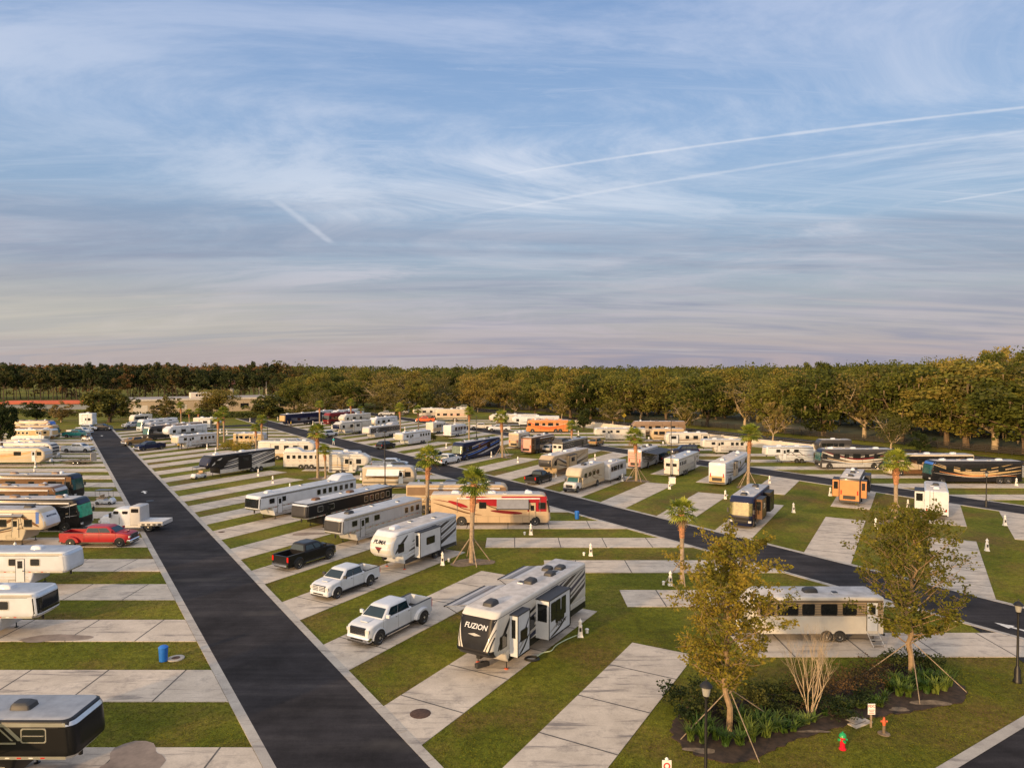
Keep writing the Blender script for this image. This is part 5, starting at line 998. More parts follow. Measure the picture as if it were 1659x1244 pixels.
V('motorhome', 'brown and gold motorhome with golden stripes between two darker motorhomes at the left edge', 'motorhome', class_a, -80, 836, D0, 'R', 0, xr=116, short='the brown and gold motorhome', base='brown', style='lines', cols=('gold', 'orange'), glass='glass_teal', cap='steel', nac=3, acm='gold' if False else 'bronze')
V('motorhome', 'dark brown motorhome with teal glass, rearmost of three at the left edge', 'motorhome', class_a, -80, 812, D0, 'R', 0, xr=139, short='the dark brown motorhome', base='black', up='brown', style='lines', cols=('bronze', 'tan'), glass='glass_teal', cap='navy', nac=3, acm='bronze')
V('golf_cart', 'golf cart with tan seats beside the dark brown motorhome', 'golf cart', golf_cart, 152, 818.5, D0, 'R', 2.4, 1.2, short='the golf cart on the left')
V('travel_trailer', 'cream travel trailer with grey rounded nose in front of a flat trailer', 'travel trailer', travel, -70, 754, D0, 'R', 0, xr=87, short='the cream trailer with grey nose', base='cream', style='swoosh', cols=('gold', 'orange', 'tan'), cap='steel', H=3.15, bulge=.9)
V('travel_trailer', 'grey-nosed trailer directly behind the cream trailer with grey nose', 'travel trailer', travel, 5, 744, D0, 'R', 0, xr=98, short='the grey-nosed trailer', base='offwhite', style='lines', cols=('grey',), cap='charcoal', H=3.15, bulge=.8)
V('travel_trailer', 'cream trailer with a white awning box and blue-grey nose', 'travel trailer', travel, 10, 738, D0, 'R', 0, xr=84, short='the awning-box trailer', base='beige', style='lines', cols=('tan', 'gold'), cap='steel', H=3.15, aw=(-5.5, -.8, 1, .8, .15, 'awning_white'))
V('pickup_truck', 'white pickup right of the cream travel trailers on the left', 'pickup', pickup, 98, 733.5, D0, 'R', 6.2, 2.0, short='the white pickup on the left')
V('flat_trailer', 'low flat utility trailer with its pale ramp gate standing up', 'trailer', flat_trailer, 100, 753, D0, 'R', 5.2, 2.2, short='the flat trailer')
V('horse_trailer', 'white and gold horse trailer with four small windows in the far left group', 'horse trailer', fifth, 18, 716, D0, 'R', 0, 2.45, xr=96, short='the white and gold horse trailer', base='white', style=None, uplow='gold', low=None, cap='gold', horse=True, nose='steep', H=3.05, zs=1.4, hwin=4, nwin=2)
V('motorhome', 'gold and brown motorhome behind the white and gold horse trailer', 'motorhome', class_a, 18, 712, D0, 'R', 0, xr=99, short='the gold and brown motorhome', base='gold', low='brown', up='brown', style='swoosh', cols=('brown', 'cream', 'black'), glass='glass_teal', cap='darkgold', nac=3)
V('motorhome', 'gold motorhome with blue front cap, rearmost of the far left group', 'motorhome', class_a, 20, 706, D0, 'R', 0, xr=94, short='the gold motorhome with blue cap', base='tan', style='swoosh', cols=('cream', 'maroon', 'brown'), glass='glass_blue', cap='blue', H=3.9)
V('pickup_truck', 'dark teal pickup at the nose of the gold and brown motorhome', 'pickup', pickup, 100, 709, D0, 'R', 6.3, 2.0, short='the dark teal pickup', col='teal')
V('pickup_truck', 'white pickup just beyond the dark teal pickup', 'pickup', pickup, 107, 704.5, D0, 'R', 6.2, 2.0, short='the white pickup beyond the teal one')
V('suv', 'white estate car at the far end of the left road', 'car', pickup, 128, 698, D0, 'R', 4.9, 1.9, short='the white estate car at the road end', kind='suv', H=1.75, hood=1.1)
V('travel_trailer', 'tall white box trailer at the far end of the left road', 'travel trailer', travel, 128, 691, D0, 'R', 0, xr=158, short='the white box trailer', base='white', style=None, H=4.0, bulge=.1, nwin=1)
V('pickup_truck', 'dark grey pickup parked beside the tall white box trailer', 'pickup', pickup, 144, 697.5, D0, 'R', 5.8, 2.0, short='the dark grey pickup', col='charcoal')
V('golf_cart', 'small white utility cart on the kerb of the left road', 'golf cart', golf_cart, 131, 714, D0, 'R', 2.4, 1.2, short='the utility cart')
_ml = [c for c in mo.children if c.name.startswith('front_cap')][0]
Lm = 2 * max((v.co.x for v in _ml.data.vertices)) - .06
Fm = lerpf([(1.6, Lm / 2 - .3), (1.9, Lm / 2), (2.5, Lm / 2 - .12), (3.3, Lm / 2 - .55), (3.6, Lm / 2 - 1.0)])
text('lettering', 'MONTANA', .3, 'paint_navy', mo, (Fm(2.85) + .06, 0, 2.85), (pi / 2 - .48, 0, pi / 2))
a = MB(); rect(a, Lm / 2 - 1.05, Lm / 2 - .72, 2.2, 3.4, 1.262, P('blue')); a.build('nose_stripe', mo, flat=True)
# ================================================================ labels by the nearest landmark
USED = {}
def rel_label(fmt, loc, dist_max=60):
    best = []
    for t, c in VEH:
        best.append(((Vector((c.x - loc.x, c.y - loc.y, 0))).length, t, c))
    best.sort(key=lambda q: q[0]); x0, y0 = PX((loc.x, loc.y, 0))
    for _, t, c in best[:8]:
        x1, y1 = PX((c.x, c.y, 0)); dx, dy = x0 - x1, y0 - y1
        w = ('right of' if dx > 0 else 'left of') if abs(dx) > 1.2 * abs(dy) else ('in front of' if dy > 0 else 'beyond')
        s = fmt % (w + ' ' + t)
        if s not in USED and len(s.split()) <= 16: USED[s] = 1; return s
    return fmt % ('near ' + best[0][1])
# ---------------------------------------------------------------- utility pedestals
def pedestal():
    r = thing('utility_pedestal', 'x', 'utility pedestal', 'white utility pedestals beside the pads')
    a = MB(); a.rings([[(w * sx, w * sy, z) for sx, sy in ((-1, -1), (1, -1), (1, 1), (-1, 1))] for w, z in ((.26, 0), (.24, .1), (.2, .12), (.135, .85))], 'pedestal_white'); a.build('base', r, flat=True)
    a = MB(); a.lathe([(.2, .85), (.2, .9), (.14, .92), (.14, 1.16), (.2, 1.18), (.2, 1.22)], 'pedestal_white', 8); a.build('gallery', r)
    a = MB(); a.lathe([(.18, 1.22), (.12, 1.3), (.03, 1.42), (.02, 1.46)], 'pedestal_white', 8); a.build('cap', r)
    a = MB(); a.box(-.1, .1, -.19, -.15, .45, .75, 'dark_plastic'); a.box(.15, .19, -.1, .1, .45, .75, 'dark_plastic'); a.build('socket_box', r, flat=True)
    return r
ped0 = pedestal()
PEDS = [(717, 915), (940, 1031), (860, 866), (957, 900), (1086, 948), (1084.5, 792), (1175, 808), (1285.4, 830), (1246.6, 783), (1471, 824), (1418.6, 856), (1628, 851), (1599, 892), (1345, 803), (1646.7, 787), (1421.6, 759.6),
        (442, 783), (469.7, 796), (418.5, 771), (349.4, 734), (335.5, 727.6), (585, 777), (55.7, 769.5), (57.4, 757), (24.5, 898), (839, 749.6), (796, 741), (723, 726), (1008, 779.5), (900.5, 773), (900, 700.5), (937, 705), (964, 745),
        (692, 717.5), (638.5, 710), (656, 698), (653, 672.5), (737, 684), (405, 683), (450, 681), (507, 688), (520.6, 691), (538, 694), (357, 701.7), (367.6, 704), (162, 694)]
for i, (x, y) in enumerate(PEDS):
    o = ped0 if i == 0 else copy_tree(ped0); o.location = G(x, y); o.scale = (.75, .75, .85) ; o.rotation_euler = (0, 0, R.uniform(-.2, .2)); o['label'] = rel_label('white lighthouse-shaped utility pedestal %s', G(x, y))
# small white sewer caps near pedestals
for i, (x, y) in enumerate([(951, 1025), (727, 909.5), (850, 866), (946, 899.5), (1075, 947)]):
    a = MB(); a.lathe([(.1, 0), (.1, .22), (.13, .22), (.13, .28), (.05, .32)], 'pvc_white', 10); tag(a.build('sewer_cap', loc=G(x, y)), rel_label('short white capped pipe %s', G(x, y)), 'pipe', 'white capped pipes beside the pedestals')
# ---------------------------------------------------------------- bins
for i, (x, y, lab) in enumerate([(264.7, 1070.5, 'blue round bin on the grass of the left row between two empty pads'), (934.7, 840.5, 'blue round bin on the grass right of the cream and red motorhome')]):
    r = thing('rubbish_bin', lab, 'bin', 'blue bins', G(x, y)); r.scale = (.8, .8, .85); a = MB(); a.lathe([(.3, .03), (.34, .95), (.34, .96)], 'bin_blue', 18); a.build('barrel', r); a = MB(); a.lathe([(.36, .95), (.36, 1.03), (.25, 1.12), (.05, 1.15)], 'bin_blue', 18); a.build('lid', r)
# ---------------------------------------------------------------- lamps
def lantern(h):
    r = thing('street_lamp', 'x', 'street lamp', 'black lantern lamp posts')
    a = MB(); a.lathe([(.22, 0), (.22, .12), (.17, .2), (.16, .75), (.1, .9), (.07, 1.0), (.055, h - .75), (.09, h - .73), (.12, h - .62)], 'black_metal', 12); a.build('post', r)
    a = MB(); a.lathe([(.13, h - .62), (.2, h - .25), (.2, h - .22)], 'lantern_glass', 10); a.build('glass_globe', r)
    a = MB(); a.lathe([(.27, h - .24), (.24, h - .18), (.12, h - .06), (.04, h - .02), (.03, h + .1), (.005, h + .13)], 'black_metal', 12); a.build('cap', r); return r
for i, (x, y, yt, lab) in enumerate([(1648, 1105, 972, 'black lantern lamp post by the kerb at the right edge'), (1143, 1300, 1100, 'black lantern lamp post in front of the planting bed, cut by the bottom edge'), (1597.6, 821, 763, 'black lantern lamp post in front of the black and gold motorhome')]):
    p = G(x, y); h = CH * (y - yt) / (y - YH); r = lantern(h); r.location = p; r['label'] = lab
def pole(h):
    r = thing('light_pole', 'x', 'light pole', 'tall thin black light poles')
    a = MB(); a.lathe([(.17, 0), (.17, .5), (.09, .6), (.07, h * .5), (.05, h - .3)], 'black_metal', 8); a.build('pole', r); a = MB(); a.lathe([(.06, h - .3), (.28, h - .2), (.28, h - .1), (.06, h)], 'black_metal', 10); a.build('lamp_head', r); return r
pole0 = None
for i, (x, y, yt) in enumerate([(1087, 774, 673), (624, 821, 697), (772, 708, 674), (607.7, 684, 655), (433.5, 722, 676), (343.5, 706.5, 682)]):
    if pole0 is None: pole0 = pole(9.8); o = pole0
    else: o = copy_tree(pole0)
    o.location = G(x, y); o.scale = (1, 1, CH * (y - yt) / (y - YH) / 9.8); o['label'] = rel_label('tall thin black light pole %s', G(x, y))
a = MB(); a.box(-.45, .45, -.35, .35, 0, .9, 'pedestal_white'); a.box(-.48, .48, -.38, .38, .9, .95, 'pedestal_white'); tag(a.build('electric_cabinet', loc=G(1089, 783)), 'small pale electric cabinet at the foot of the tall pole by the white horse trailer', 'cabinet')
# ---------------------------------------------------------------- hydrant, valve, signs, slab
r = thing('fire_hydrant', 'red fire hydrant with green cap on the grass before the planting bed', 'fire hydrant', loc=G(1365, 1213))
a = MB(); a.lathe([(.17, 0), (.17, .05), (.12, .07), (.12, .55), (.15, .57), (.15, .6)], 'hydrant_red', 14); a.build('barrel', r)
a = MB(); a.lathe([(.17, .6), (.16, .68), (.1, .76), (.03, .79), (.03, .84)], 'hydrant_green', 14); a.build('cap', r)
for dx, dy in ((.18, 0), (-.18, 0), (0, -.2)): a = MB(); a.tube([(dx * .5, dy * .5, .45), (dx * 1.2, dy * 1.2, .45)], .06, 'hydrant_green', 8); a.build('outlet', r)
r = thing('valve_post', 'small orange valve post right of the red hydrant', 'valve post', loc=G(1432, 1188))
a = MB(); a.lathe([(.3, 0), (.28, .03), (.07, .05), (.07, .42)], 'sandy', 10); a.build('base', r); a = MB(); a.lathe([(.07, .42), (.08, .5), (.1, .6), (.05, .75), (.05, .82)], 'valve_orange', 10); a.tube([(-.16, 0, .62), (.16, 0, .62)], .05, 'valve_orange', 8); a.build('valve', r)
r = thing('fire_connection_sign', 'white sign reading FDC in red letters on a short post beside the hydrant', 'sign', loc=G(1411, 1178))
a = MB(); a.box(-.04, .04, -.02, .04, 0, .95, 'wood_pole'); a.build('post', r, flat=True); a = MB(); a.box(-.18, .18, -.05, -.025, .68, 1.22, 'sign_white'); pn = a.build('panel', r, flat=True)
text('lettering', 'FDC', .18, 'sign_red', pn, (0, -.054, 1.1), (pi / 2, 0, 0), .003)
a = MB()
for k, w in enumerate((.12, .1, .14)): a.box(-w, w, -.056, -.052, .74 + .08 * k, .765 + .08 * k, 'sign_red')
a.build('small_print', pn, flat=True)
r = thing('parking_sign', 'white sign with a red ring at the bottom edge, left of the near lamp post', 'sign', loc=G(1080, 1272))
h = CH * (1272 - 1228) / (1272 - YH); a = MB(); a.box(-.03, .03, 0, .05, 0, h, 'black_metal'); a.build('post', r, flat=True); a = MB(); a.box(-.2, .2, -.03, -.005, h - .62, h - .05, 'sign_white'); a.rings([[(q * cos(t), yy, h - .3 + q * sin(t)) for t in [2 * pi * k / 20 for k in range(20)]] for q, yy in ((.09, -.034), (.15, -.036))], 'sign_red', cap0=False, cap1=False); a.build('panel', r, flat=True)
a = MB(); a.lathe([(.07, h - .05), (.08, h), (.03, h + .06)], 'pvc_white', 10); a.build('finial', r)
a = MB(); a.box(-.95, .95, -.75, .75, 0, .08, 'concrete'); a.box(-.6, .6, -.45, .45, .08, .1, 'joint_dark'); a.box(-.56, .56, -.41, .41, .1, .115, 'concrete'); o = a.build('utility_slab', loc=G(1386, 1168)); o.rotation_euler = (0, 0, .5); o.scale = (.68, .68, .6); tag(o, 'square grey concrete utility slab with a lid beside the FDC sign', 'slab')
r = thing('road_warning_sign', 'yellow diamond road sign beside the highway', 'sign', loc=G(1011, 686)); a = MB(); a.box(-.05, .05, 0, .08, 0, 2.6, 'aluminium'); a.build('post', r, flat=True)
a = MB(); a.box(-.55, .55, -.03, 0, -.55, .55, 'sign_yellow'); o = a.build('panel', r, (0, 0, 2.6), flat=True); o.rotation_euler = (0, pi / 4, 0)
# ---------------------------------------------------------------- perimeter wall
r = thing('perimeter_wall', 'low pale plastered wall running along the far side of the park before the highway', 'wall')
def wallseg(s0, s1):
    a = MB(); n0, n1 = 133.0, 133.25
    def bx(mb, s0, s1, n0, n1, z0, z1, m):
        p = [SN(s0, n0), SN(s1, n0), SN(s1, n1), SN(s0, n1)]; mb.add([Vector((q.x, q.y, z0)) for q in p] + [Vector((q.x, q.y, z1)) for q in p], [(4, 7, 6, 5), (0, 1, 5, 4), (1, 2, 6, 5), (2, 3, 7, 6), (3, 0, 4, 7)], m)
    bx(a, s0, s1, n0, n1, 0, 1.75, 'wall_render'); o = a.build('panel', r, flat=True)
    a = MB(); bx(a, s0, s1, n0 - .05, n1 + .05, 1.75, 1.85, 'wall_render'); a.build('coping', o, flat=True)
    a = MB(); bx(a, s0 - .25, s0 + .25, n0 - .12, n1 + .12, 0, 1.98, 'wall_render'); a.build('pier', r, flat=True)
for k in range(26): wallseg(2 + k * 8.0, 2 + k * 8.0 + 7.99)
# ---------------------------------------------------------------- black board horse fence
r = thing('horse_fence', 'black four-board horse fence along the pasture beyond the highway', 'fence')
for k in range(4):
    a = MB(); z = .3 + .36 * k; p = [SN(-60, 165), SN(420, 165), SN(420, 165.05), SN(-60, 165.05)]
    a.add([Vector((q.x, q.y, z)) for q in p] + [Vector((q.x, q.y, z + .16)) for q in p], [(4, 7, 6, 5), (0, 1, 5, 4), (2, 3, 7, 6), (3, 2, 1, 0)], 'bark_fence'); a.build('rail', r, flat=True)
a = MB(); a.box(-.08, .08, -.08, .08, 0, 1.6, 'bark_fence'); pm0 = a.build('post', r, SN(20, 165.12), flat=True)
for k in range(1, 96): o = pm0.copy(); COL.objects.link(o); o.location = SN(20 + 2.44 * k, 165.12)
# ---------------------------------------------------------------- building and far structures
r = thing('long_building', 'long low beige building with flat roof behind the round trees on the left', 'building')
b0, b1 = G(205, 671), G(520, 662); d = (b1 - b0).normalized(); nn = Vector((-d.y, d.x, 0)); LB = (b1 - b0).length
def lbox(mb, a0, a1, w0, w1, z0, z1, m):
    p = [b0 + d * a0 + nn * w0, b0 + d * a1 + nn * w0, b0 + d * a1 + nn * w1, b0 + d * a0 + nn * w1]
    mb.add([Vector((q.x, q.y, z0)) for q in p] + [Vector((q.x, q.y, z1)) for q in p], [(4, 5, 6, 7), (0, 1, 5, 4), (1, 2, 6, 5), (2, 3, 7, 6), (3, 0, 4, 7)], m)
a = MB(); lbox(a, 0, LB, 0, 26, 0, 4.9, 'building_wall'); a.build('wall', r, flat=True)
a = MB(); lbox(a, -.3, LB + .3, -.3, 26.3, 4.9, 5.5, 'building_trim'); lbox(a, .3, LB - .3, .3, 25.7, 5.5, 5.52, 'roof_flat'); rf = a.build('roof', r, flat=True)
a = MB(); lbox(a, LB * .31, LB * .42, 5, 12, 5.5, 7.6, 'building_trim')
for k in range(5): lbox(a, LB * (.335 + .014 * k), LB * (.345 + .014 * k), 4.95, 5.0, 6.2, 7.1, 'glass_dark')
a.build('penthouse', rf, flat=True)
for k in range(9): a = MB(); x = LB * (.03 + .105 * k); lbox(a, x, x + (3.2 if k % 3 else 5), -.06, 0, .1 if k % 3 == 0 else 1.4, 3.2, 'glass_dark' if k % 2 else 'building_trim'); a.build('window' if k % 3 else 'door', r, flat=True)
r = thing('red_roof_stable', 'long low stable with a rust red roof at the far left edge of the forest', 'building'); b0 = G(5, 664); b1 = G(150, 663); d = (b1 - b0).normalized(); nn = Vector((-d.y, d.x, 0)); LB = (b1 - b0).length
a = MB(); lbox(a, 0, LB, 0, 8, 0, 2.4, 'wall_bluegrey'); a.build('wall', r, flat=True); a = MB(); lbox(a, -1, LB + 1, -1, 9, 2.4, 3.2, 'roof_red'); lbox(a, 0, LB, 2, 6, 3.2, 3.7, 'roof_red'); a.build('roof', r, flat=True)
r = thing('radio_mast', 'thin pale radio mast rising before the forest behind the building', 'mast', loc=G(431.6, 655)); a = MB(); h = CH * (655 - 603) / 60.0; a.tube([(0, 0, 0), (0, 0, h)], [.35, .12], 'building_trim', 6); a.build('mast', r); a = MB(); a.box(-.5, .5, -.2, .2, h - 3, h - 2.2, 'building_trim'); a.build('antenna', r, flat=True)
r = thing('radio_mast', 'shorter thin dark mast left of the pale radio mast', 'mast', loc=G(420, 655)); a = MB(); a.tube([(0, 0, 0), (0, 0, 12)], [.25, .1], 'building_trim', 6); a.build('mast', r); a = MB(); a.box(-.3, .3, -.2, .2, 11, 11.6, 'building_trim'); a.build('antenna', r, flat=True)
r = thing('water_tower', 'small pinkish tower standing above the trees behind the building', 'tower', loc=G(376, 652)); a = MB(); a.tube([(0, 0, 0), (0, 0, 8)], 1.0, 'building_trim', 8); a.build('shaft', r); a = MB(); a.lathe([(1.1, 8), (1.8, 8.8), (1.8, 11), (.3, 12)], 'paint_pink', 12); a.build('tank', r)
# ---------------------------------------------------------------- people (tiny in the photograph)
def person(x, y, label, top, legs, rz, walk=.25):
    me = bpy.data.meshes.new('person'); v = []; e = []; rad = []
    def add(p, r_, par=None):
        v.append(p); rad.append(r_); i = len(v) - 1
        if par is not None: e.append((par, i))
        return i
    pel = add((0, 0, .95), .13); ch = add((0, 0, 1.25), .15, pel); ck = add((0, 0, 1.42), .14, ch); nk = add((0, 0, 1.52), .055, ck); hd = add((.01, 0, 1.62), .09, nk); add((.02, 0, 1.72), .085, hd)
    for q in (-1, 1):
        hp = add((0, q * .1, .88), .095, pel); kn = add((q * walk * .5 + .03, q * .11, .48), .065, hp); an = add((q * walk, q * .11, .08), .042, kn); add((q * walk + .16, q * .12, .04), .038, an)
        sh = add((0, q * .19, 1.4), .065, ck); el = add((-q * walk * .3, q * .25, 1.13), .045, sh); wr = add((-q * walk * .6 + .08, q * .24, .9), .034, el); add((-q * walk * .6 + .11, q * .24, .81), .03, wr)
    me.from_pydata(v, e, []); o = bpy.data.objects.new('person', me); COL.objects.link(o); m = o.modifiers.new('s', 'SKIN'); m.use_smooth_shade = True
    for i, r_ in enumerate(rad): me.skin_vertices[0].data[i].radius = (r_, r_)
    me.skin_vertices[0].data[0].use_root = True; o.modifiers.new('d', 'SUBSURF').levels = 1
    dg = bpy.context.evaluated_depsgraph_get(); nm = bpy.data.meshes.new_from_object(o.evaluated_get(dg)); bpy.data.objects.remove(o)
    for k in ('skin', top, legs, 'paint_brown'): nm.materials.append(M[k])
    for p in nm.polygons:
        c = p.center; p.material_index = 3 if (c.z > 1.7) else 0 if (c.z > 1.5 or (abs(c.y) > .2 and c.z < 1.12)) else 1 if c.z > .93 else 2
        p.use_smooth = True
    o = bpy.data.objects.new('person', nm); COL.objects.link(o); o.location = G(x, y) + Vector((0, 0, .03)); o.rotation_euler = (0, 0, rz); tag(o, label, 'person')
person(540.5, 721, 'person in a teal top walking on the second road', 'cloth_teal', 'cloth_white', 2.2)
person(289.5, 728.5, 'person in a yellow top standing before the four-window horse trailer', 'cloth_yellow', 'cloth_dark', -1.4, .1)
person(294, 728.5, 'person in dark clothes beside the person in yellow', 'cloth_dark', 'cloth_dark', -1.6, .1)
person(466.5, 691.5, 'person in dark clothes on the grass before the navy toy hauler', 'cloth_dark', 'cloth_dark', .5, .1)
person(471.5, 691.5, 'person in a yellow top before the navy toy hauler', 'cloth_yellow', 'cloth_dark', .2, .1)
# ================================================================ vegetation
def leafcloud(mb, clumps, per, ls, mat, r, flat=.0, drop=0):
    """clumps: (x, y, z, radius); many small quads spread through each clump"""
    k = mb.mi(mat); V_, F_, M_ = mb.v, mb.f, mb.m; rnd = r.random; gs = r.gauss
    for cx, cy, cz, cr in clumps:
        n = int(per * (.7 + .6 * rnd()))
        for _ in range(n):
            a, b, c = gs(0, 1), gs(0, 1), gs(0, 1); l = sqrt(a * a + b * b + c * c) or 1; q = cr * (.35 + .65 * rnd() ** .5) / l
            x, y, z = cx + a * q, cy + b * q, cz + c * q * .75
            u = Vector((gs(0, 1), gs(0, 1), gs(0, .6))).normalized(); w = u.cross(Vector((gs(0, 1), gs(0, 1), gs(0, 1)))).normalized(); s = ls * (.6 + .8 * rnd()); u *= s * .5; w *= s * .4
            o = len(V_); V_ += [(x - u.x, y - u.y, z - u.z), (x + w.x, y + w.y, z + w.z), (x + u.x, y + u.y, z + u.z), (x - w.x, y - w.y, z - w.z)]; F_.append((o, o + 1, o + 2, o + 3)); M_.append(k)
def limb(mb, p, d, L, r0, r1, mat, r, seg=4, n=6, wob=.25, up=.0):
    pts = [p]; rad = [r0]; q = p.copy(); dd = d.normalized()
    for i in range(seg):
        dd = (dd + Vector((r.gauss(0, wob), r.gauss(0, wob), r.gauss(0, wob * .6) + up))).normalized(); q = q + dd * L / seg; pts.append(q.copy()); rad.append(r0 + (r1 - r0) * (i + 1) / seg)
    mb.tube(pts, rad, mat, n, False); return pts, dd
TREES = {}
def make_tree(kind, seed, H=18, W=16, trunk_h=4, clumps=60, per=60, ls=.5, leaf='leaf_oak', bark='bark', moss=0, limbs=6, open_=.0, trunk_r=.45, cone=0, branchy=1, lowz=.28, seg=4, els=(.5, 1.15), cr_=(.06, .13)):
    r = random.Random(seed); root = thing(kind, 'x', 'tree'); t = MB(); ends = []
    tp, dd = limb(t, Vector((0, 0, -.2)), Vector((0, 0, 1)), trunk_h + .2, trunk_r * 1.25, trunk_r * .8, bark, r, 3, 8, .06)
    cz = H * (.5 + lowz / 2); rz_ = H * (1 - lowz) / 2
    for k in range(limbs):
        an = 2 * pi * (k + r.uniform(-.3, .3)) / limbs; el = r.uniform(*els); d = Vector((cos(an) * cos(el), sin(an) * cos(el), sin(el)))
        L = (H - trunk_h) * r.uniform(.5, .8); pts, d2 = limb(t, tp[-1] - Vector((0, 0, r.uniform(0, trunk_h * .15))), d, L, trunk_r * .55, trunk_r * .16, bark, r, seg, 5, .22, .06)
        for j in range(branchy * 3):
            b = pts[r.randrange(1, len(pts))]; a2 = r.uniform(0, 2 * pi); pp, _ = limb(t, b, Vector((cos(a2), sin(a2), r.uniform(.1, .8))), L * r.uniform(.3, .55), trunk_r * .2, trunk_r * .05, bark, r, 3, 4, .3, .03); ends.append(pp[-1]); ends.append(pp[-2])
            if branchy > 1:
                for _ in range(2): a3 = r.uniform(0, 2 * pi); pq, _2 = limb(t, pp[r.randrange(1, 4)], Vector((cos(a3), sin(a3), r.uniform(0, .8))), L * r.uniform(.15, .3), trunk_r * .07, trunk_r * .025, bark, r, 2, 3, .3, .02); ends.append(pq[-1])
        ends.append(pts[-1])
    t.build('trunk', root)
    c = MB(); cl = []; lobes = []
    for _ in range(9):
        a_ = r.uniform(0, 2 * pi); q_ = r.uniform(.15, .62); z_ = r.uniform(-.6, .75); lobes.append((W / 2 * q_ * cos(a_), W / 2 * q_ * sin(a_), cz + rz_ * z_, W * r.uniform(.14, .26)))
    for _ in range(clumps):
        if ends and r.random() < .45: e = r.choice(ends); p = (e.x, e.y, e.z)
        elif r.random() < .7:
            lx, ly, lz, lr = r.choice(lobes); z = r.uniform(-.6, 1); an = r.uniform(0, 2 * pi); q_ = sqrt(max(1 - z * z, 0)); p = (lx + lr * q_ * cos(an), ly + lr * q_ * sin(an), lz + lr * z * .8)
        else:
            z = r.uniform(-1, 1); an = r.uniform(0, 2 * pi); rr = sqrt(max(1 - z * z, 0)) * (r.uniform(.55, 1) if r.random() < .8 else r.uniform(0, .6)) * (1 + .18 * sin(3 * an + seed))
            if cone: rr *= (1 - .5 * (z + 1) / 2 * cone)
            p = (W / 2 * rr * cos(an), W / 2 * rr * sin(an), cz + rz_ * z * (.9 + .15 * sin(2 * an + seed)))
        p = (p[0], p[1], min(max(p[2], H * lowz * .8), H * .97)); cl.append((*p, W * r.uniform(*cr_) * (1 - open_ * .3)))
    leafcloud(c, cl, per, ls, leaf, r)
    c.build('crown', root, flat=True)
    if moss > 0:
        mo_ = MB(); k = mo_.mi('leaf_moss')
        for _ in range(moss):
            x, y, z, cr = r.choice(cl); x += r.gauss(0, cr); y += r.gauss(0, cr); z -= cr * .5; l = r.uniform(.6, 2.2); w = r.uniform(.1, .25); a2 = r.uniform(0, pi); ux, uy = w * cos(a2), w * sin(a2)
            o = len(mo_.v); mo_.v += [(x - ux, y - uy, z), (x + ux, y + uy, z), (x + ux * .2, y + uy * .2, z - l)]; mo_.f.append((o, o + 1, o + 2)); mo_.m.append(k)
        mo_.build('moss', root, flat=True)
    TREES.setdefault(kind, []).append(root); root['used'] = 0; root['H'] = H; root['W'] = W; return root
def put_tree(root, loc, h=None, w=None, label='', group=None, cat_='tree'):
    o = root if not root['used'] else copy_tree(root)
    if root is o: o['used'] = 1
    sh = (h or root['H']) / root['H']; sw = (w or root['W'] * sh) / root['W']; o.location = loc; o.scale = (sw * R.uniform(.85, 1.15), sw * R.uniform(.85, 1.15), sh); o.rotation_euler = (0, 0, R.uniform(0, 6.28)); o['label'] = label; o['category'] = cat_
    if group: o['group'] = group
    elif 'group' in o: del o['group']
    return o
OAK = [make_tree('live_oak', 40 + i, 19, 19, 4.0, 150, 80, .56, 'leaf_oak', 'bark', 130, 7, trunk_r=.42, lowz=.12) for i in range(7)]
OAKG = [make_tree('live_oak', 60 + i, 19, 19, 4.0, 90, 50, .55, 'leaf_gold', 'bark_pale', 60, 8, trunk_r=.42, lowz=.12, branchy=2) for i in range(2)]
PINE = [make_tree('pine_tree', 70 + i, 20, 9, 9, 46, 48, .8, 'leaf_pine', 'bark_dark', 0, 6, trunk_r=.2, lowz=.36, cr_=(.1, .18)) for i in range(4)]
DARK = [make_tree('round_tree', 80 + i, 8, 9, 1.6, 100, 60, .42, 'leaf_dark', 'bark_dark', 0, 7, trunk_r=.3, lowz=.08) for i in range(2)]
GOLD = [make_tree('young_tree', 90 + i, 8, 6, 1.6, 80, 60, .32, 'leaf_gold', 'bark_pale', 0, 8, trunk_r=.16, lowz=.12, branchy=2) for i in range(2)]
ORD = ['first', 'second', 'third', 'fourth', 'fifth', 'sixth', 'seventh', 'eighth', 'ninth', 'tenth', 'eleventh', 'twelfth', 'thirteenth', 'fourteenth', 'fifteenth', 'sixteenth', 'seventeenth', 'eighteenth', 'nineteenth', 'twentieth']
def hgt(y, yt): return CH * (y - yt) / (y - YH)
def wid(y, w): return w * CH / (y - YH)
fr = [(925, 677, 603), (957, 679, 600), (1000, 681, 603), (1038, 682, 602), (1080, 683, 601), (1145, 690, 600), (1207, 693.5, 603), (1270, 700, 593), (1334, 705.5, 588), (1400, 709, 584), (1462, 715, 580), (1534, 721, 577), (1566, 725, 573), (1612, 728, 571), (1662, 735, 568), (1730, 744, 566), (1810, 752, 566)]
for i, (x, y, yt) in enumerate(fr):
    bare = i == 6; src = OAKG[0] if bare else (OAKG[1] if i in (3, 9, 13, 15) else OAK[i % 7]); h = hgt(y, yt)
    lb = 'large half-bare oak with pale spreading limbs beyond the horse fence' if bare else 'mossy live oak beyond the horse fence, %s from the left of the front row' % ORD[i]
    put_tree(src, G(x, y), h * .9, h * (1.15 if bare else 1.2), lb, 'live oaks along the horse fence')
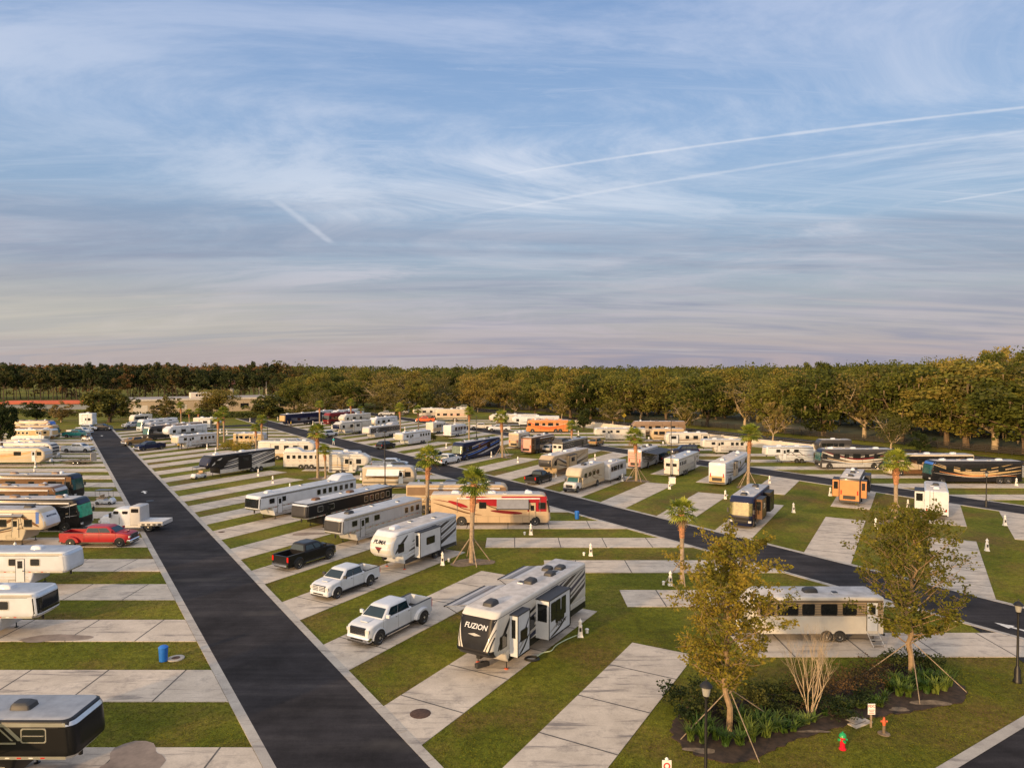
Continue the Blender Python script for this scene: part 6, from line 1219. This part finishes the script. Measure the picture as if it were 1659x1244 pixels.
# isolated trees in front of the forest
iso = [(177, 684, 632, 86, DARK[0], 'big round dark tree at the far end of the left road'), (60, 683, 652, 46, DARK[1], 'round dark tree below the red stable roof'), (99, 684, 650, 40, GOLD[0], 'golden green tree right of the round dark tree by the stable'),
       (268, 681, 642, 46, GOLD[1], 'golden green tree before the left end of the long building'), (356, 674, 632, 70, OAK[1], 'broad golden oak standing before the middle of the long building'), (436, 677, 641, 74, DARK[0], 'broad dark tree right of the golden oak before the long building'),
       (487, 677, 646, 30, GOLD[0], 'small olive tree right of the broad dark tree'), (516, 675, 628, 50, OAKG[1], 'pale leafed tree behind the navy toy hauler'), (550, 674, 640, 40, GOLD[1], 'rounded olive tree just right of the pale leafed one'),
       (774, 668, 635, 24, GOLD[0], 'slender golden tree above the long beige trailer'), (834, 674, 632, 28, GOLD[1], 'narrow golden tree at the left end of the front oaks'), (910, 680, 637, 30, GOLD[0], 'golden tree behind the bright orange motorhome'),
       (945, 698, 663, 25, DARK[1], 'small dark tree right of the bright orange motorhome'), (993, 688, 649, 33, GOLD[1], 'oval golden tree left of the yellow road sign'), (1110, 697, 643, 38, GOLD[0], 'oval golden tree above the cream rounded trailer'),
       (1252, 716, 651, 46, GOLD[1], 'dense golden tree by the highway right of the third road palm'), (1443, 731, 662, 62, OAKG[0], 'wide vase-shaped golden tree above the maroon striped motorhome'), (1491, 733, 700, 34, DARK[1], 'low green bush right of the vase-shaped golden tree'),
       (3, 722, 655, 44, DARK[0], 'dark green tree cut by the left edge of the photo'), (650, 673, 640, 40, GOLD[0], 'olive tree above the far red pickup'), (690, 672, 636, 46, DARK[1], 'leafy dark tree above the two beige trailers'), (720, 671, 637, 34, GOLD[1], 'rusty green tree above the long beige trailer'),
       (702, 714, 703, 12, DARK[0], 'low round bush between the two square white trailers')]
for x, y, yt, w, src, lb in iso: put_tree(src, G(x, y), hgt(y, yt), wid(y, w), lb)
# the forest
FRONT = [(-260, 660), (-60, 655), (130, 652), (200, 654), (430, 656), (480, 668), (640, 668), (720, 664), (800, 665), (900, 674), (1000, 680), (1100, 681), (1200, 689), (1300, 696), (1400, 703), (1500, 712), (1600, 720), (1720, 730), (1950, 755)]
fy = lerpf(FRONT)
HX = lerpf([(-260, 19.5), (130, 19.8), (450, 19.8), (520, 17.5), (900, 17.0), (1150, 17.3), (1300, 18.5), (1500, 20.5), (1660, 21.5), (1950, 22)])
cnt = 0; rr = random.Random(5)
for rowi in range(4):
    x = -250.0
    while x < 1940 and cnt < 262:
        y0 = fy(x); Z = CH * FPX / (y0 - YH); Z2 = Z * (1 + .05 * rowi) + (7 if rowi else 0) + rr.uniform(-3, 3); y = YH + CH * FPX / Z2
        if rowi == 0 and 905 < x < 1860:
            if rr.random() < .45: p = G(x, y + 1); put_tree((GOLD if rr.random() < .6 else DARK)[cnt % 2], p, rr.uniform(5, 9), rr.uniform(5, 8), 'low leafy tree between the big oaks along the horse fence', 'low trees between the oaks'); cnt += 1
            x += 52; continue
        left = x < 470; p = G(x, y); h = HX(x) * rr.uniform(.78, 1.05) * ((.78, .9, 1, 1.03)[rowi] if not left else 1)
        if left: put_tree(PINE[cnt % 4], p, h, rr.uniform(7, 10), 'tall dark pine at the edge of the left forest', 'pines at the edge of the left forest'); x += 6.2 * FPX / Z2 * (1.25 if rowi else 1)
        else:
            src = OAK[rr.randrange(7)] if rr.random() < .8 else OAKG[cnt % 2]; put_tree(src, p, h, rr.uniform(13, 19), 'leafy oak in the dense front of the forest', 'oaks in the dense front of the forest'); x += rr.uniform(10, 14) * FPX / Z2
        cnt += 1
# deeper forest: one mass
def forest_mass(name, x0, x1, mats, hs, ws, leaf, per, z_to, label, step=1.13):
    mb = MB(); r = random.Random(len(name) + int(x1)); k = 0; f = 1.22 if x1 > 480 else 1.18
    while True:
        done = True; x = x0
        while x < x1:
            Z = CH * FPX / (fy(x) - YH) * f + r.uniform(-8, 8)
            if Z < z_to:
                done = False; p = Vector(((x - CXP) / FPX * Z, Z, 0)); far = Z / 300; h = HX(x) * r.uniform(.8, 1.07) * (1 + max(0, Z - 500) * .00008); w = ws * r.uniform(.8, 1.2)
                n = max(3, int(11 / far)); cl = [(p.x + r.gauss(0, w * .25), p.y + r.gauss(0, w * .25), h * (r.uniform(.6, .93) if f > 1.6 or r.random() < .5 else r.uniform(.05, .6)), w * .3) for _ in range(n)]
                leafcloud(mb, cl, per / max(1, far * .8), leaf * max(1, far * .9), mats[r.randrange(len(mats))], r)
            x += ws * .8 * FPX / max(Z, 100)
        f *= step
        if done or f > 9: break
    tag(mb.build(name, flat=True), label, 'forest', kind='stuff')
forest_mass('forest', -260, 475, ['leaf_pine', 'leaf_pine', 'leaf_pine', 'leaf_rust'], 20, 9, .9, 30, 1500, 'dark pine forest stretching back to the horizon on the left')
forest_mass('forest', 475, 1950, ['leaf_oak', 'leaf_oak', 'leaf_oak', 'leaf_gold'], 18, 15, .9, 34, 1500, 'green and gold oak forest stretching back to the horizon')
# hedge and shrub beds
def shrub(seed, h, w, leaf, per=60, ls=.12, n=9, name='shrub'):
    r = random.Random(seed); root = thing(name, 'x', 'shrub'); s_ = MB()
    for _ in range(6): limb(s_, Vector((0, 0, 0)), Vector((r.gauss(0, .5), r.gauss(0, .5), 1)), h * .8, .02, .008, 'bark_dark', r, 3, 3, .2)
    s_.build('stem', root); c = MB(); leafcloud(c, [(r.gauss(0, w * .25), r.gauss(0, w * .25), h * r.uniform(.3, .85), w * .26) for _ in range(n)], per, ls, leaf, r); c.build('foliage', root, flat=True); root['used'] = 0; root['H'] = h; root['W'] = w; return root
mb = MB(); r = random.Random(9)
for (xa, ya), (xb, yb) in (((195, 677), (330, 677)), ((330, 677), (480, 676)), ((480, 677), (600, 671)), ((0, 668), (150, 676))):
    n = int(abs(xb - xa) / 3.2)
    for i in range(n): t = i / n; p = G(xa + (xb - xa) * t, ya + (yb - ya) * t); leafcloud(mb, [(p.x, p.y, 1.2, 1.5)], 46, .5, 'leaf_dark', r)
tag(mb.build('hedge', flat=True), 'dark hedge running below the long building and the forest edge', 'hedge', kind='stuff')
SH = [shrub(1, 1.2, 1.6, 'leaf_dark'), shrub(2, 1.1, 1.5, 'leaf_rust', 34, .1), shrub(3, 1.3, 1.7, 'leaf_near')]
# ---- strappy plants
def clump(seed, h, n, leaf, name, wd=.03, lean=.5):
    r = random.Random(seed); root = thing(name, 'x', 'plant'); a = MB()
    for _ in range(n):
        an = r.uniform(0, 2 * pi); l = h * r.uniform(.6, 1.1); ln = r.uniform(.15, lean) * l * 1.6; w = wd * r.uniform(.7, 1.3); px_, py_ = -sin(an) * w, cos(an) * w; b = Vector((r.gauss(0, .06), r.gauss(0, .06), 0)); vs = []
        for j in range(4):
            t = j / 3; x = b.x + cos(an) * ln * t ** 1.3; y = b.y + sin(an) * ln * t ** 1.3; z = l * (1.35 * t - .55 * t * t); ww = (1, .9, .6, .08)[j]; vs += [(x + px_ * ww, y + py_ * ww, z), (x - px_ * ww, y - py_ * ww, z)]
        a.add(vs, [(2 * j, 2 * j + 1, 2 * j + 3, 2 * j + 2) for j in range(3)], leaf)
    a.build('leaves', root, flat=True); root['used'] = 0; root['H'] = h; root['W'] = h; return root
GR = [clump(i, .85, 70, 'leaf_grass', 'grass_plant') for i in range(3)]; AG = [clump(10 + i, .6, 34, 'leaf_grass', 'broad_leaf_plant', .045, .8) for i in range(2)]
B3 = lambda X, Y: (1000 + .3972 * X, 760 + .3972 * Y)
bed = [(235, 1015), (225, 1075), (290, 1150), (430, 1195), (560, 1180), (700, 1115), (860, 1065), (1060, 1010), (1250, 985), (1420, 935), (1400, 880), (1320, 825), (1180, 790), (1080, 800), (960, 850), (760, 900), (560, 925), (380, 945), (280, 975)]
pts = [(x + R.gauss(0, .07), y + R.gauss(0, .07)) for x, y in cat([(*G(*B3(*p)).xy,) for p in bed], 7)]; a = MB(); a.poly([(x, y, .05) for x, y in pts][::-1], 'mulch'); a.rings([[(x, y, 0) for x, y in pts], [(x, y, .05) for x, y in pts]], 'mulch', cap0=False, cap1=False); struct('mulch_bed', a)
a = MB()
for X, Y, rx, ry, sd in ((1280, 955, .9, .35, 2), (1150, 982, .6, .2, 5), (800, 1072, .7, .15, 8), (340, 1150, .7, .25, 3)): x, y = B3(X, Y); a.poly(blot(x, y, rx, ry, sd, .058), 'sandy')
for x, y in ((764, 911), (692, 837), (1451, 847), (1031, 779), (814, 741), (1212, 789), (516, 775)): a.poly(blot(x, y, 1.7, 1.5, x % 7, .03), 'sandy')
struct('bare_soil', a)
def scatter(lst, xs, label, group, cat_, h, w=None):
    for X, Y in xs: x, y = B3(X, Y); hh = h * R.uniform(.85, 1.15); put_tree(lst[R.randrange(len(lst))], G(x, y) + Vector((0, 0, .05)), hh, (w or h) * R.uniform(.9, 1.15), label, group, cat_)
scatter(SH[:1], [(280, 985), (310, 1030), (360, 970), (410, 990), (370, 1020), (520, 950), (590, 960), (640, 950), (690, 940)], 'dark green shrub at the back left of the planting bed', 'dark shrubs in the planting bed', 'shrub', 1.25, 1.7)
scatter(SH[1:2], [(740, 925), (800, 915), (850, 905), (870, 940), (920, 925), (930, 885), (985, 905), (1000, 870), (1040, 895), (1060, 860), (1070, 830), (820, 955), (760, 960)], 'rust-tinged dark shrub in the middle of the planting bed', 'rusty shrubs in the planting bed', 'shrub', 1.0, 1.6)
scatter(SH[:1], [(1100, 820), (1140, 830), (1225, 835), (1270, 840)], 'dark shrub behind the trunk of the right bed tree', 'shrubs behind the right bed tree', 'shrub', 1.2, 1.6)
scatter(GR, [(300, 1110), (350, 1120), (400, 1105), (440, 1130), (500, 1125), (330, 1080), (545, 1090), (560, 1050), (520, 1070), (590, 1070), (610, 1095), (550, 1110), (640, 1070), (500, 1040), (600, 1040), (380, 1075)], 'tall strappy green grass plant in the left front of the planting bed', 'grass plants on the left of the bed', 'plant', .95)
scatter(GR, [(1110, 905), (1150, 925), (1190, 930), (1170, 895), (1230, 900), (1260, 915), (1300, 915), (1335, 905), (1290, 880), (1210, 870), (1320, 875), (1250, 880), (1130, 880), (1345, 880)], 'yellow-green grass plant under the right bed tree', 'grass plants under the right bed tree', 'plant', .95)
scatter(AG, [(650, 1030), (690, 1050), (680, 1075), (720, 1070), (740, 1045), (700, 1020), (770, 1040), (800, 1030), (850, 1005), (930, 990), (950, 975), (890, 1000), (910, 970), (1060, 955), (1090, 945), (1075, 970), (1040, 970), (990, 975)], 'broad-leafed light green plant along the front edge of the planting bed', 'broad-leafed plants in the bed', 'plant', .6)
scatter(SH[:1], [(450, 1010), (480, 985), (560, 1000), (620, 1000), (740, 985), (790, 985), (840, 975), (700, 975), (880, 1010), (980, 950), (1030, 930), (660, 985), (300, 1060)], 'low dark green shrub in the middle of the planting bed', 'low shrubs filling the planting bed', 'shrub', .75, 1.5)
scatter(SH[2:3], [(-560, -20), (-500, -30), (-520, -60), (-600, -60), (-570, -85), (-640, -30)] and [], '', '', '', 1)
for i, (x, y) in enumerate([(365, 729), (373, 727), (381, 731), (389, 728), (398, 731), (404, 727), (392, 735), (379, 724)]): put_tree(SH[2], G(x, y), 1.7, 2.6, 'green shrub in the bed left of the leaning palms', 'shrubs in the bed left of the leaning palms', 'shrub')
# ---- blades of turf over the near lawns
def on_lawn(p, m=.0):
    s_, n_ = st(p)
    if s_ < 16.1 and n_ > 7.7: return False
    for n0, n1, s0, s1 in ROADS:
        if n0 - .5 < n_ < n1 + .5: return False
    for c, u, L_, W__, cn in PADS:
        d = p - c; nn_ = Vector((u.y, -u.x, 0)); lat = d.dot(nn_)
        if abs(lat) > W__ / 2 - m: continue
        al = d.dot(u); a0 = (cn - (c + nn_ * lat).dot(ND)) / u.dot(ND)
        if min(a0, L_) < al < max(a0, L_) - 0: return False
    return True
mb = MB(); k = mb.mi('leaf_turf'); r = random.Random(3); tries = 0
while len(mb.f) < 70000 and tries < 400000:
    tries += 1; y = 27 + 45 * r.random() ** 1.3; x = r.uniform(-.78, .78) * y; p = Vector((x, y, 0))
    if not on_lawn(p, r.uniform(0, .09)): continue
    h = r.uniform(.015, .05); an = r.uniform(0, pi); w = r.uniform(.015, .045); o = len(mb.v); lx, ly = r.gauss(0, .03), r.gauss(0, .03)
    mb.v += [(x - w * cos(an), y - w * sin(an), 0), (x + w * cos(an), y + w * sin(an), 0), (x + w * .5 * cos(an) + lx, y + w * .5 * sin(an) + ly, h), (x - w * .5 * cos(an) + lx, y - w * .5 * sin(an) + ly, h * .8)]
    mb.f.append((o, o + 1, o + 2, o + 3)); mb.m.append(k)
tag(mb.build('grass_blades', flat=True), 'short olive turf blades on the lawns between the concrete pads', 'grass', kind='stuff')
# ---- the two leafy trees and the bare one
def brace(mb, a, b, r=.024): mb.tube([a, b], r, 'wood_pole', 5)
def near_tree(seed, base, h, w, label, braces):
    r = random.Random(seed); root = thing('young_oak', label, 'tree', loc=base); t = MB(); c = MB(); n = 14; lead = [Vector((r.gauss(0, .05) * k ** .7, r.gauss(0, .05) * k ** .7, h * .93 * k / n)) for k in range(n + 1)]
    t.tube(lead, [.15 * (1 - .9 * k / n) + .012 for k in range(n + 1)], 'bark_mid', 8, False); cl = []
    for k in range(46):
        f = .2 + .76 * (k / 45) ** 1.05; i = min(int(f * n), n - 1); p = lead[i].lerp(lead[i + 1], f * n - i); an = 2.4 * k + r.uniform(-.4, .4); prof = sin(pi * min(max((f - .08) / .98, 0), 1)) ** .65 * (1 - .25 * f)
        L_ = w / 2 * prof * r.uniform(.75, 1.15); el = r.uniform(.35, .75) + f * .3; r0 = .05 * (1 - .7 * f); pts, dd = limb(t, p, Vector((cos(an), sin(an), el)), L_ * 1.15, r0, r0 * .25, 'bark_mid', r, 5, 4, .16, .03)
        for j in range(9):
            q = pts[r.randrange(1, 6)]; a2 = r.uniform(0, 2 * pi); pp, _ = limb(t, q, dd + Vector((cos(a2), sin(a2), r.uniform(-.1, .7))) * .9, L_ * r.uniform(.22, .5), r0 * .28, .006, 'bark_mid', r, 3, 3, .25, .02)
            for e in pp[1:]: cl.append((e.x, e.y, e.z, r.uniform(.14, .3)))
            for _ in range(2): a3 = r.uniform(0, 2 * pi); pq, _2 = limb(t, pp[2], Vector((cos(a3), sin(a3), r.uniform(-.2, .8))), L_ * r.uniform(.12, .25), .006, .004, 'bark_mid', r, 2, 3, .25, 0); cl.append((*pq[-1], r.uniform(.12, .24)))
    t.build('trunk', root); cl = [q for q in cl if r.random() < .8]; leafcloud(c, cl, 10, .14, 'leaf_near', r); c.build('crown', root, flat=True)
    for q in braces:
        g_ = G(*B3(*q)) - base; a = MB(); brace(a, (g_.x * .02, g_.y * .02, 2.1), (g_.x, g_.y, .05)); a.build('brace', root)
    root['used'] = 0; return root
near_tree(201, G(1181, 1184), 9.6, 6.6, 'tall thin-leafed golden green tree at the left end of the planting bed', [(258, 1105), (580, 1200), (640, 1020)])
near_tree(207, G(1475, 1096), 9.5, 7.4, 'broader golden green tree at the right end of the planting bed', [(1000, 842), (1235, 962), (1425, 912)])
r = random.Random(77); ct = thing('crape_myrtle', 'bare multi-stemmed tree with pinkish tan stems in the middle of the planting bed', 'tree', loc=G(1313, 1160)); a = MB()
def twig(mb, p, d, L, rad, dep):
    pts, dd = limb(mb, p, d, L, rad, rad * .62, 'bark_pale', r, 3, 5 if dep < 2 else 3, .1, .05)
    if dep < 4:
        for _ in range(3 if dep else 3): q = pts[-1] if r.random() < .6 else pts[-2]; twig(mb, q, dd + Vector((r.gauss(0, .3), r.gauss(0, .3), .35)), L * r.uniform(.5, .75), rad * .5, dep + 1)
for k in range(10): an = 2 * pi * k / 10; q_ = .16 if k % 2 else .07; twig(a, Vector((.13 * cos(an), .13 * sin(an), 0)), Vector((q_ * cos(an), q_ * sin(an), 1)), 1.9, .03, 0)
a.build('stems', ct)
# ---------------------------------------------------------------- palms
def palm(seed, TH, braces=True):
    r = random.Random(seed); root = thing('palm_tree', 'x', 'palm tree', 'fan palms in the grass strips')
    t = MB(); n = 14; lean = Vector((r.gauss(0, .12), r.gauss(0, .12), 0)); pts = [Vector((0, 0, TH * k / n)) + lean * (k / n) ** 2 for k in range(n + 1)]
    t.tube(pts, [.24 if k == 0 else .19 + .012 * (k % 2) for k in range(n + 1)], 'bark_palm', 9); t.build('trunk', root)
    b = MB(); top = pts[-1]; i0 = int(n * .66); rb = [pts[k] for k in range(i0, n + 1)]; b.tube(rb, [.23 + .05 * ((k * 7) % 3) / 2 for k in range(len(rb))], 'palm_boots', 9)
    for k in range(40): z = top.z - r.uniform(0, TH * .3); an = r.uniform(0, 2 * pi); c = Vector((top.x, top.y, z)) ; d = Vector((cos(an), sin(an), .7)); b.tube([c + d * .18, c + d * .38], [.05, .02], 'palm_boots', 4)
    b.build('old_leaf_bases', root)
    for k in range(34):
        f = MB(); an = 2.4 * k; el = 1.25 - 1.95 * (k / 33) ** .9 + r.uniform(-.12, .12); d = Vector((cos(an) * cos(el), sin(an) * cos(el), sin(el))); pl = r.uniform(.75, 1.0)
        side_ = d.cross(Vector((0, 0, 1))).normalized(); upv = side_.cross(d).normalized(); p0_ = top + Vector((0, 0, .1)); p1 = p0_ + d * pl
        f.tube([p0_, p1], [.025, .015], 'leaf_palm', 3, False); dead = k > 31
        for j in range(13):
            th = (j - 6) / 6 * 1.75; dr = (d * cos(th) + side_ * sin(th)).normalized(); l = r.uniform(.75, .95) * (1 - .12 * abs(th)); w = dr.cross(upv).normalized() * .085
            m1 = p1 + dr * l * .5 + upv * .05 * (1 if j % 2 else -1); m2 = p1 + dr * l - Vector((0, 0, 1)) * l * .22
            f.add([p1, m1 + w, m2, m1 - w], [(0, 1, 2, 3)], 'leaf_moss' if dead else 'leaf_palm')
        f.build('frond', root, flat=True)
    if braces:
        for k in range(4): an = pi / 4 + k * pi / 2; a = MB(); brace(a, (.18 * cos(an), .18 * sin(an), 2.0), (1.6 * cos(an), 1.6 * sin(an), .03), .045); a.build('brace', root)
    root['used'] = 0; return root
PL = [palm(1, 6.6), palm(2, 6.2), palm(3, 6.6, False)]
PALMS = [(764, 911, 785), (692, 837, 738), (1105, 945, 832), (1451, 847, 744), (1212, 789, 705), (1031, 779, 705), (814, 741, 678), (926, 733, 688), (515, 774, 702), (527.5, 775, 731), (415, 731, 694), (424, 724, 681), (353, 727, 678), (363, 716, 669),
         (293.7, 692, 658), (307, 692, 668), (321.5, 694, 667), (518, 693, 656), (569, 688, 654), (585, 688, 663), (648.6, 703, 662), (678, 700, 665), (760, 711, 668)]
for i, (x, y, yc) in enumerate(PALMS):
    src = PL[i % 2] if i < 8 else PL[2]; h = CH * (y - yc) / (y - YH)
    o = src if not src['used'] else copy_tree(src); 
    if o is src: o['used'] = 1
    o.location = G(x, y); z = h / 6.5; w = min(max(z, .85), 1.15); o.scale = (w, w, z); o.rotation_euler = (0, 0, R.uniform(0, 6)); o['label'] = rel_label('fan palm standing %s', G(x, y)); o['group'] = 'fan palms in the grass strips'
for o in list(COL.objects):
    for k in ('used', 'H', 'W'):
        if k in o: del o[k]
for L_ in (OAK, OAKG, PINE, DARK, GOLD, SH, GR, AG, PL):
    for t in L_:
        if t.get('label') == 'x':
            for c in list(t.children): bpy.data.objects.remove(c)
            bpy.data.objects.remove(t)
# ================================================================ light, sky, camera
SUN_AZ = atan2(-.62, -.78); SUN_EL = radians(9.5)
sd = Vector((sin(SUN_AZ) * cos(SUN_EL), cos(SUN_AZ) * cos(SUN_EL), sin(SUN_EL)))
su = bpy.data.lights.new('Sun', 'SUN'); su.energy = 5.0; su.angle = radians(2.5); su.color = (1.0, .62, .28); so = bpy.data.objects.new('Sun', su); COL.objects.link(so); so.rotation_euler = sd.to_track_quat('Z', 'Y').to_euler(); so.location = (0, -50, 60)
W_ = bpy.data.worlds.new('World'); S.world = W_; W_.use_nodes = True; N = W_.node_tree.nodes; L = W_.node_tree.links; bg = N['Background']
sky = N.new('ShaderNodeTexSky'); sky.sky_type = 'NISHITA'; sky.sun_disc = False; sky.sun_elevation = SUN_EL; sky.sun_rotation = SUN_AZ; sky.air_density = 1.2; sky.dust_density = 1.5; sky.ozone_density = 2.0
tc = N.new('ShaderNodeTexCoord'); sep = N.new('ShaderNodeSeparateXYZ'); L.new(tc.outputs['Generated'], sep.inputs[0])
def mth(op, a, b=None, c=None, clamp=False):
    m = N.new('ShaderNodeMath'); m.operation = op; m.use_clamp = clamp
    for i, v in enumerate((a, b, c)):
        if v is None: continue
        if isinstance(v, (int, float)): m.inputs[i].default_value = v
        else: L.new(v, m.inputs[i])
    return m.outputs[0]
zc = mth('MAXIMUM', sep.outputs['Z'], .012); zd = mth('ADD', zc, .1)
px = mth('DIVIDE', sep.outputs['X'], zd); py = mth('DIVIDE', sep.outputs['Y'], zd)
cb = N.new('ShaderNodeCombineXYZ'); L.new(px, cb.inputs[0]); L.new(py, cb.inputs[1])
def cnoise(rot, sc, scale, det, ro, dist=0.0, off=0):
    m = N.new('ShaderNodeMapping'); m.inputs['Rotation'].default_value = (0, 0, rot); m.inputs['Scale'].default_value = sc; m.inputs['Location'].default_value = (off, off * .7, off * .3); L.new(cb.outputs[0], m.inputs['Vector'])
    n = N.new('ShaderNodeTexNoise'); n.inputs['Scale'].default_value = scale; n.inputs['Detail'].default_value = det; n.inputs['Roughness'].default_value = ro; n.inputs['Distortion'].default_value = dist; L.new(m.outputs[0], n.inputs['Vector']); return n.outputs['Fac']
mr = lambda v, a, b, c, d: mrange(N, L, v, a, b, c, d)
def smooth(v, a, b, c, d):
    m = N.new('ShaderNodeMapRange'); m.interpolation_type = 'SMOOTHSTEP'; L.new(v, m.inputs['Value'])
    for k, x in zip(('From Min', 'From Max', 'To Min', 'To Max'), (a, b, c, d)): m.inputs[k].default_value = x
    return m.outputs['Result']
# clear-air colour by elevation (z of the view direction)
cr = ramp(N, [(0.0, (.45, .37, .41)), (.04, (.41, .37, .42)), (.1, (.33, .36, .45)), (.2, (.28, .40, .58)), (.3, (.27, .41, .65)), (.45, (.21, .34, .6)), (1.0, (.07, .16, .42))]); L.new(mth('MAXIMUM', sep.outputs['Z'], 0.0), cr.inputs['Fac'])
hs = N.new('ShaderNodeMix'); hs.data_type = 'RGBA'; hs.inputs['Factor'].default_value = .82
nis = N.new('ShaderNodeMix'); nis.data_type = 'RGBA'; nis.blend_type = 'MULTIPLY'; nis.inputs['Factor'].default_value = 1; L.new(sky.outputs[0], nis.inputs['A']); nis.inputs['B'].default_value = (.15, .15, .15, 1)
L.new(nis.outputs['Result'], hs.inputs['A']); L.new(cr.outputs['Color'], hs.inputs['B'])
# thin high cloud sheets and wisps
c1 = smooth(cnoise(.25, (.55, 1.0, 1), 1.25, 12, .66, .7, 3.0), .38, .64, 0, .9)
c2 = smooth(cnoise(-.25, (.16, 1.1, 1), 2.6, 12, .7, .6, 7.0), .44, .72, 0, .8)
c3 = smooth(cnoise(-.5, (.5, 2.2, 1), 5.0, 12, .75, .8, 17.0), .5, .75, 0, .5)
big = smooth(cnoise(0, (.6, .8, 1), .55, 5, .5, .4, 11.0), .32, .55, .35, 1)
cl = mth('MULTIPLY', mth('MAXIMUM', mth('MAXIMUM', c1, c2), c3), big)
fade = smooth(sep.outputs['Z'], .0, .08, .3, 1); cl = mth('MULTIPLY', cl, fade)
cc_ = ramp(N, [(0.0, (.52, .42, .43)), (.1, (.46, .46, .52)), (.22, (.66, .71, .8)), (.5, (.44, .52, .72))]); L.new(mth('MAXIMUM', sep.outputs['Z'], 0.0), cc_.inputs['Fac'])
col = mixc(N, L, cl, hs.outputs['Result'], cc_.outputs['Color'])
# grey lower sheets
g1 = smooth(cnoise(-.12, (.3, 1.2, 1), 1.0, 10, .62, .6, 21.0), .44, .68, 0, .6); low = smooth(sep.outputs['Z'], .1, .3, 1, .0)
col = mixc(N, L, mth('MULTIPLY', g1, low), col, (.225, .255, .36))
g2 = smooth(cnoise(.05, (.2, 1.6, 1), 1.6, 10, .62, .4, 27.0), .5, .7, 0, .6); low2 = smooth(sep.outputs['Z'], .16, .05, .0, 1)
col = mixc(N, L, mth('MULTIPLY', g2, low2), col, (.5, .46, .46))
# contrails, as straight lines on the cloud plane
def plane(x, y): d = ray(x, y).normalized(); z = max(d.z, .012) + .1; return Vector((d.x / z, d.y / z))
for (xa, ya, xb, yb, w, st_, e0) in ((760, 293, 1720, 168, .017, .6, .2), (690, 362, 1720, 205, .022, .4, .3), (430, 312, 535, 392, .03, .4, .3), (1480, 335, 1720, 298, .02, .4, .4)):
    A, B = plane(xa, ya), plane(xb, yb); dv = (B - A); ln_ = dv.length; dv.normalize(); nv = Vector((-dv.y, dv.x))
    ds = mth('ABSOLUTE', mth('ADD', mth('ADD', mth('MULTIPLY', px, nv.x), mth('MULTIPLY', py, nv.y)), -(A.dot(nv))))
    wob = mth('MULTIPLY', mth('SUBTRACT', cnoise(0, (1, 1, 1), 4, 4, .6, 0, 31), .5), w * 1.6); ds = mth('ABSOLUTE', mth('ADD', ds, wob))
    al = mth('ADD', mth('ADD', mth('MULTIPLY', px, dv.x), mth('MULTIPLY', py, dv.y)), -(A.dot(dv)))
    f = mth('MULTIPLY', smooth(ds, 0, w, st_, 0), mth('MULTIPLY', smooth(al, 0, e0 * ln_, 0, 1), smooth(al, ln_ * .93, ln_ * 1.1, 1, 0)))
    f = mth('MULTIPLY', f, mr(cnoise(0, (1, 1, 1), 2.5, 5, .7, 0, 37), .3, .65, .35, 1)); col = mixc(N, L, f, col, (.74, .76, .82))
# warm, slightly green glow low on the left
az = mth('MULTIPLY', smooth(sep.outputs['X'], .05, -.6, 0, 1), mth('MULTIPLY', smooth(sep.outputs['Z'], .02, .05, .2, .48), smooth(sep.outputs['Z'], .05, .14, 1, 0))); col = mixc(N, L, az, col, (.58, .55, .42))
# behind the camera: the bright warm evening sky round the low sun, and a paler zenith, both added unseen to light the ground
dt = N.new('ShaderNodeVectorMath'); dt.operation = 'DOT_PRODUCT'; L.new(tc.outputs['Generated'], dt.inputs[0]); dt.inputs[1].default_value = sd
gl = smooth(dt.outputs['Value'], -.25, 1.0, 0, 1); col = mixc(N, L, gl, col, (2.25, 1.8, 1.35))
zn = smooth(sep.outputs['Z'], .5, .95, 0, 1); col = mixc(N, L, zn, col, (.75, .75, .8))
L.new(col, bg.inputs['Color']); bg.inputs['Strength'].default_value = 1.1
cam = bpy.data.cameras.new('Camera'); co = bpy.data.objects.new('Camera', cam); COL.objects.link(co); co.location = (0, 0, CH); co.rotation_euler = (pi / 2 - PIT, 0, 0)
cam.sensor_width = 36; cam.lens = 36 * FPX / 1659; cam.clip_end = 6000; cam.clip_start = .5; S.camera = co
S.view_settings.view_transform = 'Standard'; S.view_settings.look = 'None'; S.view_settings.exposure = 0; S.view_settings.gamma = 1
